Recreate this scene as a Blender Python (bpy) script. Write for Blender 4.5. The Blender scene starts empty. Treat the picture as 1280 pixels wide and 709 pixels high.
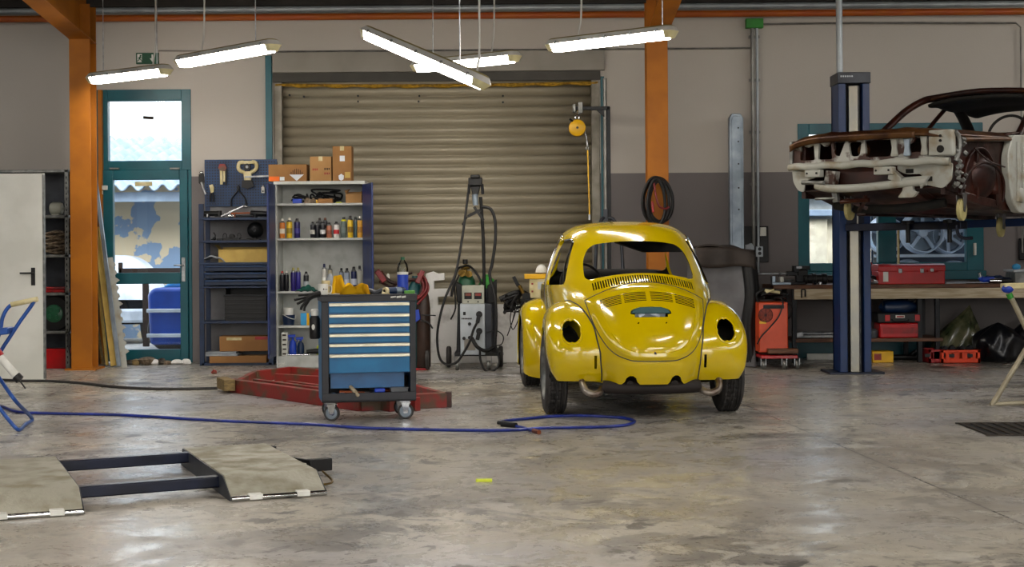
import bpy, math, random
from math import sin, cos, pi, radians as R
from mathutils import Vector, Matrix, Euler
random.seed(7)
USE_SELF = True
C = bpy.context.scene.collection
F = 1900.0          # focal length in pixels of the 1280 wide frame
CAMH = 1.29         # eye height
ROLL = 0.0075
HOR = 311.0
WALL = 17.6         # distance of the back wall

def at(px, py, Y):
    """where the ray of a photo pixel stands at distance Y: used to measure real positions"""
    u = px - 640.0; v = HOR - py
    return Vector(((u*cos(ROLL) + v*sin(ROLL))/F*Y, Y, CAMH + (-u*sin(ROLL) + v*cos(ROLL))/F*Y))
def fl(px, py, z=0.0):
    u = px - 640.0; v = HOR - py
    Y = (CAMH - z)*F/-(-u*sin(ROLL) + v*cos(ROLL))
    return Vector(((u*cos(ROLL) + v*sin(ROLL))/F*Y, Y, z))
def AX(px, Y): return at(px, HOR, Y).x
def AZ(px, py, Y): return at(px, py, Y).z

# ---------------------------------------------------------------- materials
MATS = {}
def srgb(c):
    if isinstance(c, str):
        c = tuple(int(c[i:i+2], 16)/255 for i in (0, 2, 4))
    return tuple((x/12.92 if x <= .04045 else ((x+.055)/1.055)**2.4) for x in c)
def M(name, col, rough=.5, metal=0., col2=None, ns=6., lo=.4, hi=.6, bump=0., bs=40., rough2=None,
      coat=0., stretch=(1, 1, 1), detail=5., emis=None, es=1., trans=0., alpha=1., ior=1.45):
    m = bpy.data.materials.new(name); m.use_nodes = True
    nt = m.node_tree; N = nt.nodes; L = nt.links
    b = N['Principled BSDF']
    c1 = srgb(col) + (1,)
    b.inputs['Base Color'].default_value = c1
    b.inputs['Roughness'].default_value = rough
    b.inputs['Metallic'].default_value = metal
    b.inputs['IOR'].default_value = ior
    b.inputs['Coat Weight'].default_value = coat
    b.inputs['Coat Roughness'].default_value = .05
    b.inputs['Transmission Weight'].default_value = trans
    b.inputs['Alpha'].default_value = alpha
    tc = N.new('ShaderNodeTexCoord'); mp = N.new('ShaderNodeMapping')
    L.new(tc.outputs['Object'], mp.inputs[0]); mp.inputs['Scale'].default_value = stretch
    if col2 is None: col2n = tuple(x*.82 for x in c1[:3]) + (1,)
    else: col2n = srgb(col2) + (1,)
    nz = N.new('ShaderNodeTexNoise'); nz.inputs['Scale'].default_value = ns; nz.inputs['Detail'].default_value = detail
    L.new(mp.outputs[0], nz.inputs['Vector'])
    mr = N.new('ShaderNodeMapRange'); mr.inputs['From Min'].default_value = lo; mr.inputs['From Max'].default_value = hi
    L.new(nz.outputs['Fac'], mr.inputs['Value'])
    mx = N.new('ShaderNodeMix'); mx.data_type = 'RGBA'
    mx.inputs[6].default_value = c1; mx.inputs[7].default_value = col2n
    L.new(mr.outputs[0], mx.inputs[0]); L.new(mx.outputs[2], b.inputs['Base Color'])
    if rough2 is not None:
        m2 = N.new('ShaderNodeMapRange'); m2.inputs['From Min'].default_value = lo; m2.inputs['From Max'].default_value = hi
        m2.inputs['To Min'].default_value = rough; m2.inputs['To Max'].default_value = rough2
        L.new(nz.outputs['Fac'], m2.inputs['Value']); L.new(m2.outputs[0], b.inputs['Roughness'])
    if bump:
        n2 = N.new('ShaderNodeTexNoise'); n2.inputs['Scale'].default_value = bs; n2.inputs['Detail'].default_value = 4
        L.new(mp.outputs[0], n2.inputs['Vector'])
        bp = N.new('ShaderNodeBump'); bp.inputs['Strength'].default_value = bump; bp.inputs['Distance'].default_value = .01
        L.new(n2.outputs['Fac'], bp.inputs['Height']); L.new(bp.outputs[0], b.inputs['Normal'])
    if emis:
        b.inputs['Emission Color'].default_value = srgb(emis) + (1,)
        b.inputs['Emission Strength'].default_value = es
    MATS[name] = m
    return m

# ---------------------------------------------------------------- mesh building
def catmull(pts, k=5, closed=False):
    P = [Vector(p) for p in pts]
    if len(P) < 3: return P
    out = []
    n = len(P)
    rng = n if closed else n-1
    for i in range(rng):
        if closed: p0, p1, p2, p3 = P[(i-1) % n], P[i], P[(i+1) % n], P[(i+2) % n]
        else: p0 = P[max(i-1, 0)]; p1 = P[i]; p2 = P[i+1]; p3 = P[min(i+2, n-1)]
        for j in range(k):
            t = j/k
            out.append(.5*((2*p1) + (p2-p0)*t + (2*p0-5*p1+4*p2-p3)*t*t + (3*p1-p0-3*p2+p3)*t**3))
    if not closed: out.append(P[-1])
    return out

class MB:
    def __init__(s): s.v = []; s.f = []; s.mi = []; s.cur = 0
    def mat(s, i): s.cur = i; return s
    def add(s, vs, fs):
        b = len(s.v); s.v += [tuple(v) for v in vs]
        for f in fs: s.f.append(tuple(b+i for i in f)); s.mi.append(s.cur)
        return s
    def bb(s, x0, x1, y0, y1, z0, z1):
        vs = [(x, y, z) for x in (x0, x1) for y in (y0, y1) for z in (z0, z1)]
        return s.add(vs, [(0, 1, 3, 2), (4, 6, 7, 5), (0, 4, 5, 1), (2, 3, 7, 6), (0, 2, 6, 4), (1, 5, 7, 3)])
    def box(s, c, d, r=(0, 0, 0)):
        e = Euler(r).to_matrix(); c = Vector(c)
        vs = [c + e @ Vector((x*d[0]/2, y*d[1]/2, z*d[2]/2)) for x in (-1, 1) for y in (-1, 1) for z in (-1, 1)]
        return s.add(vs, [(0, 1, 3, 2), (4, 6, 7, 5), (0, 4, 5, 1), (2, 3, 7, 6), (0, 2, 6, 4), (1, 5, 7, 3)])
    def frame(s, d, up=(0, 0, 1)):
        d = Vector(d).normalized(); up = Vector(up)
        if abs(d.dot(up)) > .98: up = Vector((0, 1, 0))
        a = d.cross(up).normalized(); return d, a, a.cross(d).normalized()
    def bar(s, a, b, w, h, up=(0, 0, 1)):
        a = Vector(a); b = Vector(b); d, x, y = s.frame(b-a, up)
        vs = []
        for p in (a, b):
            for i, j in ((-1, -1), (1, -1), (1, 1), (-1, 1)): vs.append(p + x*i*w/2 + y*j*h/2)
        return s.add(vs, [(3, 2, 1, 0), (4, 5, 6, 7), (0, 1, 5, 4), (1, 2, 6, 5), (2, 3, 7, 6), (3, 0, 4, 7)])
    def cyl(s, a, b, r, r2=None, n=16, cap=True):
        a = Vector(a); b = Vector(b); r2 = r if r2 is None else r2
        d, x, y = s.frame(b-a)
        vs = [a + (x*cos(2*pi*i/n) + y*sin(2*pi*i/n))*r for i in range(n)] + [b + (x*cos(2*pi*i/n) + y*sin(2*pi*i/n))*r2 for i in range(n)]
        fs = [(i, (i+1) % n, n+(i+1) % n, n+i) for i in range(n)]
        if cap: fs += [tuple(range(n-1, -1, -1)), tuple(range(n, 2*n))]
        return s.add(vs, fs)
    def tube(s, pts, r, n=8, k=5, smooth=True, closed=False):
        P = catmull(pts, k, closed) if smooth else [Vector(p) for p in pts]
        vs = []; m = len(P); x = None
        for i, p in enumerate(P):
            d = (P[(i+1) % m] - P[i-1]) if closed else (P[min(i+1, m-1)] - P[max(i-1, 0)])
            if d.length < 1e-9: d = Vector((0, 0, 1))
            d.normalize()
            if x is None: _, x, _ = s.frame(d)
            x = (x - d*x.dot(d))
            if x.length < 1e-6: _, x, _ = s.frame(d)
            x.normalize(); y = d.cross(x)
            rr = r(i/(m-1)) if callable(r) else r
            vs += [p + (x*cos(2*pi*j/n) + y*sin(2*pi*j/n))*rr for j in range(n)]
        fs = []
        for i in range(m if closed else m-1):
            k2 = ((i+1) % m)*n
            for j in range(n): fs.append((i*n+j, i*n+(j+1) % n, k2+(j+1) % n, k2+j))
        if not closed: fs += [tuple(range(n-1, -1, -1)), tuple((m-1)*n+j for j in range(n))]
        return s.add(vs, fs)
    def lathe(s, prof, c=(0, 0, 0), ax=(0, 0, 1), n=24, disp=None, cap=True):
        c = Vector(c); d, x, y = s.frame(ax); vs = []
        for k, (r, h) in enumerate(prof):
            for i in range(n):
                a = 2*pi*i/n; rr = r + (disp(k, i) if disp else 0)
                vs.append(c + d*h + (x*cos(a) + y*sin(a))*max(rr, 1e-4))
        fs = [(k*n+i, k*n+(i+1) % n, (k+1)*n+(i+1) % n, (k+1)*n+i) for k in range(len(prof)-1) for i in range(n)]
        if cap: fs += [tuple(range(n-1, -1, -1)), tuple((len(prof)-1)*n+i for i in range(n))]
        return s.add(vs, fs)
    def prism(s, poly, ax, a, b):
        """poly 2D; ax 'x': poly is (y,z); 'y': (x,z); 'z': (x,y)"""
        def P(p, t): return {'x': (t, p[0], p[1]), 'y': (p[0], t, p[1]), 'z': (p[0], p[1], t)}[ax]
        n = len(poly)
        vs = [P(p, a) for p in poly] + [P(p, b) for p in poly]
        return s.add(vs, [tuple(range(n-1, -1, -1)), tuple(range(n, 2*n))] + [(i, (i+1) % n, n+(i+1) % n, n+i) for i in range(n)])
    def grid(s, fn, nu, nv, cu=False, cv=False):
        vs = [fn(i/(nu if cu else nu-1), j/(nv if cv else nv-1)) for i in range(nu) for j in range(nv)]
        fs = []
        for i in range(nu if cu else nu-1):
            for j in range(nv if cv else nv-1):
                fs.append((i*nv+j, ((i+1) % nu)*nv+j, ((i+1) % nu)*nv+(j+1) % nv, i*nv+(j+1) % nv))
        return s.add(vs, fs)
    def ball(s, c, r, n=16, m=10, fn=None):
        if not hasattr(r, '__len__'): r = (r, r, r)
        vs = []; c = Vector(c)
        for i in range(m+1):
            t = pi*i/m
            for j in range(n):
                a = 2*pi*j/n; d = Vector((sin(t)*cos(a), sin(t)*sin(a), cos(t)))
                k = fn(d) if fn else 1
                vs.append(c + Vector((d.x*r[0]*k, d.y*r[1]*k, d.z*r[2]*k)))
        return s.add(vs, [(i*n+j, (i+1)*n+j, (i+1)*n+(j+1) % n, i*n+(j+1) % n) for i in range(m) for j in range(n)])
    def build(s, name, mat, parent=None, bev=0, solid=0, loc=None, rz=0, ang=38, seg=2, rot=None, weld=False):
        me = bpy.data.meshes.new(name); me.from_pydata(s.v, [], s.f); 
        mats = mat if isinstance(mat, (list, tuple)) else [mat]
        for m in mats: me.materials.append(MATS[m] if isinstance(m, str) else m)
        for p, i in zip(me.polygons, s.mi): p.material_index = min(i, len(mats)-1); p.use_smooth = True
        import bmesh
        bm = bmesh.new(); bm.from_mesh(me)
        if weld: bmesh.ops.remove_doubles(bm, verts=bm.verts, dist=1e-5)
        bmesh.ops.recalc_face_normals(bm, faces=bm.faces)
        bm.to_mesh(me); bm.free()
        me.set_sharp_from_angle(angle=R(ang))
        o = bpy.data.objects.new(name, me); C.objects.link(o)
        if parent: o.parent = parent
        if loc is not None: o.location = loc
        if rot is not None: o.rotation_euler = rot
        elif rz: o.rotation_euler = (0, 0, rz)
        if solid:
            md = o.modifiers.new('thick', 'SOLIDIFY'); md.thickness = solid; md.offset = 0
        if bev:
            md = o.modifiers.new('edge', 'BEVEL'); md.width = bev; md.segments = seg; md.limit_method = 'ANGLE'; md.angle_limit = R(40)
        return o

def thing(name, label, cat, loc=(0, 0, 0), rz=0, group=None):
    o = bpy.data.objects.new(name, None); C.objects.link(o); o.empty_display_size = .1
    o.location = loc; o.rotation_euler = (0, 0, rz); o['label'] = label; o['category'] = cat
    if group: o['group'] = group
    return o
def tag(o, label, cat, group=None, kind=None):
    o['label'] = label; o['category'] = cat
    if group: o['group'] = group
    if kind: o['kind'] = kind
    return o
def one(name, label, cat, mb, mat, loc=None, rz=0, group=None, bev=0, **k):
    return tag(mb.build(name, mat, None, bev=bev, loc=loc, rz=rz, **k), label, cat, group)
def struct(o): o['kind'] = 'structure'; return o
def copy_tree(o, parent=None):
    c = o.copy(); C.objects.link(c); c.parent = parent
    for ch in [x for x in bpy.data.objects if x.parent == o]: copy_tree(ch, c)
    return c
def bake(o):
    dg = bpy.context.evaluated_depsgraph_get(); dg.update()
    me = bpy.data.meshes.new_from_object(o.evaluated_get(dg)); o.modifiers.clear(); o.data = me
    return o
def cut(o, mb, ang=30):
    """boolean difference with the volumes of mb (same local frame, object still unparented at origin)"""
    cu = mb.build('cutter', [o.data.materials[0]] if o.data.materials else 'black')
    cu.parent = o.parent; 
    md = o.modifiers.new('cut', 'BOOLEAN'); md.object = cu; md.operation = 'DIFFERENCE'; md.solver = 'EXACT'; md.use_self = USE_SELF; n0 = len(o.data.polygons)
    bake(o); print('CUT', o.name, n0, len(o.data.polygons)); me = cu.data; bpy.data.objects.remove(cu); bpy.data.meshes.remove(me)
    for p in o.data.polygons: p.use_smooth = True
    o.data.set_sharp_from_angle(angle=R(ang))
    return o
def pchip(keys):
    xs = [k[0] for k in keys]; ys = [k[1] for k in keys]; n = len(xs)
    h = [xs[i+1]-xs[i] for i in range(n-1)]; d = [(ys[i+1]-ys[i])/h[i] for i in range(n-1)]
    m = [d[0]] + [0 if d[i-1]*d[i] <= 0 else 2*d[i-1]*d[i]/(d[i-1]+d[i]) for i in range(1, n-1)] + [d[-1]]
    def f(x):
        if x <= xs[0]: return ys[0]
        if x >= xs[-1]: return ys[-1]
        i = 0
        while x > xs[i+1]: i += 1
        t = (x-xs[i])/h[i]
        return ((2*t**3-3*t*t+1)*ys[i] + (t**3-2*t*t+t)*h[i]*m[i] + (-2*t**3+3*t*t)*ys[i+1] + (t**3-t*t)*h[i]*m[i+1])
    return f

# palette ---------------------------------------------------------------------
M('white_wall', 'a59c90', .85, bump=.08, bs=60, col2='9b9286', ns=1.2)
M('teal', '0a5863', .38, col2='0a4d58', ns=3, bump=.03)
M('orange_steel', 'ac6600', .6, col2='9c5a00', ns=2.5, bump=.05, bs=30)
M('orange_beam', 'a0500a', .5, col2='9c4614', ns=3)
M('lintel', '3c3932', .6)
M('roof', '2c2825', .8, col2='201d1b', ns=3)
M('shutter', '9c9480', .42, metal=.15, col2='8a816d', ns=.8, lo=.35, hi=.75)
M('rail_metal', '8f8b80', .5, metal=.4, col2='777266')
M('foam', 'c79a2a', .9, bump=.8, bs=60, col2='8c6a18', ns=20)
M('grey_panel', '8d887f', .6, col2='827d74', ns=2)
M('grey_pipe', '85847f', .4, metal=.5, col2='6f6e6a')
M('light_pipe', '9fa6aa', .4, metal=.3)
M('green_plastic', '2f8a2c', .5)
M('black', '050506', .5, col2='0b0b0c', ns=10)
M('rubber', '2c2b2a', .7, col2='393634', ns=12)
M('dark_metal', '17191c', .45, metal=.4, col2='0f1013')
M('brown_tank', '3a2a22', .45, col2='2b1e18', ns=5)
M('steel', 'a9abad', .3, metal=.9, col2='7d7f80', ns=12)
M('chrome', 'd8dadc', .12, metal=1., col2='b5b8ba')
M('galv', '8b8c88', .45, metal=.6, col2='6c6d6a', ns=14)
M('brass', '8a7038', .35, metal=.9, col2='544018', ns=20)
M('white_door', 'dcdcd4', .5, col2='cfcfc6', ns=2)
M('white_plastic', 'd8d8d2', .4, col2='c2c2ba')
M('cream', 'cfc49a', .5, col2='b5a878', ns=10)
M('exhaust', '1d1512', .7)
M('exhaust_pipe', '9a9288', .35, metal=.7, col2='5a4a40', ns=9)
M('yellow_paint', 'd0b400', .16, coat=.8, col2='c2a800', ns=2.5, lo=.3, hi=.8)
M('car_inside', '0f0e0d', .8, col2='1a1712', ns=6)
M('blue_rack', '0b2648', .4, col2='091e3a', ns=6)
M('peg_blue', '14375f', .5, col2='102c4e', ns=5)
M('blue_door', '0a2560', .35, col2='081c4c', ns=4)
M('cabinet_grey', 'b9bcb8', .5, col2='a4a6a1', ns=7, lo=.45, hi=.7)
M('cart_blue', '006a9c', .42, col2='005d8c', ns=3)
M('cart_side', '0c5c94', .35, col2='0a4f80')
M('cart_dark', '24252b', .5, col2='1c1d22', ns=8)
M('handle_white', 'e6e2cc', .3, metal=.3, col2='d6d2ba')
M('red_paint', '9a1418', .4, col2='5e1410', ns=7, lo=.5, hi=.7)
M('red_dirty', '8c2a26', .5, col2='5b4a38', ns=6, lo=.45, hi=.62, bump=.15)
M('red_clean', 'b80c14', .3, coat=.3, col2='a00a10')
M('timber', '8a7448', .75, col2='6a5836', ns=8, stretch=(1, 8, 8))
M('pine', 'bcae94', .65, col2='a49478', ns=4, stretch=(1, 10, 10))
M('bench_wood', '6a4226', .5, col2='4a2c18', ns=5, stretch=(1, 8, 8))
M('cardboard', '966c3e', .85, col2='865f36', ns=3)
M('cardboard2', 'a88050', .85, col2='987244', ns=3)
M('kraft', 'c7a95c', .8, col2='b59850')
M('masonry', 'e8e7e4', .85, col2='b4b1ad', ns=5, lo=.52, hi=.72, bump=.5, bs=18)
M('blue_hose', '1a2f8f', .35, col2='15266f')
M('plate_metal', 'a8a596', .45, metal=.3, col2='88836e', ns=7, lo=.4, hi=.65, rough2=.7, bump=.25, bs=55)
M('navy', '141b30', .35, metal=.2, col2='0e1322')
M('post_blue', '0a2c5c', .4, col2='092a56')
M('post_grey', '3a3e45', .45, metal=.3, col2='2e3137')
M('alu', '8f8e88', .35, metal=.85, col2='9a968a', ns=5)
M('rust', '3a170c', .32, col2='1d0b07', ns=4.5, lo=.4, hi=.62, bump=.3, bs=14, metal=.25, rough2=.5)
M('rust_gold', '5e3f22', .35, metal=.4, col2='32180c', ns=5, lo=.42, hi=.62, bump=.1)
M('primer', 'a5a69e', .5, col2='8e8570', ns=6, lo=.5, hi=.66, bump=.2, bs=18)
M('primer_rust', 'adada6', .45, col2='3d2012', ns=5, lo=.5, hi=.56, bump=.25, bs=16)
M('caster_yellow', 'bdb27c', .5, col2='a39a66', ns=9)
M('grey_cover', '6f6f72', .55, col2='5f5e60', ns=4, bump=.1, bs=8)
M('brown_cover', '3d342e', .6, col2='2c2521', ns=4)
M('metal_blue_grey', '8d99a4', .35, metal=.5, col2='707b86', ns=4)
M('orange_machine', 'd4502c', .4, col2='c2451f', ns=3)
M('orange_crate', 'e8400c', .4, col2='cc380a')
M('clear_bag', '5e5c44', .25, col2='2c3420', ns=6, coat=.5, bump=.5, bs=9)
M('black_bag', '0d0f16', .35, col2='07080c', coat=.2, bump=.6, bs=7)
M('yellow_rag', 'e8b404', .85, col2='d89c02', ns=7, bump=.2, bs=50)
M('green_cloth', '0f5448', .85, col2='0a4238', ns=7)
M('grey_cloth', '9aa0a6', .85, col2='858b92', ns=6)
M('rope', '8a7a66', .9, col2='5c4e3e', ns=30, bump=1., bs=50)
M('red_hose', '7a1f22', .4, col2='5e1518', ns=8)
M('plastic_blue', '1b3fae', .4)
M('sky_blue', '3f9fd6', .4)
M('green_bottle', '1f5a3c', .35)
M('teal_tank', '0f4c50', .4)
M('grey_tank', '55585c', .4, metal=.2)
M('machine_grey', 'b4bcc2', .45, col2='a6aeb4')
M('machine_cream', 'a8aa9c', .5, col2='9a9c8e')
M('yellow_plastic', 'e3ae08', .4)
M('neon', 'dbe83a', .6)
M('sponge', '5f9a4a', .9, bump=.6, bs=60)
M('sign_green', '0c4a30', .5)
M('dirt', '2b2420', .9, col2='5e584e', ns=20, bump=1., bs=30)
M('lamp_body', 'bcbab4', .5, col2='acaaa4')
M('grate_iron', '3c342c', .6, metal=.3, col2='2a2520', ns=12)
M('lamp_top', '8c7f4a', .6, col2='7d6f3e')
M('lens', 'f4f2e8', .3, emis='fff6ea', es=26.)
M('lens_end', 'cfc79c', .35)
M('copper', '8a4a2c', .4, metal=.6)
M('paper', 'd5dae0', .7)
M('beige_out', 'cbbb9c', .9, col2='7d94ae', ns=2.4, lo=.53, hi=.545, detail=9)
M('fibre_roof', '93a3b4', .7, col2='7b8b9c', ns=3)
M('rack_back', '33475c', .8)
M('blue_car', '0b46a8', .3, coat=.5)
M('white_car', 'c8d2dc', .3, coat=.5)
M('asphalt', 'a9a8a4', .9, col2='959490', ns=4)
M('cream_sheet', 'b8af98', .6)
M('blue_grey_beam', '8fa0b2', .6)
M('label_orange', 'e86a10', .6)
M('print_dark', '2a1c12', .8)
M('trestle', 'a49c84', .45, metal=.3, col2='8d8570')
M('blue_tube', '2a55a4', .35, metal=.2, col2='234788')

def glass_mat(name, tint=(1, 1, 1)):
    m = bpy.data.materials.new(name); m.use_nodes = True; nt = m.node_tree; N = nt.nodes; L = nt.links
    N.remove(N['Principled BSDF']); out = N['Material Output']
    tr = N.new('ShaderNodeBsdfTransparent'); tr.inputs[0].default_value = tint + (1,)
    gl = N.new('ShaderNodeBsdfGlossy'); gl.inputs['Roughness'].default_value = .03
    fr = N.new('ShaderNodeFresnel'); fr.inputs[0].default_value = 1.45
    mx = N.new('ShaderNodeMixShader'); L.new(fr.outputs[0], mx.inputs[0]); L.new(tr.outputs[0], mx.inputs[1]); L.new(gl.outputs[0], mx.inputs[2])
    L.new(mx.outputs[0], out.inputs[0]); MATS[name] = m
glass_mat('pane', (.93, .97, 1.)); glass_mat('clear_plastic', (.96, 1., .98))
M('alloy', 'd4dde8', .35, metal=.2, col2='b8c4d2')
# ================================================================ THE ROOM
def wall_mat():
    m = M('two_tone_wall', 'b3aa9e', .85, bump=.1, bs=50)
    nt = m.node_tree; N = nt.nodes; L = nt.links; b = N['Principled BSDF']
    tc = N.new('ShaderNodeTexCoord'); sp = N.new('ShaderNodeSeparateXYZ'); L.new(tc.outputs['Object'], sp.inputs[0])
    nz = N.new('ShaderNodeTexNoise'); nz.inputs['Scale'].default_value = .9; nz.inputs['Detail'].default_value = 6
    L.new(tc.outputs['Object'], nz.inputs['Vector'])
    def mix(a, c, f):
        x = N.new('ShaderNodeMix'); x.data_type = 'RGBA'
        for s_, v in ((6, a), (7, c)):
            if isinstance(v, tuple): x.inputs[s_].default_value = v
            else: L.new(v, x.inputs[s_])
        L.new(f, x.inputs[0]); return x.outputs[2]
    up = mix(srgb('bab4ac') + (1,), srgb('aea89f') + (1,), nz.outputs['Fac'])
    lo = mix(srgb('767170') + (1,), srgb('6a6564') + (1,), nz.outputs['Fac'])
    st = N.new('ShaderNodeMath'); st.operation = 'LESS_THAN'; st.inputs[1].default_value = 2.155; L.new(sp.outputs[2], st.inputs[0])
    L.new(mix(up, lo, st.outputs[0]), b.inputs['Base Color'])
wall_mat()
def floor_mat():
    m = M('concrete', '8d857a', .4); nt = m.node_tree; N = nt.nodes; L = nt.links; b = N['Principled BSDF']
    for n in list(N):
        if n.type in ('MIX', 'MAP_RANGE', 'TEX_NOISE'): N.remove(n)
    tc = N.new('ShaderNodeTexCoord')
    def noise(sc, det=6, rough=.6, stretch=(1, 1, 1), dist=0.):
        mp = N.new('ShaderNodeMapping'); mp.inputs['Scale'].default_value = stretch; L.new(tc.outputs['Object'], mp.inputs[0])
        n = N.new('ShaderNodeTexNoise'); n.inputs['Scale'].default_value = sc; n.inputs['Detail'].default_value = det
        n.inputs['Roughness'].default_value = rough; n.inputs['Distortion'].default_value = dist
        L.new(mp.outputs[0], n.inputs['Vector']); return n.outputs['Fac']
    def ramp(f, lo, hi, a=0., c=1.):
        r = N.new('ShaderNodeMapRange'); r.inputs['From Min'].default_value = lo; r.inputs['From Max'].default_value = hi
        r.inputs['To Min'].default_value = a; r.inputs['To Max'].default_value = c; L.new(f, r.inputs['Value']); return r.outputs[0]
    def mix(a, c, f):
        x = N.new('ShaderNodeMix'); x.data_type = 'RGBA'
        for s_, v in ((6, a), (7, c)):
            if isinstance(v, tuple): x.inputs[s_].default_value = v
            else: L.new(v, x.inputs[s_])
        L.new(f, x.inputs[0]); return x.outputs[2]
    def math_(op, a, c):
        x = N.new('ShaderNodeMath'); x.operation = op
        for i, v in enumerate((a, c)):
            if isinstance(v, (int, float)): x.inputs[i].default_value = v
            else: L.new(v, x.inputs[i])
        return x.outputs[0]
    big = noise(.30, 5, .55); med = noise(1.3, 9, .72, (.8, 1.2, 1)); fine = noise(9, 8, .75); worn = noise(3.2, 12, .72, (1, 1, 1), .5); w2 = noise(.9, 12, .75, (1, 1, 1), .6)
    base = mix(srgb('b0aa9c') + (1,), srgb('98979a') + (1,), ramp(big, .42, .60))
    mask = ramp(noise(.25, 3, .5), .38, .52)
    base = mix(base, srgb('605d5a') + (1,), math_('MULTIPLY', ramp(w2, .51, .535, 0, .8), mask))
    base = mix(base, srgb('8b8478') + (1,), ramp(med, .5, .56, 0, .6))
    base = mix(base, srgb('cfcbc0') + (1,), math_('MULTIPLY', ramp(worn, .56, .58, 0, .6), ramp(big, .62, .45, .25, 1.)))
    base = mix(base, srgb('45413b') + (1,), math_('MULTIPLY', ramp(worn, .425, .405, 0, .8), math_('ADD', mask, .2)))
    base = mix(base, srgb('625d56') + (1,), ramp(fine, .55, .63, 0, .6))
    # saw cut joints across the slab
    sp = N.new('ShaderNodeSeparateXYZ'); L.new(tc.outputs['Object'], sp.inputs[0])
    for (ax, ay), (bx_, by_) in JOINTS:
        nx, ny = (by_-ay), -(bx_-ax); ln = math.hypot(nx, ny); nx /= ln; ny /= ln
        d = math_('ABSOLUTE', math_('SUBTRACT', math_('ADD', math_('MULTIPLY', sp.outputs[0], nx), math_('MULTIPLY', sp.outputs[1], ny)), nx*ax+ny*ay), 0)
        base = mix(base, srgb('3a3632') + (1,), math_('MULTIPLY', math_('LESS_THAN', d, .007), .7))
    L.new(base, b.inputs['Base Color'])
    ro = ramp(worn, .40, .60, .42, .2); L.new(ro, b.inputs['Roughness'])
    bp = N.new('ShaderNodeBump'); bp.inputs['Strength'].default_value = .3; bp.inputs['Distance'].default_value = .004
    L.new(math_('ADD', worn, math_('MULTIPLY', fine, .5)), bp.inputs['Height']); L.new(bp.outputs[0], b.inputs['Normal'])
JOINTS = [(tuple(fl(935, 508)[:2]), tuple(fl(1220, 630)[:2])), (tuple(fl(0, 528)[:2]), tuple(fl(100, 474)[:2]))]
floor_mat()
XL, XR, YB = -8.5, 9.5, -7.0
o = MB().bb(XL-.3, XR+.3, YB-3, WALL+.25, -.2, 0).build('floor', 'concrete'); struct(o)

# openings in the back wall
DX0, DX1 = AX(122, WALL), AX(240, WALL); DZ = AZ(180, 112, WALL)
SX0, SX1 = AX(343, WALL), AX(751, WALL); SZ = AZ(545, 96, WALL)
WX0, WX1 = AX(998, WALL), AX(1229, WALL); WZ0, WZ1 = AZ(1110, 339, WALL), AZ(1110, 154, WALL)
HT = 4.09
w = MB()
w.bb(XL, DX0, WALL, WALL+.25, 0, HT); w.bb(DX0, DX1, WALL, WALL+.25, DZ, HT)
w.bb(DX1, SX0, WALL, WALL+.25, 0, HT); w.bb(SX0, SX1, WALL, WALL+.25, SZ, HT)
w.bb(SX1, WX0, WALL, WALL+.25, 0, HT); w.bb(WX0, WX1, WALL, WALL+.25, 0, WZ0); w.bb(WX0, WX1, WALL, WALL+.25, WZ1, HT)
w.bb(WX1, XR, WALL, WALL+.25, 0, HT)
struct(w.build('wall_back', 'two_tone_wall'))
struct(MB().bb(XL-.25, XL, YB, WALL+.25, 0, 4.09).build('wall_left', 'two_tone_wall'))
struct(MB().bb(XR, XR+.25, YB, WALL+.25, 0, 4.09).build('wall_right', 'two_tone_wall'))
# the front wall behind the photographer, with wide open gateways
w = MB()
for a, b_ in ((XL, XL+1), (-1.0, .6), (XR-1, XR)): w.bb(a, b_, YB-.25, YB, 0, 4.09)
w.bb(XL, XR, YB-.25, YB, 4.09, 5.2)
struct(w.build('wall_front', 'two_tone_wall'))
# low pitched roof on purlins
r = MB()
YM = (WALL+YB)/2
def roofz(y): return 4.22 + (min(WALL+.25-y, y-YB+.25))*math.tan(R(6))
for ya, yb in ((YB-.25, YM), (YM, WALL+.25)):
    n = 90; rows = []
    r.grid(lambda u, v: (XL-.25+(XR-XL+.5)*v, ya+(yb-ya)*u, roofz(ya+(yb-ya)*u)+.02*math.copysign(1, sin(v*n*pi*2))*.8), 2, 361)
struct(r.build('ceiling', 'roof', solid=.03))
# eaves strip: light gutter pipe, orange eaves beam and dark purlin
def hbar(px0, px1, pya, pyb, Y, dep, name, mat, lab=None, bev=.01):
    a = at(px0, pya, Y); b_ = at(px1, pya, Y); zc = AZ(640, pyb, Y)
    o = MB().bb(a.x, b_.x, Y-dep, Y, zc, AZ(640, pya, Y)).build(name, mat, bev=bev); return struct(o)
YE = WALL-.02
z0 = AZ(640, 25, YE); z1 = AZ(640, 16.5, YE); z2 = AZ(640, 8, YE)
mb = MB()
for xa, xb in ((XL, AX(94, 17.5)), (AX(113, 17.5), AX(812, 17.5)), (AX(832, 17.5), XR)):
    mb.cyl((xa, WALL-.12, (z0+z1)/2), (xb, WALL-.12, (z0+z1)/2), (z1-z0)/2, n=14)
struct(mb.build('eaves_beam', 'orange_beam'))
struct(MB().cyl((XL, WALL-.06, (z1+z2)/2+.02), (XR, WALL-.06, (z1+z2)/2+.02), .036, n=14).build('eaves_pipe', 'light_pipe'))
mb = MB()
for yy in (WALL-.1, WALL-1.6, WALL-3.2, WALL-4.8, WALL-6.4, WALL-8):
    z = roofz(yy)-.10; mb.bb(XL, XR, yy-.04, yy+.04, z-.05, z+.05)
struct(mb.build('roof_purlins', 'roof'))

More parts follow.
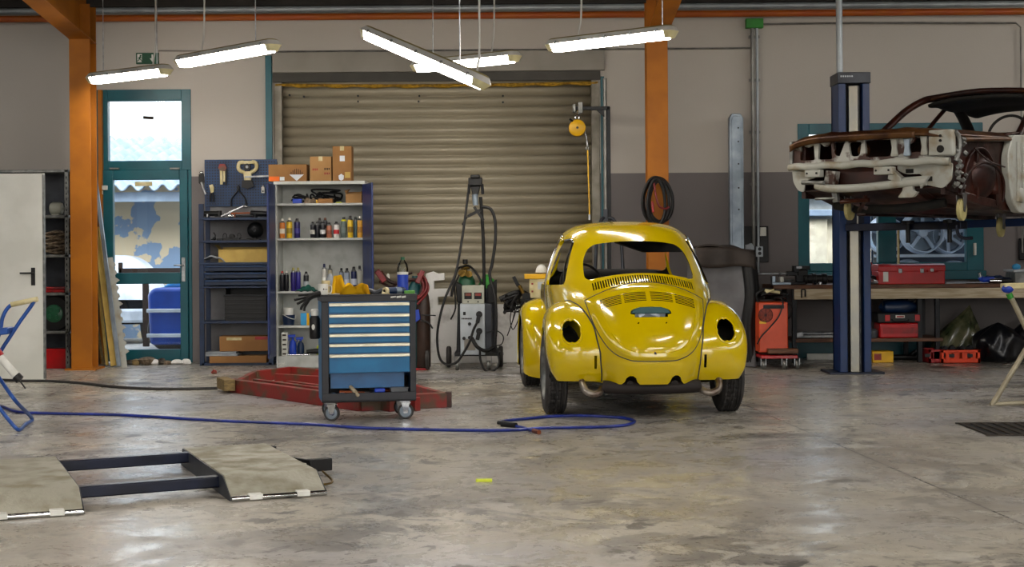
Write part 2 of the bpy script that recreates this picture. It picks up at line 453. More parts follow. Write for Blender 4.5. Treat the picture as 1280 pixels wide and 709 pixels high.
# orange portal columns with rafters running towards the camera
YC = 16.72
def column(pxc, name_dx):
    X = AX(pxc, YC); ww = .115
    m = MB()
    m.bb(X-ww, X+ww, YC-.12, YC-.105, 0, 4.0); m.bb(X-ww, X+ww, YC+.12, YC+.135, 0, 4.0); m.bb(X-.006, X+.006, YC-.105, YC+.12, 0, 4.0)
    c = struct(m.build('column', 'orange_steel', bev=.003))
    MB().bb(X-.17, X+.17, YC-.18, YC+.19, 0, .018).build('base_plate', 'orange_steel', c)
    # rafter: I beam rising to the ridge
    m = MB()
    def pr(y): return roofz(y)-.2
    y1, y2 = YC+.14, YM
    for sgn, yy0, yy1 in ((1, y1, y2), (-1, YM, YB+.3)):
        za, zb = pr(yy0), pr(yy1); h = .52
        for hh, wd, th in ((0, ww, .014), (-h, ww, .014)):
            m.prism([(yy0, za+hh-th), (yy1, zb+hh-th), (yy1, zb+hh), (yy0, za+hh)], 'x', X-wd, X+wd)
        m.prism([(yy0, za-h), (yy1, zb-h), (yy1, zb), (yy0, za)], 'x', X-.006, X+.006)
    struct(m.build('rafter', 'orange_steel', bev=0))
    return X
XC1 = column(105, 0); XC2 = column(822, 0)
struct(MB().bb(XC2-.115, XC2+.115, YB+.05, YB+.3, 0, 4.2).build('column', 'orange_steel'))
struct(MB().bb(XC1-.115, XC1+.115, YB+.05, YB+.3, 0, 4.2).build('column', 'orange_steel'))
# second, darker flat bar right of the left column and against the wall
struct(MB().bb(AX(117, 17.3), AX(121.5, 17.3), 17.52, WALL, 0, AZ(119, 112, 17.5)).build('column_stay', 'orange_steel'))

# ---------------------------------------------------------------- door_1: teal glazed door with transom
def glazed(name, x0, x1, z0, z1, rails, panes, dep=.08, y=WALL+.02):
    root = struct(bpy.data.objects.new(name, None)); C.objects.link(root); root.location = (0, 0, 0)
    m = MB()
    for a in rails: m.bb(a[0], a[1], y-(a[4] if len(a) > 4 else 0), y+dep, a[2], a[3])
    fr = m.build('door_frame' if 'door' in name else 'window_frame', 'teal', root, bev=.006)
    for p in panes:
        MB().bb(p[0], p[1], y+.03, y+.036, p[2], p[3]).build('pane', 'pane', root)
    return root
D = lambda px, py: (AX(px, WALL), AZ(px, py, WALL))
dx = [AX(p, WALL) for p in (122, 136, 228, 240)]
dz = [AZ(180, p, WALL) for p in (112, 126, 201, 213)]
lx = [AX(p, WALL) for p in (129, 142.5, 225.5, 236)]
lz = [AZ(180, p, WALL) for p in (212.5, 225, 341, 355, 437)] 
door = glazed('door_1', 0, 0, 0, 0, [
    (dx[0], dx[1], dz[3], dz[0], .03), (dx[2], dx[3], dz[3], dz[0], .03), (dx[1], dx[2], dz[1], dz[0], .03), (dx[1], dx[2], dz[3], dz[2], .03),
    (dx[0], lx[0], 0, dz[3], .03), (lx[3], dx[3], 0, dz[3], .03)],
    [(dx[1]-.01, dx[2]+.01, dz[2]-.01, dz[1]+.01)])
m = MB(); y = WALL+.0
for a, b_, c, d in ((lx[0]+.006, lx[1], .02, lz[0]), (lx[2], lx[3]-.006, .02, lz[0]), (lx[1], lx[2], lz[1], lz[0]), (lx[1], lx[2], lz[3], lz[2]), (lx[1], lx[2], .02, lz[4])):
    m.bb(a, b_, y-.03, y+.05, c, d)
leaf = m.build('door_leaf', 'teal', door, bev=.006)
for c, d in ((lz[2], lz[1]), (lz[4], lz[3])): MB().bb(lx[1]-.005, lx[2]+.005, y+.01, y+.016, c-.01, d+.01).build('pane', 'pane', leaf)
hx = AX(230, WALL); hz = AZ(230, 337, WALL)
h = MB().bb(hx-.022, hx+.022, y-.04, y-.03, hz-.14, hz+.14).cyl((hx, y-.03, hz+.05), (hx, y-.08, hz+.05), .01).cyl((hx, y-.08, hz+.05), (hx-.1, y-.08, hz+.05), .009)
h.build('door_handle', 'steel', leaf, bev=.003)
m = MB()
for px in (145, 220): m.box((AX(px, WALL), y-.04, AZ(px, 211, WALL)), (.11, .03, .02))
m.build('hinge', 'galv', door, bev=.003)
MB().box((AX(186, WALL), y+.025, AZ(186, 147, WALL)), (.12, .01, .035), (0, R(4), 0)).build('sticker', 'print_dark', door)
MB().box((AX(180, WALL), y+.005, AZ(180, 230, WALL)), (.2, .01, .05)).build('sticker', 'cream', leaf)
m = MB(); m.box((AX(132, WALL), y-.06, AZ(132, 235, WALL)), (.085, .03, .05)).box((AX(129, WALL), y-.06, AZ(129, 241, WALL)), (.035, .03, .04))
m.build('door_contact', 'white_plastic', door, bev=.004)

# ---------------------------------------------------------------- roller shutter
sh = struct(bpy.data.objects.new('door_2', None)); C.objects.link(sh)
m = MB(); pitch = .1145
nz_ = int((SZ-.06)/pitch*10)
def shprof(t):   # one lath: rounded belly and a narrow groove
    t = t % 1
    return .034*(sin(pi*min(t/.84, 1)))**.6*(.65+.35*t) if t < .84 else -.016*sin(pi*(t-.84)/.16)
m.grid(lambda u, v: (SX0+.08+(SX1-SX0-.16)*v, WALL+.12-shprof(u*(SZ+.06)/pitch), -.01+u*(SZ+.06)), nz_, 2)
m.build('shutter_curtain', 'shutter', sh, solid=.002, ang=60)
m = MB()
for a, b_ in ((SX0-.0, SX0+.095), (SX1-.095, SX1)): m.bb(a, b_, WALL+.03, WALL+.16, 0, SZ)
m.build('guide_rail', 'rail_metal', sh, bev=.006)
ZF = AZ(545, 105, WALL)
m = MB()
m.grid(lambda u, v: (SX0+.02+(SX1-SX0-.04)*u, WALL+.05-.03*sin(v*pi)-.005*sin(u*140), ZF-.015+.040*v+.008*sin(u*57)*(1-v)-.02*sin(u*pi)), 160, 5)
m.build('foam_seal', 'foam', sh)
ZT, ZD = AZ(550, 65, WALL), AZ(550, 90, WALL)
m = MB(); m.bb(AX(343, WALL), AX(757, WALL), WALL-.07, WALL, ZD, ZT); m.build('shutter_cover', 'grey_panel', sh, bev=.004)
m = MB(); m.bb(SX0, AX(752, WALL), WALL-.02, WALL+.02, AZ(550, 101.5, WALL), ZD); m.build('shutter_lintel', 'lintel', sh)
m = MB()
for px, z in ((362, 110), (380, 112), (525, 111), (524, 118), (630, 111), (630, 119), (448, 111), (448, 118)): m.cyl((AX(px, WALL), WALL+.11, AZ(px, z+8, WALL)), (AX(px, WALL), WALL+.08, AZ(px, z+8, WALL)), .012, n=10)
m.build('rivet', 'dark_metal', sh)
# teal uprights each side of the shutter
struct(MB().bb(AX(334, WALL), AX(342, WALL), WALL-.05, WALL, 0, AZ(338, 70, WALL)).build('trim_1', 'teal', bev=.004))
struct(MB().bb(AX(752, WALL), AX(756.5, WALL), WALL-.05, WALL, 0, AZ(754, 96, WALL)).build('trim_2', 'teal', bev=.004))

# ---------------------------------------------------------------- window_1
wx = [AX(p, WALL) for p in (998, 1012, 1098, 1120.5, 1208.5, 1229.5)]
wz = [AZ(1110, p, WALL) for p in (154, 167, 328.5, 339)]
win = glazed('window_1', 0, 0, 0, 0, [
    (wx[0], wx[1], wz[3], wz[0], .03), (wx[4], wx[5], wz[3], wz[0], .03), (wx[1], wx[4], wz[1], wz[0], .03), (wx[1], wx[4], wz[3], wz[2], .03),
    (wx[2], wx[3], wz[2], wz[1], .02)], [(wx[1]-.01, wx[2]+.01, wz[2]-.01, wz[1]+.01), (wx[3]-.01, wx[4]+.01, wz[2]-.01, wz[1]+.01)])
MB().bb(wx[4]+.07, wx[4]+.095, WALL-.06, WALL-.01, wz[2]+.08, wz[2]+.22).build('window_handle', 'white_plastic', win, bev=.004)
MB().bb(wx[0], wx[5], WALL-.1, WALL+.0, wz[3]-.1, wz[3]).build('window_sill', 'teal', win, bev=.004)
# teal painted strip at the foot of the wall under the bench
struct(MB().bb(AX(985, WALL), AX(1165, WALL), WALL-.012, WALL, .0, AZ(1060, 428, WALL)).build('baseboard_back', 'teal'))

# ---------------------------------------------------------------- outside
yard = struct(MB().bb(-30, 30, WALL+.25, 60, -.25, -.02).build('yard_ground', 'asphalt'))
struct(MB().bb(-30, 30, -40, YB-3, -.25, -.02).build('forecourt_ground', 'asphalt'))
sheds = thing('shed', 'pale shed with peeling plaster and corrugated roof outside the teal glass door', 'shed', (-6.4, 24, 0))
MB().bb(-3, 3.4, -1.0, -.8, -.02, 2.4).build('wall', 'beige_out', sheds)
MB().bb(-3, 3.4, -.8, 3, -.02, 2.4).build('back_room', 'cream_sheet', sheds)
m = MB(); rz0, rz1 = 2.22, 3.30
m.grid(lambda u, v: (-3.2+6.9*v, -1.9+5.2*u, rz0+(rz1-rz0)*u+.045*sin(v*6.9/.235*2*pi)+(.02 if int(u*5.99) % 2 else 0)), 60, 400)
m.build('roof', 'fibre_roof', sheds, solid=.02)
MB().bb(-3, 3.5, -1.75, -1.68, 2.02, 2.16).build('gutter', 'blue_grey_beam', sheds)
# blue panel van with a white car's nose in front of it, seen through the door
v = thing('blue_van', 'bright blue vehicle parked outside the teal glass door', 'car', (AX(186, 19.6)+.95, 19.6, -.02))
m = MB(); m.prism([(-.95, .1), (.95, .1), (.98, .76), (.9, .84), (-.9, .84), (-.98, .76)], 'y', 0, 1.2); m.build('body', 'blue_car', v, bev=.05, seg=3)
m = MB(); m.bb(-.98, .98, -.04, 0, .52, .57).bb(-.98, .98, -.04, 0, .2, .25); m.build('trim_strip', 'white_car', v, bev=.01)
m = MB(); m.prism([(-.85, .83), (.85, .83), (.45, 1.12), (-.45, 1.12)], 'y', .25, 1.1); m.build('roof', 'sky_blue', v, bev=.04)
for x in (-.7, .7):
    MB().lathe([(.12, -.1), (.28, -.1), (.3, -.05), (.3, .05), (.28, .1), (.12, .1)], (x, .15, .3), (0, 1, 0), n=28).build('tyre', 'rubber', v)
v = thing('parked_car', 'white and grey car nose outside behind the lower door pane', 'car', (AX(186, 21.4)-.72, 21.4, -.02)); v.scale = (1, 1, 1.4)
def nose(u, vv):
    x = -.8+1.6*vv; y = .9*u; e = 1-abs(2*vv-1)**3.5
    return (x, y, .45+.45*min(1, (u*1.6)**.5)*e)
MB().grid(nose, 14, 24).build('bonnet', 'white_car', v)
MB().bb(-.78, .78, .05, .9, .2, .5).build('front_panel', 'dark_metal', v, bev=.05)
MB().bb(-.82, .82, -.04, .06, .22, .36).build('bumper', 'white_car', v, bev=.03)
for x in (-.62, .62):
    MB().lathe([(.15, -.09), (.27, -.09), (.29, -.04), (.29, .04), (.27, .09), (.15, .09)], (x, .5, .27), (1, 0, 0), n=24).build('tyre', 'rubber', v)
b_ = at(175, 325, 21.5)
m = MB(); m.bb(-.35, .85, -.03, .03, .97, 1.06).bb(-.35, -.3, -.03, .03, .92, 1.14).bb(-.02, .06, -.03, .03, -.02, .98).bb(.6, .68, -.03, .03, -.02, .98)
one('steel_barrier', 'dark steel rail barrier standing outside before the peeling plaster wall', 'barrier', m, 'print_dark', (AX(180, 20.95), 20.95, 0), bev=.004)
# behind the window: cream sheet wall, steel beams and a rack of alloy wheels
sh2 = thing('sheet_building', 'cream trapezoid sheet building outside the workshop window', 'building', (4.9, 21.6, 0))
m = MB()
m.grid(lambda u, v: (-2.6+5.2*u, .03*(1 if sin(u*60) > 0 else -1), -.02+1.7*v), 320, 2); m.build('wall', 'cream_sheet', sh2, solid=.01)
MB().bb(-2.6, 2.6, .05, 2, -.02, 2.75).build('back_wall', 'white_plastic', sh2)
m = MB()
for z in (1.72, 1.98, 2.25, 2.5): m.bb(-2.6, 2.6, -.12, .04, z, z+.09)
m.build('beam', 'blue_grey_beam', sh2, bev=.01)
m = MB(); m.prism([(-1.0, -.02), (.9, -.02), (-.2, 1.02), (-1.0, 1.2)], 'y', 0, .5)
one('tarpaulin', 'blue tarpaulin heap outside the left window pane', 'tarpaulin', m, 'sky_blue', (AX(1030, 20.6)-.3, 20.6, 0), bev=.05)
rk = thing('wheel_rack', 'steel shelf carrying alloy wheels outside the right window pane', 'rack', (AX(1165, WALL+1.1), WALL+1.1, 0))
m = MB()
for x in (-.62, .62):
    for y in (-.12, .35): m.bb(x-.02, x+.02, y-.02, y+.02, -.02, 2.4)
m.build('post', 'galv', rk)
MB().bb(-.66, .66, .36, .38, -.02, 2.4).build('back_panel', 'rack_back', rk)
RZ1 = AZ(1165, 318, WALL+1.0); RZ0 = RZ1
m = MB()
for z in (.35, RZ1-.62, RZ1, RZ1+.66): m.bb(-.64, .64, -.13, -.1, z-.03, z).bb(-.64, .64, .3, .33, z-.03, z).bb(-.64, .64, -.13, .33, z-.034, z-.03)
m.build('shelf', 'white_car', rk)
def alloy(loc, lab, nsp, r=.29, tilt=0):
    t = thing('alloy_wheel', lab, 'wheel', loc, 0, None); t.rotation_euler = (tilt, 0, 0)
    m = MB(); m.lathe([(r*.86, .1), (r*.9, -.06), (r, -.07), (r, -.045), (r*.93, -.03), (r*.9, .12), (r*.86, .12), (r*.86, .1)], (0, 0, r), (0, -1, 0), n=40, cap=False).build('rim', 'alloy', t)
    m = MB(); m.lathe([(.001, -.05), (.055, -.05), (.065, -.03), (.06, .05), (.001, .05)], (0, 0, r), (0, 1, 0), n=20)
    for k in range(nsp):
        a = 2*pi*k/nsp+.3; d = Vector((cos(a), 0, sin(a))); p = Vector((0, 0, r))
        m.bar(p+d*.04, p+d*r*.88, .04 if nsp > 4 else .085, .03, up=(0, 1, 0))
        m.cyl(p+d.cross(Vector((0, 1, 0)))*.0+Vector((cos(a+.3)*.036, -.055, sin(a+.3)*.036)), p+Vector((cos(a+.3)*.036, -.045, sin(a+.3)*.036)), .008, n=8)
    m.build('spokes', 'alloy', t, bev=.006)
    m = MB(); m.lathe([(.05, .08), (r*.84, .085), (r*.84, .1), (.05, .1)], (0, 0, r), (0, 1, 0), n=30).build('brake_shield', 'metal_blue_grey', t)
    return t
WY = WALL+1.1
alloy((AX(1153, WY), WY, RZ1+.0), 'five spoke alloy wheel outside the window, left one above the shelf edge', 5, .27)
alloy((AX(1190, WY), WY+.2, RZ1+.0), 'six spoke alloy wheel outside the window, right one above the shelf edge', 7, .235)
alloy((AX(1125, WY)-.12, WY+.2, RZ1+.0), 'alloy wheel half hidden by the teal mullion behind the window', 5, .24)
alloy((AX(1136, WY), WY, RZ1-.62), 'alloy wheel on the lower shelf outside the window, left one', 5, .28)
alloy((AX(1194, WY), WY, RZ1-.62), 'alloy wheel on the lower shelf outside the window, right one', 5, .27)
alloy((AX(1160, WY)-.1, WY, RZ1+.66), 'alloy wheel on the top shelf outside the window', 5, .27)

mb = MB().tube([at(198, 76, WALL-.02), at(198, 63.5, WALL-.02), at(336, 64.5, WALL-.02)], .009, smooth=False)
struct(mb.build('cable_duct', 'grey_panel'))
# ================================================================ THE YELLOW CAR
CARL = (1.0, 11.92, 0); CARR = R(3.8)
car = thing('car', 'rounded yellow two-door car body seen from behind with empty rear window', 'car', CARL, CARR)
f_w = pchip([(.27, .54), (.45, .57), (.62, .61), (.8, .655), (.95, .668), (1.05, .655), (1.2, .61), (1.33, .555), (1.42, .49), (1.47, .41), (1.495, .31), (1.51, .17), (1.515, .06)])
f_r = pchip([(.27, -.655), (.36, -.70), (.45, -.725), (.52, -.72), (.62, -.685), (.76, -.585), (.90, -.44), (.985, -.32), (1.06, -.17), (1.2, .03), (1.35, .24), (1.45, .44), (1.495, .64), (1.51, .82), (1.515, .94)])
f_f = pchip([(.27, 3.05), (.5, 3.1), (.68, 3.0), (.86, 2.72), (.96, 2.38), (1.02, 2.12), (1.06, 1.98), (1.2, 1.83), (1.36, 1.66), (1.45, 1.5), (1.49, 1.36), (1.51, 1.16), (1.515, 1.08)])
YCN = 1.0
def f_n(z): return 2.9 if z < .6 else (2.9-.5*(z-.6)/.4 if z < 1.0 else 2.4-.1*(z-1)/.5)
def ysurf(x, z, off=0.):
    w = f_w(z)+off; yr = f_r(z)-off; n = f_n(z); a = min(abs(x)/w, .9999)
    return YCN-(YCN-yr)*(1-a**n)**(1/n)
def xsurf(y, z, off=0.):
    w = f_w(z)+off; n = f_n(z) if y < YCN else 2.6
    L_ = (YCN-f_r(z)+off) if y < YCN else (f_f(z)-YCN+off)
    a = min(abs(y-YCN)/L_, .9999); return w*(1-a**n)**(1/n)
def ring(z, zz, off, n=160):
    out = []
    w = f_w(z)-off; yr = f_r(z)+off; yf = f_f(z)-off
    for i in range(n):
        a = 2*pi*i/n; c, s_ = cos(a), sin(a)
        nn = f_n(z) if c > 0 else 2.6
        x = w*math.copysign(abs(s_)**(2/nn), s_)
        y = YCN - (YCN-yr)*abs(c)**(2/nn) if c > 0 else YCN + (yf-YCN)*abs(c)**(2/nn)
        out.append((x, y, zz))
    return out
zs = [.275+(1.40-.275)*i/58 for i in range(59)] + [1.40+.115*sin(pi/2*i/16) for i in range(1, 17)]
zs[-1] = 1.5149
m = MB(); n = 160; vs = []
for z in zs: vs += ring(z, z, 0)
k = len(zs)
fs = [(i*n+j, i*n+(j+1) % n, (i+1)*n+(j+1) % n, (i+1)*n+j) for i in range(k-1) for j in range(n)]
fs.append(tuple((k-1)*n+j for j in range(n)))
m.mat(0).add(vs, fs)
vi = []
for z in zs: vi += ring(z, z-.022*max(0, min(1, (z-1.2)/.25)), .02)
b0 = len(m.v); m.mat(1).add(vi, fs)
m.mat(0)
for j in range(n): m.f.append((j, (j+1) % n, b0+(j+1) % n, b0+j)); m.mi.append(0)
body = m.build('body_shell', ['yellow_paint', 'car_inside'], car)
# openings ---------------------------------------------------------
def rounded(poly, r, k=6):
    out = []; n_ = len(poly)
    for i in range(n_):
        p = Vector(poly[i]); a = (Vector(poly[i-1])-p); b_ = (Vector(poly[(i+1) % n_])-p)
        rr = min(r if not hasattr(r, '__len__') else r[i], a.length*.48, b_.length*.48); a.normalize(); b_.normalize()
        p0 = p+a*rr; p1 = p+b_*rr
        for j in range(k+1):
            t = j/k; out.append(tuple((1-t)**2*p0+2*t*(1-t)*p+t*t*p1))
    return out
cu = MB()
rw = [(-.435, 1.035), (-.22, 1.082), (0, 1.097), (.22, 1.082), (.435, 1.035), (.425, 1.2), (.36, 1.312), (.2, 1.338), (0, 1.345), (-.2, 1.338), (-.36, 1.312), (-.425, 1.2)]
cu.prism(rounded(rw, [.05, .1, .1, .1, .05, .1, .1, .1, .1, .1, .1, .1]), 'y', -1, .75)
cu.prism(rounded([(-.50, 1.08), (.50, 1.08), (.44, 1.37), (-.44, 1.37)], .06), 'y', 1.35, 3)
for s_ in (-1, 1):
    cu.prism(rounded([(.22, 1.0), (.82, .985), (.82, 1.36), (.52, 1.355)], .05), 'x', s_*.3, s_*1.0)
    cu.prism(rounded([(.90, .985), (1.72, .985), (1.52, 1.36), (.90, 1.37)], .05), 'x', s_*.3, s_*1.0)
for i in range(41):
    x = -.385+.77*i/40; zc = 1.052-.062*(x/.385)**2
    cu.bb(x-.0052, x+.0052, ysurf(x, zc)-.1, ysurf(x, zc)+.12, zc-.027, zc+.027)
# engine bay opening under the lid
def lid_hw(z):
    return pchip([(.455, .12), (.468, .20), (.50, .275), (.55, .33), (.62, .375), (.75, .425), (.88, .455)])(z)
lidB = [(lid_hw(z), z) for z in (.455, .468, .5, .55, .62, .7, .78, .84, .88)]
lidB += [(.455*(1-i/9), .888+(.136)*(1-((1-i/9))**2)) for i in range(0, 9)]
loopB = lidB + [(-x, z) for x, z in reversed([(0, 1.024)]+lidB[::-1])][0:0] 
right = lidB; left = [(-x, z) for x, z in right[::-1]]
loopB = right + [(0, 1.024)] + left
LC = (0, .76)
def shrink(loop, d):
    out = []
    for x, z in loop:
        v = Vector((x-LC[0], z-LC[1])); l = v.length; v *= (l-d)/l; out.append((LC[0]+v.x, LC[1]+v.y))
    return out
cu.prism(shrink(loopB, .045), 'y', -1.0, -.12)
for x in (-.168, .168): cu.prism([(x-.07, .27), (x-.045, .295), (x-.035, .325), (x-.012, .342), (x+.012, .342), (x+.035, .325), (x+.045, .295), (x+.07, .27)], 'y', -.9, -.5)
for s_ in (-1, 1):   # rear wheel arches
    cu.cyl((s_*.5, 0, .32), (s_*.8, 0, .32), .37, n=36)
    cu.cyl((s_*.45, 2.4, .32), (s_*.8, 2.4, .32), .37, n=36)
cut(body, cu, 32)
# engine lid ---------------------------------------------------------
def sm(a, b_, t): t = max(0, min(1, (t-a)/(b_-a))); return t*t*(3-2*t)
# resample the loop
def resample(loop, n_):
    P = catmull([(x, 0, z) for x, z in loop], 6, True); L_ = [0]
    for i in range(len(P)): L_.append(L_[-1]+(P[(i+1) % len(P)]-P[i]).length)
    out = []
    for k_ in range(n_):
        t = L_[-1]*k_/n_; i = max(j for j in range(len(P)) if L_[j] <= t+1e-12)
        q = P[i].lerp(P[(i+1) % len(P)], (t-L_[i])/max(1e-9, L_[i+1]-L_[i])); out.append((q.x, q.z))
    return out
loopR = resample(loopB, 140)
def lid_pt(r, p):
    x = LC[0]+(p[0]-LC[0])*r; z = LC[1]+(p[1]-LC[1])*r; e = (1-r)
    off = .003+.016*sm(0, .10, e) - .010*sm(.19, .212, e)*sm(1.02, .9, z)
    return (x, ysurf(x, z)-off, z)
m = MB(); rr = [1, .985, .97, .95, .93, .91, .89, .86, .83, .81, .80, .79, .78, .75, .7, .64, .57, .5, .42, .34, .26, .18, .1, .03]
def ff(u, v): return lid_pt(rr[int(round(u*(len(rr)-1)))], loopR[int(round(v*140)) % 140])
m.grid(ff, len(rr), 140, cv=True)
last = (len(rr)-1)*140; m.f.append(tuple(last+j for j in range(140))); m.mi.append(0)
lid = m.build('engine_lid', 'yellow_paint', car)
md = lid.modifiers.new('t', 'SOLIDIFY'); md.thickness = .008; md.offset = -1; bake(lid)
cu = MB()
for s_ in (-1, 1):
    for xa, xb in ((.017, .185), (.205, .36)):
        for i in range(6):
            n_ = 7; up = []; dn = []
            for j in range(n_):
                x = xa+(xb-xa)*j/(n_-1); zt = .957-.5*x*x-.0118*i-(.0)
                up.append((s_*x, zt)); dn.append((s_*x, zt-.0058))
            cu.prism(up+dn[::-1], 'y', -.9, -.1)
cu.prism([(-.155, .795)]+[(.155*cos(pi-pi*i/16), .795+.052*sin(pi*i/16)**.7) for i in range(1, 16)]+[(.155, .795), (.125, .79), (.125, .772), (-.125, .772), (-.125, .79)], 'y', -.9, -.2)
for x in (-.105, .105): cu.box((x, -.6, .73), (.014, .3, .008), (0, R(35)*(-1 if x > 0 else -1), 0))
cu.cyl((0, -.9, .513), (0, -.5, .513), .009, n=12); cu.bb(-.012, .012, -.9, -.5, .504, .508)
cut(lid, cu, 30)
MB().tube([lid_pt(1.004, p) for p in loopR], .0042, n=6, smooth=False, closed=True).build('lid_gap_shade', 'rubber', car)  # dark tube drawn for the shade in the gap round the lid
# lamp housing inside the number plate opening
yh = ysurf(0, .81)
m = MB(); m.prism([(-.15, 0), (.15, 0), (.13, .03), (.08, .047), (-.08, .047), (-.13, .03)], 'y', yh-.012, yh+.07)
m.v = [(x, y, z+.797) for x, y, z in m.v]
m.build('number_plate_lamp', 'teal_tank', car, bev=.006)
MB().box((0, yh+.03, .785), (.23, .01, .03), (R(25), 0, 0)).box((.03, yh+.005, .788), (.08, .012, .024), (R(15), R(20), 0)).box((-.07, yh+.005, .785), (.05, .01, .026), (R(-20), R(-25), 0)).build('lamp_reflector', 'alloy', car, bev=.003)  # pale colour stands in for bright reflections on the chrome pieces
# shaft through the engine bay: dark box behind the openings
MB().bb(-.36, .36, -.30, -.27, .45, .90).build('engine_bay_wall', 'car_inside', car)
# fenders ---------------------------------------------------------
def make_fender(side, yw, front):
    angs = []
    if not front:
        xi_k = pchip([(-4, .372), (24, .375)])
        xo_k = pchip([(-4, .70), (8, .745), (40, .775), (90, .765), (180, .74), (200, .73)])
    def solve(alpha, xi):
        r = .80
        while r > .36:
            y = yw-r*cos(alpha); z = .32+r*sin(alpha)
            if z < 1.2 and xi < f_w(max(z, .275)) and y > ysurf(xi, max(z, .275)): return r
            r -= .0008
        return .5
    NA = 72; NP = 22
    a0, a1 = (-4, 196) if not front else (-22, 200)
    r60 = solve(R(24), .375) if not front else 0
    rk = pchip([(-4, .462), (10, .525), (24, .568), (38, .572), (52, .558), (68, .55), (80, .55), (95, .56), (130, .535), (200, .49)]) if not front else pchip([(-22, .56), (20, .53), (60, .515), (90, .51), (140, .56), (200, .56)])
    rl_k = pchip([(-22, .37), (20, .36), (90, .355), (180, .36), (200, .37)])
    seam = []
    def P(u, v):
        ad = a0+(a1-a0)*u; al = R(ad)
        if False: xi = xi_k(ad); ro = solve(al, xi)
        else:
            ro = rk(ad); y = yw-ro*cos(al); z = .32+ro*sin(al)
            xi = xsurf(y, z) 
            if front: xi = max(xi, .30)
        xo = xo_k(ad) if not front else .775
        rl = rl_k(ad)
        if not front and ad < 30: rl = rl + (.0)*(30-ad)/30
        ph = v*pi/2
        e1, e2 = (.86, .80) if front else (.86, .56+.30*sm(45, 100, ad))
        x = xi+(xo-xi)*sin(ph)**e1; r = rl+(ro-rl)*cos(ph)**e2
        if v < 1e-6: seam.append((side*xi, yw-ro*cos(al)-.001, .32+ro*sin(al)))
        return (side*x, yw-r*cos(al), .32+r*sin(al))
    m = MB(); vv = [.0, .02, .05, .09]+[.14+.86*i/(NP-5) for i in range(NP-4)]
    m.grid(lambda u, v: P(u, vv[int(round(v*(NP-1)))]), NA, NP)
    o = m.build('front_fender' if front else 'rear_fender', ['yellow_paint', 'car_inside'], car)
    seam2 = sorted(set(seam), key=lambda p: seam.index(p))
    return o, seam2
for s_ in (-1, 1):
    fen, seam = make_fender(s_, 0, False)
    bm_cut = MB()
    n_ = 40; poly = []
    for i in range(n_):
        a = 2*pi*i/n_; rr_ = 1-.11*max(0, cos(a*4))**6
        poly.append((s_*.588+.070*cos(a)*rr_, .662+.083*sin(a)*rr_))
    bm_cut.prism(poly, 'y', -1.0, -.2)
    bm_cut.bb(*sorted((s_*.405, s_*.425)), -.9, -.3, .385, .485)
    md = fen.modifiers.new('t', 'SOLIDIFY'); md.thickness = .010; md.offset = -1 if s_ > 0 else -1; md.material_offset = 1; md.material_offset_rim = 0; bake(fen)
    cut(fen, bm_cut, 32)
    rim = []
    for i in range(n_):
        x_, z_ = poly[i]; cx_, cz_ = s_*.588, .662
        x_ = cx_+(x_-cx_)*1.12; z_ = cz_+(z_-cz_)*1.12
        hit, p_, nn_, _ = fen.ray_cast(Vector((x_, -1.2, z_)), Vector((0, 1, 0)))
        if hit: rim.append(p_-Vector((0, .001, 0)))
    if len(rim) > 20: MB().tube(rim, .0065, n=8, smooth=False, closed=True).build('lamp_rim', 'yellow_paint', fen)
    MB().tube(seam, .0065, n=8, smooth=False).build('fender_beading', 'rubber', car)
    fen2, seam2 = make_fender(s_, 2.4, True)
    md = fen2.modifiers.new('t', 'SOLIDIFY'); md.thickness = .010; md.offset = -1; md.material_offset = 1; bake(fen2)
    fen2.data.set_sharp_from_angle(angle=R(35))
# wheels ---------------------------------------------------------
def car_wheel(x, y, side, r=.318):
    w = .083; t = None
    def disp(k, i):
        # tread blocks on the running surface rows
        if 6 <= k <= 22:
            row = (k-6)//4
            return -.012 if ((i+row*3) % 6) < 1 else 0
        return 0
    prof = [(r*.60, -w*.75), (r*.64, -w*.95), (r*.78, -w*1.06), (r*.90, -w*1.0), (r*.965, -w*.86), (r*.985, -w*.80)]
    hs = [-.78, -.66, -.60, -.58, -.40, -.38, -.34, -.30, -.12, -.10, -.04, .04, .10, .12, .30, .34, .38, .40, .58, .60, .66, .72, .78]
    gro = {2: 0}
    for h in hs:
        g = min(abs(abs(h)-.59), abs(abs(h)-.36), abs(abs(h)-.0) if False else 9, abs(abs(h)-.11))
        prof.append((r-(.012 if g < .025 else 0)-.002*abs(h)**2, h*w))
    prof += [(r*.985, w*.80), (r*.965, w*.86), (r*.90, w*1.0), (r*.78, w*1.06), (r*.64, w*.95), (r*.60, w*.75)]
    m = MB(); m.lathe(prof, (x, y, r), (1, 0, 0), n=144, disp=disp, cap=False)
    ty = m.build('tyre', 'rubber', car, ang=20)
    m = MB(); o_ = side
    m.lathe([(r*.60, -w*.75*o_), (r*.66, w*.90*o_), (r*.645, w*1.0*o_), (r*.58, w*.8*o_), (r*.55, w*.35*o_), (r*.45, w*.30*o_), (r*.38, w*.5*o_), (r*.2, w*.62*o_), (.03, w*.62*o_)], (x, y, r), (1, 0, 0), n=40)
    for k_ in range(5):
        a = 2*pi*k_/5; c_ = Vector((x+o_*w*.6, y+cos(a)*r*.27, r+sin(a)*r*.27)); m.cyl(c_, c_+Vector((o_*.014, 0, 0)), .01, n=8)
    m.build('rim', 'galv', ty)
for s_ in (-1, 1):
    car_wheel(s_*.682, 0, s_); car_wheel(s_*.672, 2.4, s_, .312)
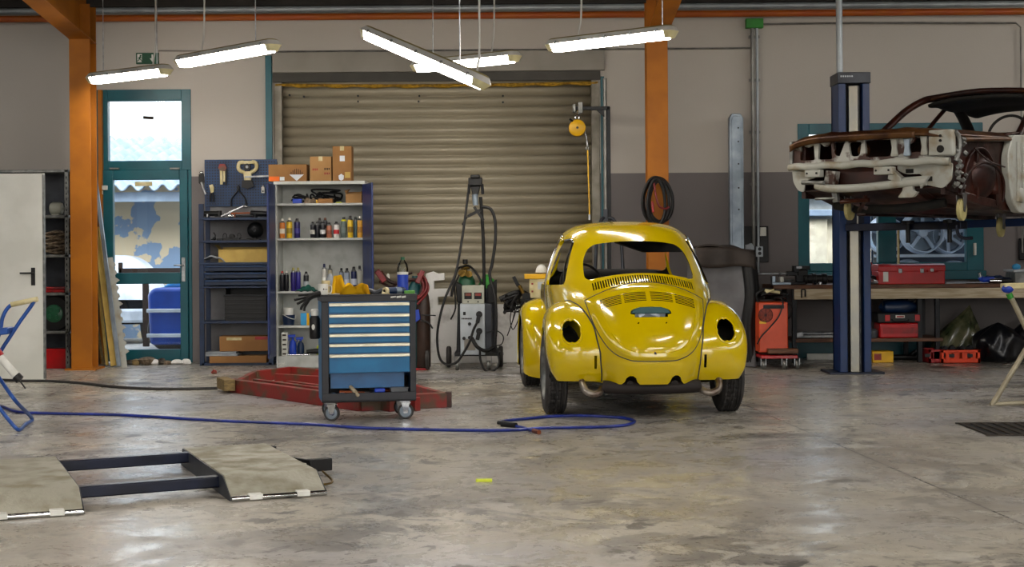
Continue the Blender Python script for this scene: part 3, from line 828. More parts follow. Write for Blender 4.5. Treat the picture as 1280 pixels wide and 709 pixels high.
# underside: axle, silencer with its two elbows, floor pan, interior -------------
MB().bb(-.52, .52, -.3, 2.9, .27, .30).build('floor_pan', 'car_inside', car)
m = MB(); m.tube([(-.36, -.52, .25), (-.2, -.56, .245), (.2, -.56, .245), (.36, -.52, .25)], .05, n=14)
m.cyl((-.168, -.60, .275), (-.168, -.50, .275), .026).cyl((.168, -.60, .275), (.168, -.50, .275), .026)
m.build('silencer', 'exhaust', car)
for s_ in (-1, 1):
    MB().tube([(s_*.37, -.50, .235), (s_*.40, -.58, .21), (s_*.45, -.60, .205), (s_*.50, -.58, .23), (s_*.52, -.50, .29)], .026, n=12).build('exhaust_elbow', 'exhaust_pipe', car)
for s_ in (-1, 1):
    MB().grid(lambda u, v: (s_*(.45+.28*v), -.345*cos(R(-6+200*u)), .318+.345*sin(R(-6+200*u))), 40, 3).build('wheel_housing', 'car_inside', car, solid=.006)
    MB().grid(lambda u, v: (s_*(.45+.28*v), 2.4-.345*cos(R(-6+200*u)), .318+.345*sin(R(-6+200*u))), 40, 3).build('wheel_housing', 'car_inside', car, solid=.006)
MB().cyl((-.6, 0, .32), (.6, 0, .32), .035).ball((0, 0, .32), (.16, .2, .14)).build('axle', 'car_inside', car)
m = MB(); m.tube([(-.54, 1.78, 1.03), (-.3, 1.86, 1.05), (.3, 1.86, 1.05), (.54, 1.78, 1.03)], .05, n=10); m.build('dashboard', 'car_inside', car)
m = MB(); m.tube([(-.3+.18*cos(a*pi/8), 1.45+.05*sin(a*pi/8), .98+.17*sin(a*pi/8)) for a in range(16)], .011, closed=True); m.cyl((-.3, 1.46, .98), (-.3, 1.85, .85), .018)
m.build('steering_wheel', 'car_inside', car)
MB().prism([(0.0, 1.335), (.25, 1.25), (.56, 1.25), (.53, 1.36), (.44, 1.44), (0, 1.46)], 'y', 1.2, 1.5).build('loose_headliner', 'car_inside', car, bev=.01)
MB().bb(-.5, .5, .12, .16, .4, .93).build('rear_bulkhead', 'car_inside', car)
# edge of the side windows: bright trim
for s_ in (-1, 1):
    pts = [(s_*(xsurf(y, z)+.004), y, z) for y, z in ((.235, 1.0), (.4, 1.17), (.53, 1.345), (.7, 1.355))]
    MB().tube(pts, .008, n=8).build('window_trim', 'chrome', car)
    pts = [(s_*(xsurf(y, z)+.003), y, z) for y, z in ((.86, .72), (.86, .85), (.86, .98), (.86, 1.15), (.86, 1.34), (.9, 1.39), (1.2, 1.40), (1.5, 1.38))]
    MB().tube(pts, .011, n=8).build('door_edge', 'chrome', car)
# ================================================================ LEFT SIDE OF THE HALL
def rot2(p, a): return Vector((p[0]*cos(a)-p[1]*sin(a), p[0]*sin(a)+p[1]*cos(a)))
# exit sign on the wall above the door
es = thing('exit_sign', 'small green exit sign with running figure and arrow above the teal door', 'sign', at(184, 73, WALL-.03))
MB().bb(-.13, .13, 0, .03, -.065, .065).build('sign_box', 'sign_green', es, bev=.004)
m = MB(); f = lambda *p: m.add([(x, -.003, z) for x, z in p], [tuple(range(len(p)))])
f((-.115, -.045), (-.06, -.045), (-.06, .05), (-.115, .05)); m.build('door_symbol', 'white_plastic', es)
m = MB(); m.cyl((-.075, -.006, .03), (-.075, -.004, .03), .011, n=10)
for a, b_, w_ in (((-.08, .02), (-.088, -.008), .018), ((-.08, .015), (-.055, .0), .008), ((-.083, .015), (-.105, .0), .008), ((-.088, -.005), (-.065, -.02), .009), ((-.065, -.02), (-.06, -.042), .008), ((-.088, -.005), (-.1, -.025), .009), ((-.1, -.025), (-.115, -.03), .008)):
    m.bar((a[0], -.005, a[1]), (b_[0], -.005, b_[1]), w_, .002, up=(0, 1, 0))
m.build('running_figure', 'sign_green', es)
m = MB(); m.bar((.06, -.005, .045), (.06, -.005, -.01), .016, .002, up=(0, 1, 0)); m.add([(x, -.005, z) for x, z in ((.03, .0), (.09, .0), (.06, -.042))], [(0, 1, 2)])
m.add([(x, -.005, z) for x, z in ((.0, .0), (.0, .0), (.0, .0))], [])
m.build('arrow', 'white_plastic', es)

# white steel door leaf standing in front of the shelving
p = fl(30, 475); Yd = p.y
x1 = AX(55, Yd); zt = AZ(30, 217, Yd)
t = thing('spare_door', 'white steel door leaf with black lever handle in front of the metal shelving', 'door', (x1-.85, Yd, 0))
MB().bb(0, .85, 0, .045, 0, zt).build('panel', 'white_door', t, bev=.004)
m = MB(); m.bb(.85-.014, .852, -.002, .047, .01, zt-.01); m.build('edge_strip', 'galv', t)
hz_ = AZ(42, 347, Yd)
MB().bb(.72, .76, -.012, 0, hz_-.08, hz_+.1).cyl((.74, -.012, hz_+.045), (.74, -.05, hz_+.045), .011).bar((.75, -.05, hz_+.045), (.62, -.05, hz_+.045), .02, .018).cyl((.74, -.016, hz_-.03), (.74, -.01, hz_-.03), .012).build('door_handle', 'black', t, bev=.004)

# metal shelving
Ys = 16.75; xs0, xs1 = AX(-60, Ys), AX(86, Ys); zs_t = AZ(60, 212, Ys)
t = thing('shelving_unit', 'grey perforated steel shelving between the white door leaf and the orange column', 'shelf', (xs0, Ys, 0))
W_ = xs1-xs0; 
for x in (0, W_-.045):
    for y in (0, .42):
        mm = MB()
        for i in range(int(zs_t/.05)): pass
        mm.bb(x, x+.045, y, y+.003, 0, zs_t).bb(x if x else 0, (x if x else 0)+.003, y, y+.045, 0, zs_t)
        up = mm.build('upright', 'galv', t)
        if y == 0:
            mm = MB()
            for i in range(1, int(zs_t/.06)): mm.bb(x+.018, x+.028, y-.002, y, i*.06, i*.06+.025)
            ho = mm.build('slots', 'dark_metal', up)
shz = [AZ(70, v, Ys) for v in (212, 269, 318.5, 366, 414, 461)]
for z in shz: MB().bb(0, W_, 0, .45, z-.03, z).build('shelf', 'galv', t, bev=.003)
MB().bb(0, W_, .45, .455, 0, zs_t).build('back_panel', 'post_grey', t)
def on(px, zi, dy=.15): return Vector((AX(px, Ys), Ys+dy, shz[zi]))
k = Ys/F
q = on(66, 1)
one('motor', 'small round grey motor on the upper shelf beside the orange column', 'motor', MB().lathe([(.02, -.07), (.06, -.065), (.075, -.04), (.075, .04), (.06, .065), (.02, .07)], (0, 0, .075), (1, 0, 0), n=20).bb(-.04, .04, -.05, .05, 0, .02).cyl((.07, 0, .075), (.1, 0, .075), .012), 'machine_cream', q)
m = MB(); 
for i in range(9): m.grid(lambda u, v: ((-.17+.34*u), .12*cos(v*2*pi)*(.9+.05*sin(u*9+i)), .03+i*.026+.014*sin(u*7+i*2)+.022*sin(v*2*pi)), 14, 10, cv=True)
one('folded_blankets', 'pile of folded beige blankets on the second shelf of the grey shelving', 'blanket', m, 'rope', on(62, 2), ang=70)
m = MB(); m.box((0, 0, .02), (.3, .25, .035)).box((.02, 0, .052), (.24, .2, .02), (0, 0, .2))
one('red_folder', 'flat red case lying on the third shelf of the grey shelving', 'case', m, 'red_paint', on(62, 3), bev=.004)
t = thing('cable_reel', 'green round cable reel standing on the shelf above the red box', 'cable reel', on(66, 4)+Vector((-.02, 0, .0)))
MB().lathe([(.05, -.06), (.185, -.06), (.19, -.05), (.06, -.045), (.06, .045), (.19, .05), (.185, .06), (.05, .06)], (0, 0, .19), (0, 1, 0), n=36, cap=False).build('drum', 'black', t)
m = MB()
for i in range(6): m.tube([(cos(a*pi/8)*(.12+.007*(i % 3)), -.03+i*.012, .19+sin(a*pi/8)*(.12+.007*(i % 3))) for a in range(16)], .01, closed=True, k=3)
m.build('cable', 'rubber', t)
m = MB(); m.lathe([(.01, -.075), (.09, -.07), (.1, -.062), (.1, -.055)], (0, 0, .19), (0, 1, 0), n=24)
for i in range(4): m.lathe([(.001, -.082), (.024, -.082), (.026, -.07)], (cos(i*pi/2+.6)*.055, 0, .19+sin(i*pi/2+.6)*.055), (0, 1, 0), n=14)
m.build('socket_plate', 'green_bottle', t)
m = MB(); m.bb(-.16, .16, -.1, .12, 0, .005).bb(-.16, .16, -.105, -.1, 0, .2).bb(-.16, .16, .115, .12, 0, .2).bb(-.165, -.16, -.105, .12, 0, .2).bb(.16, .165, -.105, .12, 0, .2).bb(-.175, .175, -.115, .13, .2, .215)
one('red_box', 'bright red plastic box on the bottom shelf of the grey shelving', 'box', m, 'red_clean', on(64, 5, .12), bev=.003)
one('black_cable', 'black cable loop hanging by the side of the grey shelving', 'cable', MB().tube([at(88, 445, 16.66)+Vector((0, 0, 0)), at(85, 425, 16.66), at(89, 405, 16.66), at(93.5, 396, 16.66), at(92, 420, 16.66), at(88.5, 452, 16.64), Vector((AX(87, 16.6), 16.6, .012))], .009), 'black')

# timber and strips leaning in the corner between column and door
def lean(p0, p1, w, h, lab, mat, name='plank', cat='plank', y0=17.0, y1=17.45, **kw):
    a = Vector((AX(p0[0], y0), y0, 0)); b_ = at(p1[0], p1[1], y1)
    d = b_-a
    m = MB().bar((0, 0, h*.3), d, w, h, up=(0, 1, 0)); return one(name, lab, cat, m, mat, a+Vector((0, 0, .005)), bev=.002)
lean((148, 0), (118.5, 217), .04, .03, 'long thin blue-grey steel strip leaning highest by the teal door', 'metal_blue_grey', 'steel_strip', 'steel strip', 16.9, 17.38)
lean((141, 0), (120.5, 285), .06, .03, 'wide yellowish batten leaning against the wall, rightmost of the battens', 'kraft', y0=16.98, y1=17.42)
lean((133, 0), (117.5, 300), .03, .028, 'thin pale batten leaning between the column and the wide batten', 'kraft', y0=17.1, y1=17.5)
lean((128, 0), (118, 385), .025, .025, 'short thin greenish batten leaning close to the orange column', 'timber', y0=17.22, y1=17.5)
m = MB(); a0_ = Vector((AX(158, 16.98), 16.98, 0))
n_ = 12; pl = [(-.12, 0), (.0, 0)]
L_ = AZ(140, 318, 17.3)/cos(R(12))
for i in range(n_): 
    z0_ = L_*(.12+.86*i/n_); pl += [(.0, z0_), (.025 if i % 3 else .045, z0_+.02), (.02, z0_+.05), (0, z0_+.062)]
pl += [(0, L_), (-.09, L_+.01), (-.12, L_*.5)]
m.prism(pl, 'y', 0, .012)
o = one('plaster_offcut', 'grey notched board leaning against the teal door, right of the battens', 'board', m, 'primer', a0_)
o.rotation_euler = (R(-14), R(-11), 0)
m = MB()
lean((150, 0), (133, 320), .02, .02, 'short dark rod leaning behind the notched board', 'print_dark', 'rod', 'rod', 17.1, 17.45)
# rubble and offcuts at the foot of the door
for i, (px, sz, mt, lb) in enumerate(((161, .05, 'dirt', 'black lump'), (168, .05, 'timber', 'wooden offcut'), (181, .075, 'rope', 'biggest brown stone'), (193, .045, 'masonry', 'small pale stone'), (201, .05, 'dirt', 'round black lump'), (209, .04, 'rope', 'small brown stone'), (220, .05, 'masonry', 'flat pale stone'), (232, .045, 'masonry', 'last pale stone'))):
    rnd = random.Random(i)
    ph = [rnd.random()*6 for _ in range(4)]
    m = MB().ball((0, 0, sz*.62), (sz*1.3, sz*.8, sz*.7), n=10, m=7, fn=lambda d: 1+.14*sin(d.x*3+ph[0])+.14*sin(d.y*4+ph[1])+.12*sin(d.z*5+ph[2]))
    where = ['next to the leaning boards', 'second from the leaning boards', 'in the rubble below the door pane', 'right of the biggest stone', 'below the middle of the door', 'right of the round black lump', 'near the right edge of the door', 'at the door frame foot by the blue rack'][i]
    one('stone' if 'stone' in lb else 'offcut', '%s %s' % (lb, where), 'stone' if 'stone' in lb else 'offcut', m, mt, (AX(px, 17.3), 17.3, -.002), ang=50)
one('red_stone', 'small reddish stone alone on the floor left of the red frame', 'stone', MB().ball((0, 0, .02), (.03, .025, .025), n=9, m=6, fn=lambda d: 1+.2*sin(d.x*5+d.z*3)), 'red_dirty', fl(268, 467.5))

# ---------------------------------------------------------------- blue rack with perforated board
Yr = 17.1; kr = Yr/F
rx0, rx1 = AX(248.5, Yr), AX(341, Yr); rzt = AZ(290, 257, Yr); W_ = rx1-rx0
rk = thing('tool_rack', 'tall dark blue tool rack with perforated board, shelves and drawers', 'rack', (rx0, Yr, 0))
for x in (0, W_-.055):
    MB().bb(x, x+.055, 0, .03, 0, rzt+.02).build('upright', 'blue_rack', rk, bev=.003)
    MB().bb(x, x+.055, .37, .40, 0, AZ(290, 200, Yr)).build('upright', 'blue_rack', rk, bev=.003)
pz0, pz1 = AZ(290, 258, Yr+.35), AZ(290, 199.5, Yr+.35)
pb = MB().bb(-.0, W_, .352, .366, pz0, pz1).build('perforated_board', 'peg_blue', rk, bev=.002)
m = MB(); nx_, nz2 = 26, 16
for i in range(nx_):
    for j in range(nz2):
        x = .03+(W_-.06)*i/(nx_-1); z = pz0+.03+(pz1-pz0-.06)*j/(nz2-1)
        m.add([(x-.008, .3512, z-.008), (x+.008, .3512, z-.008), (x+.008, .3512, z+.008), (x-.008, .3512, z+.008)], [(0, 1, 2, 3)])
m.build('holes', 'navy', pb)
rz = {n_: AZ(290, v, Yr) for n_, v in (('s1', 272), ('s2', 300.5), ('s3', 328), ('d0', 358), ('s4', 401.5), ('s5', 458))}
for n_ in ('s1', 's2', 's3', 's4'):
    MB().bb(.01, W_-.01, -.005, .37, rz[n_]-.028, rz[n_]).build('shelf', 'blue_rack', rk, bev=.003)
MB().bb(.02, W_-.02, 0, .37, .0, .03).build('shelf', 'blue_rack', rk, bev=.003)
MB().bb(.05, W_-.05, .375, .385, .03, pz0).build('back_panel', 'grey_cover', rk)
h3 = (rz['s3']-.03-rz['d0'])/3
for i in range(3):
    z = rz['s3']-.03-h3*(i+1)
    d_ = MB().bb(.06, W_-.06, -.012, .35, z+.012, z+h3-.004).build('drawer', 'blue_rack', rk, bev=.004)
    MB().bar((.08, -.028, z+h3-.018), (W_-.08, -.028, z+h3-.018), .02, .018).build('drawer_handle', 'peg_blue', d_, bev=.004)
MB().bb(.0, W_, -.005, .37, rz['d0']-.02, rz['d0']).build('shelf', 'blue_rack', rk, bev=.003)
# hanging tools: y plane just in front of the board
Yp = Yr+.33
def hang(name, lab, px, py, mb, mats, cat=None, rot=0):
    o = tag(mb.build(name, mats, bev=.0015), lab, cat or name.replace('_', ' ')); o.location = at(px, py, Yp); o.rotation_euler = (0, rot, 0); return o
def pliers(L_=.2, open_=.10, jaw=.05):
    m = MB(); m.mat(0)
    for s_ in (-1, 1):
        m.tube([(s_*.006, 0, 0), (s_*.02, 0, -.03), (s_*(.02+open_*.35), 0, -L_*.45), (s_*open_*.5, 0, -L_*.8)], .009, n=8)
        m.mat(1).prism([(0, .0), (s_*.014, .0), (s_*.018, jaw*.5), (s_*.006, jaw), (0, jaw)], 'y', -.008, .008); m.mat(0)
    m.mat(1).cyl((0, -.013, 0), (0, .013, 0), .013, n=12); return m
hang('pliers', 'black pliers hanging open on the middle of the blue board', 298, 237, pliers(.24, .17, .05), ['black', 'dark_metal'])
m = MB(); m.mat(0).prism([(-.03, 0), (.025, .01), (.03, -.09), (.005, -.13), (-.03, -.1)], 'y', -.02, .01); m.mat(1).tube([(0, -.015, -.09), (.02, -.02, -.16), (.05, -.02, -.23)], .014, n=8)
m.mat(2).ball((0, -.01, .02), (.025, .015, .018), n=10, m=6); hang('grease_gun', 'black and chrome gripping tool hanging at the left edge of the blue board', 252, 218, m, ['black', 'steel', 'chrome'], 'tool')
m = MB(); m.mat(0).prism([(-.045, .0), (-.03, .045), (.03, .045), (.05, .0), (.03, -.04), (-.03, -.03)], 'y', -.02, .01)
m.mat(1).bar((-.012, -.01, -.03), (-.01, -.01, -.19), .03, .018, up=(0, 1, 0)); m.mat(1).bar((.022, -.01, -.03), (.022, -.01, -.16), .02, .015, up=(0, 1, 0)); m.mat(2).bar((.045, -.005, -.02), (.04, -.005, -.2), .02, .015, up=(0, 1, 0))
hang('riveter', 'red-headed steel tool hanging near the top of the blue board', 278, 210, m, ['red_dirty', 'cream', 'black'], 'tool')
m = MB(); m.mat(0).prism([(-.03, .04), (.01, .05), (.025, .01), (.02, -.04), (-.01, -.05), (-.02, 0)], 'y', -.02, .01)
for s_ in (-1, 1): m.mat(1).tube([(s_*.008, -.01, -.04), (s_*.016, -.01, -.09), (s_*.018, -.01, -.15)], .010, n=8)
hang('cutters', 'small white-headed cutters hanging low on the left of the blue board', 265, 236, m, ['cream', 'black'], 'tool')
# big two handed chain-type tool: white ring body
m = MB(); ou = [(.105*cos(2*pi*i/24)*1.0, .075*sin(2*pi*i/24)) for i in range(24)]
m.mat(0)
pts = [(-.045, .055), (-.09, .05), (-.105, .0), (-.085, -.04), (-.04, -.075), (-.045, -.13), (.015, -.15), (.045, -.13), (.05, -.07), (.09, -.03), (.105, .01), (.09, .05), (.05, .06)]
m.tube([(x, -.01, z) for x, z in pts[:4]+[(-.04, -.06)]], .022, n=8); m.tube([(x, -.01, z) for x, z in [(.04, -.06), (.09, -.03), (.105, .01), (.09, .05), (.05, .06)]], .022, n=8)
m.bar((-.09, -.01, .055), (.09, -.01, .055), .035, .03, up=(0, 1, 0)); m.prism([(-.045, -.05), (.045, -.05), (.04, -.15), (-.035, -.15)], 'y', -.03, .01)
m.mat(1).cyl((0, -.04, .0), (0, .01, .0), .04, n=18); m.prism([(-.06, -.15), (.05, -.15), (.075, -.22), (-.0, -.25), (-.07, -.23)], 'y', -.02, .01)
m.mat(2).cyl((0, -.045, 0), (0, -.04, 0), .016, n=12); m.bar((-.03, -.04, -.115), (.25, -.05, -.105), .018, .012, up=(0, 1, 0))
hang('spot_welder_tongs', 'large white two-armed tool hanging at the top right of the blue board', 309.5, 209, m, ['cream', 'black', 'steel'], 'tool')
m = MB(); m.mat(0).bb(-.018, .018, -.02, 0, -.04, .03).cyl((0, -.015, .03), (0, -.015, .045), .009); m.mat(1).cyl((0, -.022, -.02), (0, -.02, -.02), .01)
hang('padlock', 'small white tag hanging at the lower right of the blue board', 329, 237, m, ['white_plastic', 'black'], 'tag')

def rp(px, key, dy=.15): return Vector((AX(px, Yr), Yr+dy, rz[key]))
def wrench(L_=.25, w=.02):
    m = MB(); m.bar((-L_/2, 0, .008), (L_/2, 0, .008), w, .008)
    for s_ in (-1, 1): m.prism([(s_*L_/2-s_*.005, -.012), (s_*L_/2+s_*.02, -.022), (s_*L_/2+s_*.038, -.014), (s_*L_/2+s_*.018, -.004), (s_*L_/2+s_*.018, .006), (s_*L_/2+s_*.038, .014), (s_*L_/2+s_*.018, .024), (s_*L_/2-s_*.005, .012)], 'z', .002, .014)
    return m
# first shelf: jumble of hand tools
one('grinder', 'black angle grinder lying left on the top shelf of the blue rack', 'grinder', MB().cyl((-.12, 0, .045), (.08, 0, .05), .032, .026).cyl((.09, 0, .02), (.09, 0, .08), .03).lathe([(.001, 0), (.055, 0), (.055, .008), (.001, .008)], (.09, 0, .012), n=20).cyl((.09, .0, .05), (.09, .09, .06), .012), 'black', rp(262, 's1', .1), rz=.3)
o = one('jack_handle', 'thin chrome bar propped up steeply on the top shelf of the blue rack', 'bar', MB().bar((-.12, 0, .015), (.13, .0, .13), .022, .014).cyl((.13, 0, .13), (.18, 0, .125), .014), 'chrome', rp(289, 's1', .05), bev=.002)
one('flat_bar', 'copper coloured flat bar lying on the top shelf of the blue rack', 'bar', MB().bar((-.1, 0, .05), (.2, 0, .055), .03, .018).bb(-.1, -.05, -.02, .02, 0, .05).bb(.14, .18, -.02, .02, 0, .05), 'copper', rp(297, 's1', .16), bev=.003)
one('ratchet', 'dark ratchet lying at the front of the top rack shelf', 'ratchet', MB().cyl((-.14, 0, .016), (.06, 0, .016), .012).cyl((.08, 0, 0), (.08, 0, .035), .028, n=14), 'dark_metal', rp(310, 's1', .03), rz=-.1)
one('drill', 'black drill body lying right on the top shelf of the blue rack', 'drill', MB().cyl((-.1, 0, .045), (.09, 0, .04), .036, .03).bar((-.06, 0, .04), (-.09, .08, .03), .03, .04).cyl((.09, 0, .04), (.14, 0, .04), .018, .01), 'dark_metal', rp(322, 's1', .14), rz=-.25)
one('socket', 'shiny socket standing left on the top shelf of the blue rack', 'socket', MB().lathe([(.018, 0), (.02, .004), (.02, .04), (.012, .042)], n=12), 'chrome', rp(259, 's1', .0+.03))
one('socket', 'shiny socket lying in the middle of the top rack shelf below the copper bar', 'socket', MB().cyl((-.03, 0, .018), (.03, 0, .018), .018, n=12), 'chrome', rp(289, 's1', .02))
# second shelf
t = thing('round_lamp', 'round dark inspection lamp standing right on the second shelf of the blue rack', 'lamp', rp(317, 's2', .12))
MB().lathe([(.02, .07), (.06, .055), (.088, .02), (.092, 0), (.08, -.008), (.075, .0)], (0, 0, .115), (0, -1, 0), n=32, cap=False).build('housing', 'dark_metal', t)
MB().lathe([(.001, .025), (.04, .02), (.075, .004)], (0, 0, .115), (0, -1, 0), n=28).build('lens', 'grey_tank', t)
MB().bb(-.06, .06, -.05, .05, 0, .012).bb(-.02, .02, -.02, .02, 0, .05).build('foot', 'black', t, bev=.003)
m = MB().bb(-.09, .09, -.03, .03, 0, .03)
for s_ in (-.08, .08): m.tube([(s_-.02, 0, .02), (s_-.02, 0, .06), (s_+.0, 0, .08), (s_+.02, 0, .06), (s_+.02, 0, .02)], .004, n=6)
m.cyl((0, -.03, .045), (0, .03, .045), .028, n=14)
one('bench_grinder', 'small grinder with two wire loops on the second shelf of the blue rack', 'grinder', m, 'black', rp(289, 's2', .05))
one('hook', 'dark hook with pale tip at the left of the second rack shelf', 'hook', MB().tube([(-.04, 0, .012), (0, 0, .02), (.01, 0, .06), (-.01, 0, .09)], .007).ball((-.0, 0, .02), (.022, .02, .02), n=10, m=6), 'dark_metal', rp(267, 's2', .05))
one('clamp', 'small black clamp lying near the left of the second rack shelf', 'clamp', MB().bb(-.04, .03, -.02, .02, 0, .022).cyl((.03, 0, .012), (.07, 0, .012), .008), 'black', rp(275, 's2', .03), bev=.002)
one('file', 'flat black file lying between the grinder and the round lamp', 'file', MB().bb(-.07, .05, -.012, .012, 0, .01).cyl((.05, 0, .008), (.11, 0, .008), .01), 'black', rp(302, 's2', .02), bev=.001)
# third shelf: kraft tray and cloth
m = MB(); w2 = .29; m.bb(-w2, w2, -.12, .12, 0, .006)
m.bb(-w2, w2, -.124, -.12, 0, .145).bb(-w2, w2, .12, .124, 0, .17).bb(-w2-.004, -w2, -.124, .124, 0, .145).bb(w2, w2+.004, -.124, .124, 0, .145)
m.add([(-w2, -.122, .145), (-w2-.05, -.122, .2), (-w2-.05, .12, .2), (-w2, .12, .145)], [(0, 1, 2, 3)])
one('cardboard_tray', 'long open yellowish cardboard box on the rack shelf above the blue drawers', 'box', m, 'kraft', (AX(304.5, Yr), Yr+.18, rz['s3']))
one('cloth', 'pale grey crumpled cloth hanging over the left end of the shelf above the drawers', 'cloth', MB().grid(lambda u, v: (-.15+.30*u, -.1+.2*v, .07*sin(pi*u)**.8*(.8+.2*sin(v*5))+.004+.006*sin(u*17)), 20, 10), 'grey_cloth', (AX(264, Yr), Yr+.11, rz['s3']), solid=.006)
# crate on the fourth shelf and cartons at the bottom
t = thing('black_crate', 'black plastic crate standing under the drawers of the blue rack', 'crate', (AX(306, Yr), Yr+.18, rz['s4']))
cw = .235; chh = AZ(300, 361, Yr)-rz['s4']
m = MB().bb(-cw, cw, -.15, .15, 0, .01).bb(-cw, cw, -.155, -.14, 0, chh*.78).bb(-cw, cw, .14, .155, 0, chh).bb(-cw, -cw+.012, -.15, .15, 0, chh).bb(cw-.012, cw, -.15, .15, 0, chh)
for i in range(5): m.bb(-cw, cw, -.16, -.155, .03+i*.05, .045+i*.05)
m.build('body', 'black', t, bev=.003)
MB().bb(-cw-.012, cw+.012, -.168, -.14, chh*.76, chh*.82).build('rim', 'dark_metal', t, bev=.003)
def carton(name, lab, loc, sx, sy, sz, mat='cardboard', rzz=0, marks=(), tape=True, open_=False):
    t = thing(name, lab, 'box', loc, rzz)
    MB().bb(-sx/2, sx/2, -sy/2, sy/2, 0, sz).build('body', mat, t, bev=.003)
    if tape: MB().bb(-.022, .022, -sy/2-.0015, sy/2+.0015, sz-.0005, sz+.0015).bb(-.022, .022, -sy/2-.0018, -sy/2, sz-.05, sz).build('tape', 'cream', t)
    for nm, x0, x1, z0, z1, mm in marks: MB().bb(x0, x1, -sy/2-.002, -sy/2+.001, z0, z1).build(nm, mm, t)
    return t
yb = Yr+.16
one('wood_board', 'pale board lying lowest on the floor of the blue rack', 'board', MB().bb(-.34, .3, -.17, .1, 0, .075), 'cardboard', (AX(299, Yr), yb-.02, .03), bev=.004)
one('grey_sheets', 'stack of pale blue-grey sheets on the flat board in the blue rack', 'sheets', MB().bb(-.36, -.0, -.15, .12, 0, .025).box((-.2, .0, .036), (.34, .24, .018), (0, 0, .06)), 'grey_cloth', (AX(296, Yr), yb-.02, .106), bev=.002)
carton('carton', 'low brown carton with pale top label at the bottom of the blue rack', (AX(303, Yr), yb+.02, .155), .56, .24, .17, 'cardboard', .03, (('label', -.2, -.03, .125, .155, 'cream'), ('red_stripe', .12, .27, .13, .165, 'red_paint')), False)

# ---------------------------------------------------------------- white cabinet with blue doors
Yk = 16.73; kx0, kx1 = AX(344.5, Yk), AX(455.5, Yk); kz = lambda v: AZ(400, v, Yk); KT = kz(226.5); W_ = kx1-kx0
cb = thing('cabinet', 'pale grey steel cabinet with open blue doors, full of spray cans', 'cabinet', (kx0, Yk, 0))
dpt = .42
m = MB().bb(0, .018, 0, dpt, 0, KT).bb(W_-.018, W_, 0, dpt, 0, KT).bb(0, W_, dpt-.01, dpt, 0, KT).bb(-.015, W_+.015, -.02, dpt, KT-.035, KT).bb(.0, W_, .01, .02, 0.0, kz(445))
m.build('body', 'cabinet_grey', cb, bev=.003)
kzs = {'k1': kz(254), 'k2': kz(297.5), 'k3': kz(364), 'k4': kz(407), 'k5': kz(445)}
for n_, z in kzs.items(): MB().bb(.018, W_-.018, 0.012, dpt-.01, z-.024, z).build('shelf', 'cabinet_grey', cb, bev=.002)
def cdoor(x, ang, mirror):
    m = MB().bb(0, .49, -.02, 0, .13, KT-.04); d_ = m.build('cabinet_door', 'blue_door', cb, bev=.003)
    d_.location = (x, 0, 0); d_.rotation_euler = (0, 0, ang)
    if mirror: MB().bb(.03, .46, 0.0, .004, .17, KT-.08).build('inner_panel', 'green_bottle' if False else 'blue_door', d_); MB().bb(.44, .46, -.035, -.02, .95, 1.1).build('door_handle', 'dark_metal', d_, bev=.002)
    else: MB().bb(.44, .46, .0, .012, .95, 1.1).build('lock', 'dark_metal', d_, bev=.002)
cdoor(0.0, R(-89.5), True); cdoor(W_, R(-73), False)
def kp(px, key, dy=.12): return Vector((AX(px, Yk), Yk+dy, kzs[key]))
# cartons on top
t = carton('carton', 'wide low carton with orange label and warning print on top of the cabinet', (AX(360, Yk), Yk+.13, KT), .42, .24, AZ(360, 205.5, Yk)-KT, 'cardboard', 0, (('orange_label', -.205, -.09, .005, .055, 'label_orange'), ('white_label', -.085, -.035, .01, .05, 'paper')), False)
sy = -.122; m = MB(); hh = .0
m.add([(x+.1, sy, z+.04) for x, z in ((-.08, .035), (.08, .035), (.0, -.035))], [(0, 1, 2)]); m.build('diamond_mark', 'paper', t)
m = MB()
for i in range(7): m.bar((.1-.06+.02*i, sy, .075), (.1-.06+.02*i, sy, .075+.03+.035*sin(pi*i/6)), .007, .001, up=(0, 1, 0))
m.build('flame_mark', 'print_dark', t)
t = carton('carton', 'nearly square carton with small red print, middle one on top of the cabinet', (AX(401, Yk), Yk+.13, KT), .235, .2, AZ(400, 195.5, Yk)-KT, 'cardboard2', 0, (), True)
for x, mt in ((-.06, 'red_paint'), (.07, 'red_paint'), (.07, 'print_dark')):
    z = .13 if mt == 'red_paint' and x < 0 else (.085 if mt == 'red_paint' else .135)
    m = MB()
    for i in range(4): m.bb(x-.028+i*.016, x-.018+i*.016, -.1025, -.1, z-.012+.003*(i % 2), z+.012)
    m.build('print', mt, t)
t = carton('carton', 'tallest carton, rightmost on top of the cabinet, with white squares', (AX(428, Yk), Yk+.13, KT), .21, .2, AZ(428, 182.5, Yk)-KT, 'cardboard', 0, (('white_square', -.025, .03, .22, .28, 'paper'), ('yellow_stamp', .03, .09, .035, .1, 'kraft')), True)
m = MB(); m.add([(x-.01, -.1025, z+.04) for x, z in ((-.03, .02), (-.0, .04), (.03, .02), (.025, -.02), (0, -.035), (-.025, -.02))], [tuple(range(6))]); m.build('shield_mark', 'paper', t)

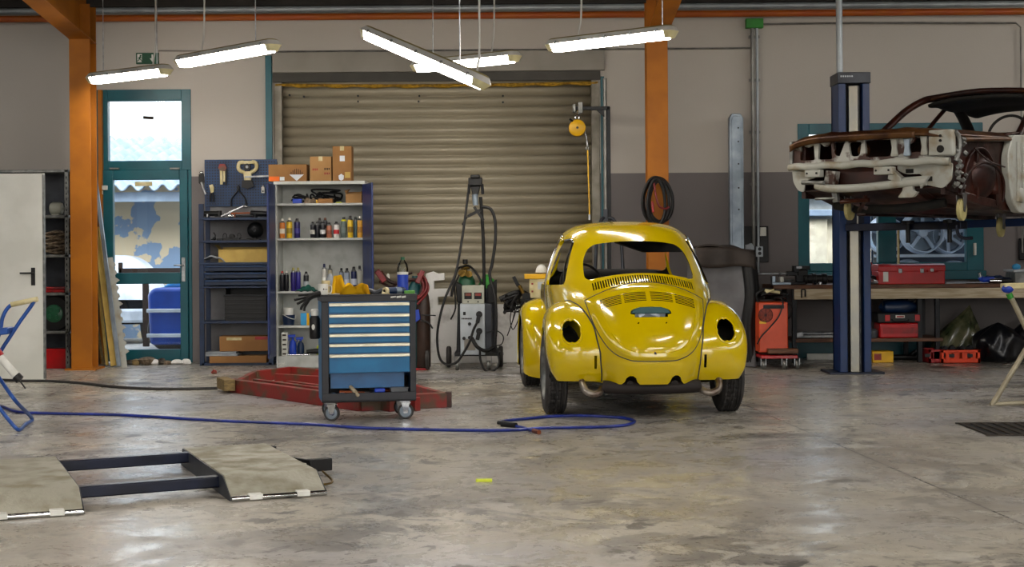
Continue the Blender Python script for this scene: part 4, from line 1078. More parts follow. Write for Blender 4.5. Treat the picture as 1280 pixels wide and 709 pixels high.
def spray(loc, lab, col, cap, h=.22, r=.031, band=None, neck='steel', grp=None, name='spray_can'):
    for c_ in (col, cap, band):
        if c_ and c_ not in MATS: M(c_, c_, .35, col2=c_)
    t = thing(name, lab, 'spray can', loc, random.random()*6, grp)
    hb = h*.80
    MB().lathe([(r*.9, 0), (r, .005), (r, hb-.004), (r*.97, hb)], n=20).build('can', col, t)
    MB().lathe([(r*.98, hb), (r*.8, hb+.012), (r*.45, hb+.022)], n=20).build('shoulder', neck, t)
    MB().lathe([(r*.5, hb+.018), (r*.5, h-.01), (r*.4, h)] if cap != 'tall' else [], n=14).build('nozzle', cap, t)
    if band: MB().lathe([(r*1.012, hb*.30), (r*1.012, hb*.62)], n=20, cap=False).build('label_band', band, t)
    return t
cans = [(351.3, 'orange and white spray can at the left end of the upper can row', 'c8742a', 'd9d4c8', .215, .03, 'd8cfc0', .1),
 (360.2, 'yellow spray can, second in the upper can row', 'd8b21c', 'e2dcc8', .225, .032, '8a7418', .1),
 (370.0, 'dark purple spray can standing right of the yellow one on the upper can shelf', '1f1a55', '141216', .22, .034, '3a3480', .1),
 (389.8, 'black spray can, first of the dark cluster on the upper can shelf', '15161c', '101010', .18, .027, 'b8b6ae', .08),
 (397.3, 'tall pale-necked spray can at the back left of the dark cluster', '1c1d24', '2a1c1a', .225, .028, 'c4beb4', .17),
 (395.6, 'black spray can, second in front in the dark cluster', '101118', '0c0c0c', .18, .028, None, .08),
 (404.3, 'tall can with copper neck at the back right of the dark cluster', '22222a', '6b3f2c', .225, .028, 'b8aca0', .17),
 (402.4, 'black and white spray can at the right front of the dark cluster', '12131a', '0c0c0c', .18, .029, 'c8c8c8', .08),
 (410.3, 'short copper-brown spray can right of the dark cluster', 'a5664a', '1a1210', .17, .03, '7a4230', .09),
 (419.5, 'short white spray can with red side, right of the copper one', 'd2d0cb', '101010', .18, .031, 'b81820', .09),
 (428.7, 'grey spray can with yellow-green shoulder on the upper can shelf', '5e6a66', '141414', .23, .034, '6d7a75', .1),
 (437.0, 'tall yellow spray can, right of the grey one with green shoulder', 'e0bc2a', '2a2620', .245, .031, '8c6a1a', .09),
 (443.0, 'slim teal-grey spray can between the two yellow ones at the right end', '4f6a70', '1a2426', .235, .026, None, .15),
 (449.2, 'orange-yellow spray can with white cap at the right end of the upper row', 'd49c34', 'e6e2d8', .24, .03, 'a8742a', .09)]
M('c9c420', 'c9c420')
for px, lab, col, cap, h, r, band, dy in cans:
    spray(kp(px, 'k2', dy), lab, col, cap, h, r, band, 'c9c420' if 'green shoulder' in lab and 'grey spray' in lab else 'steel')
cans2 = [(351.3, 'black can with red collar, leftmost on the lower can shelf', '14141c', 'a83a34', .225, .026, None, .07),
 (356.6, 'black can with white collar, second on the lower can shelf', '101016', 'd8d2c8', .225, .026, None, .07),
 (364.3, 'purple can, left one of the purple pair on the lower can shelf', '2a2068', 'a8a058', .26, .027, None, .12),
 (370.5, 'purple can, right one of the purple pair on the lower can shelf', '2c2478', 'a8a058', .26, .027, None, .12),
 (380.3, 'dark can with white nozzle behind the green cloth', '16181c', '0c0c0c', .215, .030, 'a8b0b4', .14),
 (402.3, 'tall white can with dark blue cap behind the mug', 'c8c6bc', '10184a', .30, .027, 'e4e4de', .2),
 (409.0, 'beige bottle-like can right of the tall white can', 'a8a088', '3a382c', .285, .026, None, .24),
 (424.0, 'black-capped can behind the yellow rag on the lower can shelf', '8a94a6', '0c0c10', .25, .027, None, .2),
 (431.5, 'pale blue-grey can with black cap, left of the dark blue can', '9aa6ba', '0e0e12', .25, .030, 'c2cad8', .16),
 (440.8, 'dark blue can with white oval label on the lower can shelf', '141c48', '0a0a10', .265, .032, 'c6ccdc', .1),
 (448.2, 'grey can with black cap at the right end of the lower can shelf', 'aaaaa2', '0c0c0e', .275, .028, None, .1)]
for px, lab, col, cap, h, r, band, dy in cans2: spray(kp(px, 'k3', dy), lab, col, cap, h, r, band)
for o_ in [o_ for o_ in bpy.data.objects if o_.name.startswith('spray_can')]: pass
m = MB(); m.grid(lambda u, v: (-.11+.22*u, -.06+.12*v, (.085*sin(pi*min(1, u*1.1))**.9*(.35+.65*u))*sin(pi*v)**.5+.004+.008*sin(u*20+v*6)), 26, 14)
one('green_cloth', 'dark green cloth lying crumpled on the lower can shelf left of the mug', 'cloth', m, 'green_cloth', kp(383, 'k3', .05), solid=.008)
m = MB(); m.grid(lambda u, v: (-.055+.11*u, .03*v, .125*(1-abs(2*u-1)**1.5)+.005), 14, 5); 
# top shelf clutter
def jumble(name, lab, cat, loc, sx, sy, sz, mat, n=9, seed=1, r=.006):
    rnd = random.Random(seed); m = MB()
    pts = [(rnd.uniform(-sx, sx), rnd.uniform(-sy, sy), rnd.uniform(r+.002, sz)) for _ in range(n)]
    m.tube(pts, r, n=7, k=8); return one(name, lab, cat, m, mat, loc)
jumble('cable_bundle', 'black cable bundle on the left of the cabinet top shelf', 'cable', kp(375, 'k1', .12), .11, .06, .11, 'black', 16, 3, .009)
jumble('cable_bundle', 'dark grey hose tangle piled highest on the cabinet top shelf', 'cable', kp(405, 'k1', .2), .17, .07, .16, 'dark_metal', 22, 5, .011)
carton('small_box', 'small blue box on the cabinet top shelf in front of the black cables', kp(371.5, 'k1', .06), .1, .08, .05, 'plastic_blue', 0, (), False)
m = MB().bb(-.065, .065, -.04, .04, 0, .045).bb(-.05, -.01, -.045, -.03, .045, .06).bb(.02, .05, -.045, -.03, .045, .055)
one('parts_tray', 'small dark tray with cream parts left of the wooden block on the top shelf', 'tray', m, 'rope', kp(388, 'k1', .05), bev=.003)
one('wooden_block', 'flat tan block in the middle of the cabinet top shelf', 'block', MB().bb(-.08, .08, -.04, .04, 0, .05), 'cardboard', kp(406.5, 'k1', .07), bev=.003)
one('yellow_wedge', 'tiny yellow wedge on the front edge of the cabinet top shelf', 'wedge', MB().prism([(-.03, 0), (.03, 0), (.015, .04)], 'y', -.015, .015), 'yellow_plastic', kp(394.5, 'k1', .03))
one('yellow_tag', 'tiny pale yellow tag lying right of the hose tangle on the top shelf', 'tag', MB().bb(-.03, .03, -.02, .02, 0, .01), 'neon', kp(423.5, 'k1', .03), bev=.002)
t = thing('open_carton', 'open brown carton at the right end of the cabinet top shelf', 'box', kp(441, 'k1', .14))
m = MB().bb(-.075, .09, -.09, .09, 0, .004).bb(-.075, .09, -.094, -.09, 0, .1).bb(-.075, .09, .09, .094, 0, .13).bb(-.079, -.075, -.094, .094, 0, .13).bb(.09, .094, -.094, .094, 0, .13); m.build('body', 'cardboard2', t)
m = MB().add([(-.075, -.092, .1), (-.09, -.1, .14), (-.04, .05, .16), (-.075, .09, .13)], [(0, 1, 2, 3)]); m.build('flap', 'cardboard', t, solid=.004)
# fourth shelf
t = thing('bucket', 'dark blue bucket with white inner tub on the cabinet shelf below the cans', 'bucket', kp(358, 'k4', .13))
MB().lathe([(.06, 0), (.072, .11), (.078, .115)], n=26).build('pail', 'blue_rack', t)
MB().lathe([(.052, .112), (.058, .19), (.06, .195)], n=26).build('tub', 'white_plastic', t)
m = MB().tube([(-.078, 0, .112), (-.05, -.075, .12), (.02, -.09, .085), (.075, -.04, .07), (.078, 0, .112)], .004); m.build('bail_handle', 'white_plastic', t)
t = carton('product_box', 'blue box with yellow side panel on the shelf under the green cloth', kp(380.5, 'k4', .1), .10, .08, .135, 'sky_blue', -.2, (('yellow_panel', .02, .05, 0, .135, 'yellow_plastic'),), False)
# bottom shelf: five small white boxes in a stack and blue spray triggers
hh = (kz(413)-kz(442))/5; grp = 'white boxes stacked at the bottom left of the cabinet'
for i in range(5):
    carton('small_box', 'small white box stacked %s inside the cabinet' % ['lowest on the bottom shelf', 'second from the bottom shelf', 'in the middle of the five boxes', 'second from the top of the five boxes', 'on top of the five white boxes'][i], kp(354, 'k5', .08)+Vector((.002*(i % 2), 0, .0+i*(hh+.0005))), .065, .1, hh, 'white_plastic', 0, (('print', -.02, .02, hh*.3, hh*.6, 'print_dark'),), False, grp)
def trigger(loc, lab, h, col='plastic_blue'):
    t = thing('spray_bottle', lab, 'spray bottle', loc)
    MB().lathe([(.038, 0), (.04, .01), (.04, h*.5), (.03, h*.68), (.014, h*.75), (.014, h*.8)], n=18).build('bottle', col, t)
    MB().bar((-.05, 0, h*.93), (.03, 0, h*.95), .026, .03).bar((-.03, 0, h*.9), (-.045, 0, h*.72), .012, .01).cyl((0, 0, h*.78), (0, 0, h*.92), .013).build('trigger_head', 'plastic_blue', t, bev=.003)
trigger(kp(363.5, 'k5', .1), 'blue spray bottle beside the stack of white boxes in the cabinet', .23)
trigger(kp(373, 'k5', .12), 'dark blue spray bottle with trigger, right one on the cabinet bottom shelf', .2, 'blue_rack')
one('chrome_rod', 'short chrome rod lying at the front of the cabinet bottom shelf', 'rod', MB().cyl((-.12, 0, .01), (.12, 0, .01), .008).cyl((.12, 0, .01), (.135, 0, .01), .013), 'chrome', kp(370, 'k5', .035))
one('hair_dryer', 'black hot air tool lying at the right of the cabinet bottom shelf', 'tool', MB().cyl((-.09, 0, .04), (.1, 0, .05), .022, .034).bar((.05, 0, .045), (.08, .02, .0), .03, .03), 'black', kp(391, 'k5', .1))
jumble('white_wire', 'loose white wire heap on the floor at the foot of the cabinet', 'wire', (AX(352, Yk-.05), Yk-.07, 0), .05, .03, .07, 'white_plastic', 12, 9, .003)
one('tin', 'lime yellow tin on the cabinet bottom shelf beside the tool cart', 'tin', MB().lathe([(.035, 0), (.035, .09), (.02, .1), (.012, .12)], n=16), 'neon', kp(395.5, 'k5', .22))
# ================================================================ TOOL CART AND MIDDLE OF THE HALL
CL = fl(462, 526); CL = Vector((CL.x, CL.y, 0))
CTR = R(10.5)
ct = thing('tool_cart', 'blue six-drawer tool cart with dark frame on four castors', 'tool cart', CL, CTR)
cw, cdp, cz0, cz1 = .355, .44, .142, .90      # half width, depth, body bottom and top
TOP = .955
m = MB().bb(-cw-.005, cw+.012, -.012, cdp+.01, cz1, TOP-.012)
for a, b_, c, d in ((-cw-.005, cw+.012, -.012, .004), (-cw-.005, cw+.012, cdp-.006, cdp+.01), (-cw-.005, -cw+.012, 0, cdp), (cw-.004, cw+.012, 0, cdp)): m.bb(a, b_, c, d, TOP-.014, TOP)
m.build('top_tray', 'cart_dark', ct, bev=.004)
m = MB().bb(-cw+.03, cw-.02, .004, cdp, .36, cz1).bb(-cw+.0, cw, cdp-.01, cdp, .2, .4)
m.build('body', 'cart_side', ct)
for s_, n_ in ((-1, 'side_panel'), (1, 'side_panel')):
    x = s_*cw; MB().bb(min(x, x-s_*.012), max(x, x-s_*.012), .02, cdp, cz0, cz1).build(n_, 'cart_blue', ct, bev=.003)
for x0, x1 in ((-cw, -cw+.052), (cw-.045, cw)): MB().bb(x0, x1, -.004, .03, cz0, cz1).build('corner_post', 'cart_dark', ct, bev=.004)
MB().bb(-cw, cw, -.008, cdp, cz0, cz0+.02).bb(-cw, cw, -.008, .012, cz0, .212).bb(-cw, cw, cdp-.012, cdp, cz0, .3).build('bottom_tray', 'cart_dark', ct, bev=.004)
for z1_, z0_ in ((.891, .817), (.807, .741), (.733, .667), (.660, .592), (.585, .514), (.506, .364)):
    d_ = MB().bb(-cw+.056, cw-.05, -.010, .02, z0_, z1_-.006).build('drawer', 'cart_blue', ct, bev=.003)
    MB().prism([(-.012, z1_), (-.030, z1_-.004), (-.034, z1_-.022), (-.030, z1_-.024), (-.024, z1_-.010), (-.012, z1_-.012)], 'x', -cw+.056, cw-.05).build('drawer_handle', 'handle_white', d_, bev=.001)
MB().bb(-cw+.07, cw-.08, .1, .12, .24, .36).build('rear_strip', 'cart_side', ct)
m = MB()
for x0, x1 in ((.165, .205), (.21, .245), (.25, .28)): m.bar((x0, -.0128, .93), (x1, -.0128, .934), .001, .010 if x0 < .2 else .014)
m.build('brand_lettering', 'white_plastic', ct)
def caster(x, y, ang, lock):
    t = bpy.data.objects.new('caster', None); C.objects.link(t); t.parent = ct; t.location = (x, y, 0); t.rotation_euler = (0, 0, ang)
    r = .06
    MB().lathe([(.045, -.017), (.057, -.017), (r, -.012), (r, .012), (.057, .017), (.045, .017)], (0, 0, r), (1, 0, 0), n=32, cap=False).build('tread', 'rubber', t)
    MB().lathe([(.001, -.014), (.02, -.018), (.024, -.012), (.046, -.010), (.046, .010), (.024, .012), (.02, .018), (.001, .014)], (0, 0, r), (1, 0, 0), n=28).build('hub', 'metal_blue_grey', t)
    m = MB()
    for s_ in (-1, 1): m.prism([(.02, .14), (-.035, .13), (-.018, .045), (.012, .045), (.03, .125)], 'x', s_*.024-.002, s_*.024+.002)
    m.bb(-.026, .026, -.035, .03, .126, .133).bb(-.045, .045, -.04, .04, .135, .142).cyl((-.03, 0, r), (.03, 0, r), .008, n=10)
    if lock: m.bar((0, -.03, .125), (0, -.065, .105), .04, .006)
    m.build('fork', 'chrome', t, bev=.001)
    return t
caster(-.28, .05, R(72), False); caster(.28, .05, R(75), False); caster(-.28, .38, R(50), True); caster(.28, .38, R(50), True)
CM = Matrix.Rotation(CTR, 3, 'Z')
def ctp(x, y, z=TOP-.012): return CL + CM @ Vector((x, y, z))
def cpx(px): return (px-457.5)/166.   # local x of a picture column at the cart's front
t = thing('mug', 'white mug with small dark print standing at the left end of the cart top', 'mug', ctp(cpx(401.5), .08), .2)
MB().lathe([(.032, 0), (.037, .004), (.038, .09), (.035, .092), (.034, .01), (.001, .008)], n=28).build('cup', 'white_plastic', t)
MB().tube([(.036, 0, .075), (.058, 0, .078), (.068, 0, .05), (.056, 0, .022), (.036, 0, .02)], .0055).build('handle', 'white_plastic', t)
MB().prism([(-.004, .052), (.002, .06), (.008, .052), (.002, .045)], 'y', -.040, -.0375).bb(.014, .03, -.0375, -.034, .049, .053).build('print', 'print_dark', t)
one('saucer', 'flat white lid lying between the mug and the yellow rag', 'lid', MB().lathe([(.001, .002), (.03, .002), (.045, .016), (.043, .018), (.03, .006), (.001, .006)], n=24), 'white_plastic', ctp(cpx(415), .06))
# yellow work glove / rag: an upright lobe and a flat folded tongue
def rag(u, v):
    x = -.12+.27*u; 
    lobe = .15*sm(.0, .05, u)*(1-sm(.17, .40, u)); fold = (.075+.012*sin(u*17))*sm(.1, .3, u)*(1-sm(.93, 1.0, u))
    top = max(lobe, fold)+.004
    a = v*2*pi
    return (x+.012*sin(a*2+u*8), .035*cos(a)*(1+.3*sin(u*9)) , top*(.5+.5*sin(a-pi/2)) + .004*sin(u*23+a*3)*sin(a-pi/2))
m = MB(); m.grid(rag, 40, 24, cv=True)
one('yellow_glove', 'bright yellow work gloves lying crumpled on the cart top', 'gloves', m, 'yellow_rag', ctp(cpx(434), .1, TOP-.008), rz=.12, ang=80)
one('glass_bottle', 'pale blue translucent bottle standing behind mug and yellow gloves', 'bottle', MB().lathe([(.03, 0), (.034, .006), (.034, .10), (.03, .13), (.014, .155), (.012, .165)], n=20), 'grey_cloth', ctp(cpx(412), .25))
one('beaker', 'cream paper cup behind the white mug', 'cup', MB().lathe([(.026, 0), (.034, .115), (.032, .115), (.025, .004)], n=20), 'cream', ctp(cpx(406.5), .22))
one('grey_glove', 'grey-blue work glove lying between the yellow gloves and the lying can', 'glove', MB().grid(lambda u, v: (-.08+.16*u, .035*cos(v*2*pi)*(1-.3*u), .02+.022*sin(v*2*pi)+.008*sin(u*11)), 18, 14, cv=True), 'post_grey', ctp(cpx(470), .1, TOP-.006), ang=80)
one('plug', 'small orange and cream plug lying in front of the grey-blue glove', 'plug', MB().mat(0).cyl((-.02, 0, .015), (.012, 0, .012), .014).mat(1).cyl((.012, 0, .012), (.04, 0, .01), .011, .006), ['cream', 'yellow_plastic'], ctp(cpx(478), .04))
t = thing('lying_spray_can', 'dark blue spray can lying on its side with open yellowish end towards the viewer', 'spray can', ctp(cpx(492), .09), R(22))
MB().lathe([(.028, -.09), (.03, -.085), (.03, .08), (.027, .09)], (0, 0, .031), (1, .35, 0), n=22).build('can', 'blue_rack', t)
MB().lathe([(.026, -.098), (.031, -.096), (.031, -.075)], (0, 0, .031), (1, .35, 0), n=22, cap=True).lathe([(.001, -.0985), (.017, -.0995)], (0, 0, .031), (1, .35, 0), n=16).build('rim', 'cream', t)
MB().lathe([(.001, -.1005), (.015, -.1005)], (0, 0, .031), (1, .35, 0), n=16).build('open_end', 'black', t)
MB().lathe([(.0305, .0), (.0305, .05)], (0, 0, .031), (1, .35, 0), n=22, cap=False).build('label_band', 'metal_blue_grey', t)
one('green_sponge', 'green sponge at the right end of the cart top', 'sponge', MB().bb(-.04, .04, -.025, .025, 0, .035), 'sponge', ctp(cpx(510), .05), bev=.006)
t = thing('water_bottle', 'tall clear bottle with blue label and green cap standing on the cart', 'bottle', ctp(cpx(503.5), .16))
MB().lathe([(.038, 0), (.042, .01), (.042, .17), (.043, .2), (.035, .235), (.018, .262), (.014, .275)], n=24).build('bottle', 'clear_plastic', t)
MB().lathe([(.0425, .02), (.0427, .155)], n=24, cap=False).build('label_band', 'plastic_blue', t)
MB().lathe([(.0425, .155), (.043, .175)], n=24, cap=False).build('white_band', 'white_plastic', t)
MB().lathe([(.016, .268), (.016, .288), (.014, .29)], n=16).build('cap', 'green_bottle', t)
# tools lying in the bottom tray
def hammer(L_=.28):
    m = MB(); m.mat(0).tube([(0, 0, 0), (0, L_*.5, .0), (0, L_*.95, .0)], lambda t: .013+.004*sin(t*5), n=10); m.mat(1).bar((-.05, L_*.97, 0), (.05, L_*.97, 0), .026, .026).cyl((.045, L_*.97, 0), (.06, L_*.97, 0), .017); return m
o = one('hammer', 'hammer with pale wooden handle sticking out over the front rail of the cart', 'hammer', hammer(.27), ['pine', 'dark_metal'], ctp(cpx(443), -.02, .195)); o.rotation_euler = (R(22), 0, CTR+R(20))
one('wood_chisel', 'reddish wooden handled tool lying behind the hammer in the cart tray', 'chisel', MB().cyl((-.06, 0, .02), (.05, 0, .02), .016, .013).cyl((.05, 0, .02), (.13, 0, .018), .006), 'copper', ctp(-.16, .07, cz0+.05))
one('socket_case', 'dark grey open case at the right side of the cart tray', 'case', MB().bb(-.065, .065, -.05, .05, 0, .075).bb(-.07, .07, -.055, .055, .07, .08).bb(-.05, .05, -.054, -.05, .02, .06), 'grey_tank', ctp(.235, .1, cz0+.0201), rz=CTR, bev=.003)
one('blue_block', 'small bright blue block on the front rail of the cart tray', 'block', MB().bb(-.04, .04, -.014, .014, 0, .03), 'plastic_blue', ctp(cpx(470.5), .0, .2125), rz=CTR, bev=.008)
rnd = random.Random(4)
names = ['black handled screwdriver lying at the back left of the cart tray', 'long dark spanner lying across the middle of the cart tray', 'dark bar lying behind the blue block in the cart tray', 'red and black tool heap piece at the back of the cart tray', 'rusty spanner behind the hammer in the cart tray']
for i, nm in enumerate(names):
    m = MB().mat(0).cyl((-.09, 0, 0), (.0, 0, 0), .016, .014, n=10).mat(1).cyl((0, 0, 0), (.11, 0, 0), .005, n=8)
    o = one('screwdriver' if 'screw' in nm else ('spanner' if 'spanner' in nm else 'bar_tool'), nm, 'hand tool', m, [['black', 'dark_metal', 'dark_metal', 'red_paint', 'copper'][i], 'steel'], ctp(-.18+.1*i, .16+.03*(i % 3), cz0+.04+.02*(i % 3))); o.rotation_euler = (0, R(10*(i % 3)-8), CTR+rnd.uniform(-.6, .6))
for i in range(3):
    one('socket', 'steel socket standing %s' % ['left of the hammer handle in the cart tray', 'behind the blue block in the cart tray', 'at the far left of the cart tray'][i], 'socket', MB().lathe([(.022, 0), (.024, .003), (.024, .045), (.014, .05)], n=14), 'steel', ctp([-.2, .05, -.27][i], .06, cz0+.0205))
# black glove hanging over the cart's left edge, bottle holder below it
hl = lambda x, y, z: CL + CM @ Vector((x, y, z))
m = MB()
for pts, r in (([(0, 0, 0), (-.06, 0, -.012), (-.10, 0, -.035)], .024), ([(-.09, 0, -.03), (-.15, 0, -.06), (-.18, 0, -.075)], .010), ([(-.09, -.01, -.035), (-.14, -.01, -.09), (-.15, -.01, -.12)], .010), ([(-.09, .01, -.02), (-.16, .01, -.035), (-.20, .01, -.045)], .010), ([(-.08, 0, -.035), (-.12, 0, -.10), (-.125, -.01, -.125)], .009), ([(-.06, 0, -.0), (-.12, 0, -.005), (-.17, 0, -.01)], .010)): m.tube(pts, r, n=8)
one('black_glove', 'black rubber glove hanging over the left edge of the cart top', 'glove', m, 'black', hl(-cw-.0, .06, TOP+.006), rz=CTR)
t = thing('bottle_holder', 'black bottle with white oval logo hanging on the left side of the cart', 'bottle', hl(-cw-.045, .1, .62), CTR)
MB().lathe([(.034, 0), (.04, .01), (.04, .15), (.028, .175)], n=20).build('bottle', 'black', t)
MB().lathe([(.028, .175), (.032, .18), (.032, .215), (.02, .225)], n=18).build('cap', 'white_plastic', t)
MB().ball((-.012, -.036, .09), (.014, .006, .022), n=14, m=8).build('logo', 'white_plastic', t)

# ---------------------------------------------------------------- red steel frame on the floor
def rbar(m, a, b_, w, h): m.bar(Vector(a)+Vector((0, 0, h/2)), Vector(b_)+Vector((0, 0, h/2)), w, h)
A0 = fl(283, 489); B0 = fl(452, 514); C0 = fl(560, 509)
fr = thing('steel_ramp', 'dirty red steel ramp frame lying flat on the floor behind the tool cart', 'steel frame', A0)
o3 = lambda v: Vector((v.x-A0.x, v.y-A0.y, 0))
dv = (B0-A0).normalized(); nv = Vector((-dv.y, dv.x, 0))
if nv.y < 0: nv = -nv
m = MB(); rbar(m, o3(A0)+dv*.1, o3(B0), .07, .12); m.build('long_beam', 'red_dirty', fr, bev=.004)
m = MB(); rbar(m, o3(A0)+nv*.16+dv*.25, o3(B0)+nv*.16+dv*.2, .05, .12); m.build('long_beam', 'red_dirty', fr, bev=.004)
m = MB(); rbar(m, o3(A0)+nv*.34+dv*.55, o3(B0)+nv*.34+dv*.3, .05, .11); m.build('long_beam', 'red_dirty', fr, bev=.004)
F1, F2, F3 = fl(318, 478), fl(364, 472), fl(470, 482)
m = MB(); rbar(m, o3(F1), o3(F2), .05, .11); m.build('far_beam', 'red_dirty', fr, bev=.004)
m = MB(); rbar(m, o3(F2), o3(F3), .05, .11); m.build('far_beam', 'red_dirty', fr, bev=.004)
m = MB(); rbar(m, o3(A0)+dv*.2, o3(F1), .05, .11); m.build('end_beam', 'red_dirty', fr, bev=.004)
m = MB(); rbar(m, o3(fl(345, 480)), o3(fl(440, 486)), .045, .10); m.build('inner_beam', 'red_dirty', fr, bev=.004)
m = MB(); rbar(m, o3(F3), o3(C0), .05, .11); m.build('end_beam', 'red_dirty', fr, bev=.004)
m = MB(); rbar(m, o3(B0)-dv*.02, o3(C0), .08, .12); m.build('cross_beam', 'red_dirty', fr, bev=.004)
m = MB()
for k_ in (.14, .38, .62, .86): rbar(m, o3(A0)+dv*(k_*1.4+.1)+nv*.03, o3(A0)+dv*(k_*1.4+.25)+nv*.34, .035, .10)
for k_ in (.14, .38, .62, .86): pass
m.build('rungs', 'red_dirty', fr, bev=.003)
m = MB(); m.bar(Vector((-.05, .06, .075)), Vector((-.05, .06, .075))+dv*.34-nv*.10, .10, .10); m.build('timber_block', 'timber', fr, bev=.004)
m = MB(); rbar(m, o3(C0)+Vector((-.02, .0, 0)), o3(C0)+Vector((.03, .0, 0)), .09, .125); m.build('end_plate', 'rust', fr)

# ---------------------------------------------------------------- gas bottle cart with red hoses right of the tool cart
Yg = 16.3; 
gt = thing('gas_bottle_cart', 'gas bottle cart with coiled red hoses behind the right side of the tool cart', 'gas bottle cart', (AX(522, Yg), Yg, 0))
kg = Yg/F
def gx(px): return (px-522)*kg
def gz(v): return AZ(520, v, Yg)
MB().lathe([(.09, .02), (.1, .04), (.1, gz(375)), (.085, gz(362)), (.04, gz(352)), (.03, gz(345))], (gx(518), .05, 0), n=24).build('oxygen_bottle', 'teal_tank', gt)
MB().lathe([(.06, .02), (.075, .04), (.075, gz(385)), (.06, gz(370)), (.03, gz(360)), (.02, gz(350))], (gx(529), -.06, 0), n=24).build('gas_bottle', 'brown_tank', gt)
MB().lathe([(.06, -.02), (.1, -.02), (.11, 0), (.1, .02), (.06, .02)], (gx(534), -.1, .11), (1, 0, 0), n=24).build('wheel', 'rubber', gt)
MB().bb(gx(508), gx(535), -.14, .16, .005, .025).bb(gx(509), gx(511), .12, .15, .02, gz(360)).bb(gx(531), gx(533), .12, .15, .02, gz(360)).build('trolley_frame', 'red_paint', gt, bev=.003)
m = MB()
m.tube([(gx(527), -.1, gz(343)), (gx(533), -.12, gz(350)), (gx(533), -.14, gz(362)), (gx(524), -.14, gz(372)), (gx(515), -.12, gz(375))], .014)
m.tube([(gx(523), -.12, gz(342)), (gx(530), -.14, gz(356)), (gx(527), -.14, gz(368)), (gx(517), -.12, gz(371))], .014)
m.tube([(gx(527), -.1, gz(345)), (gx(535), -.1, gz(355)), (gx(534), -.12, gz(366)), (gx(522), -.14, gz(380))], .012)
m.build('red_hose', 'red_hose', gt)
MB().bar((gx(522), -.12, gz(354)), (gx(529), -.1, gz(339)), .05, .10, up=(0, 1, 0)).build('hose_holder', 'red_hose', gt, bev=.006)
m = MB()
m.tube([(gx(475), .1, gz(340)), (gx(487), .05, gz(352)), (gx(500), .02, gz(354)), (gx(512), 0, gz(350)), (gx(522), 0, gz(350))], .02)
m.tube([(gx(473), .1, gz(352)), (gx(490), .05, gz(358)), (gx(505), .02, gz(345)), (gx(515), 0, gz(341))], .014)
m.build('looped_hose', 'rust', gt)
MB().bar((gx(470), .08, gz(338)), (gx(480), .08, gz(352)), .06, .09, up=(0, 1, 0)).build('hose_clip', 'red_hose', gt, bev=.008)
m = MB(); m.bar((gx(527), -.14, gz(393)), (gx(545), -.16, gz(394)), .012, .012).tube([(gx(527), -.14, gz(400)), (gx(536), -.16, gz(403)), (gx(541), -.16, gz(410))], .009)
m.build('torch_tips', 'black', gt)
MB().prism([(gx(516), gz(388)), (gx(524), gz(386)), (gx(526), gz(398)), (gx(518), gz(404))], 'y', -.16, -.13).build('blue_torch_body', 'plastic_blue', gt, bev=.006)
MB().lathe([(.001, 0), (.014, 0), (.018, .02), (.018, .05), (.006, .07)], (gx(484), .08, gz(350)), n=12).build('white_nozzle', 'white_plastic', gt)

# ---------------------------------------------------------------- white masonry stub with toothed edge
Ym = 17.2
def mx(px): return AX(px, Ym)
def mzz(v): return AZ(590, v, Ym)
pl = [(531, 454), (531, 386), (529, 372), (531, 352), (532, 342), (541, 339), (547, 342), (555, 341), (555, 350), (542, 351), (542, 361), (562, 360.5), (562, 370), (547, 371), (547, 381), (575, 381), (650, 381), (672, 381), (672, 454)]
m = MB().prism([(mx(a)-mx(531), max(mzz(b_), 0) if b_ < 454 else 0) for a, b_ in pl], 'y', 0, .14)
one('masonry_stub', 'whitewashed low masonry stub with toothed bricks in front of the roller shutter', 'wall stub', m, 'masonry', (mx(531), Ym, 0), bev=.006)

# ---------------------------------------------------------------- welding machine
Yw = 16.15; kw = Yw/F
W0 = Vector((AX(591, Yw), Yw, 0)); wm = thing('welding_machine', 'grey welding machine on castors with two gas bottles and a black boom', 'welding machine', W0)
def P(px, v, dy=0.): q = at(px, v, Yw); return (q.x-W0.x, dy, q.z)
m = MB(); a = P(575.5, 444); b_ = P(606, 380)
m.bb(a[0], b_[0], 0, .5, a[2], b_[2]); m.build('front_panel', 'machine_grey', wm, bev=.006)
for x0, x1, nm in ((a[0]-.045, a[0]-.002, 'side_cover'), (b_[0]+.002, b_[0]+.07, 'side_cover')):
    MB().prism([(x0, a[2]), (x1, a[2]), (x1, b_[2]), (x0+(.02 if x0 < 0 else 0), b_[2]-(.0 if x0 < 0 else .0)), ], 'y', .03, .52).build(nm, 'dark_metal' if x0 < 0 else 'post_grey', wm, bev=.006)
c = P(577.5, 380); d = P(605, 357)
mb_ = MB().bb(c[0], d[0], .02, .2, c[2], d[2]).build('meter_box', 'machine_cream', wm, bev=.005)
for px in (585, 597.5):
    q = P(px, 370); mt_ = MB().bb(q[0]-.04, q[0]+.04, .012, .02, q[2]-.035, q[2]+.035).build('meter', 'dark_metal', mb_, bev=.002)
    MB().bb(q[0]-.03, q[0]+.03, .009, .012, q[2]-.0, q[2]+.028).build('dial', 'red_dirty', mt_)
    MB().cyl((q[0], .01, q[2]-.062), (q[0], .02, q[2]-.062), .008, n=10).build('screw', 'dark_metal', mb_)
for px, v in ((599, 393), (599, 414)):
    q = Vector(P(px, v)); MB().cyl(q+Vector((0, -.015, 0)), q, .034, n=20).bar(q+Vector((.0, -.03, .0)), q+Vector((-.02, -.03, -.09)), .04, .03, up=(0, 1, 0)).build('rotary_switch', 'black', wm, bev=.004)
q = Vector(P(580.5, 392)); MB().bb(q.x-.014, q.x+.014, -.003, 0, q.z-.018, q.z+.018).build('logo', 'dark_metal', wm)
m = MB()
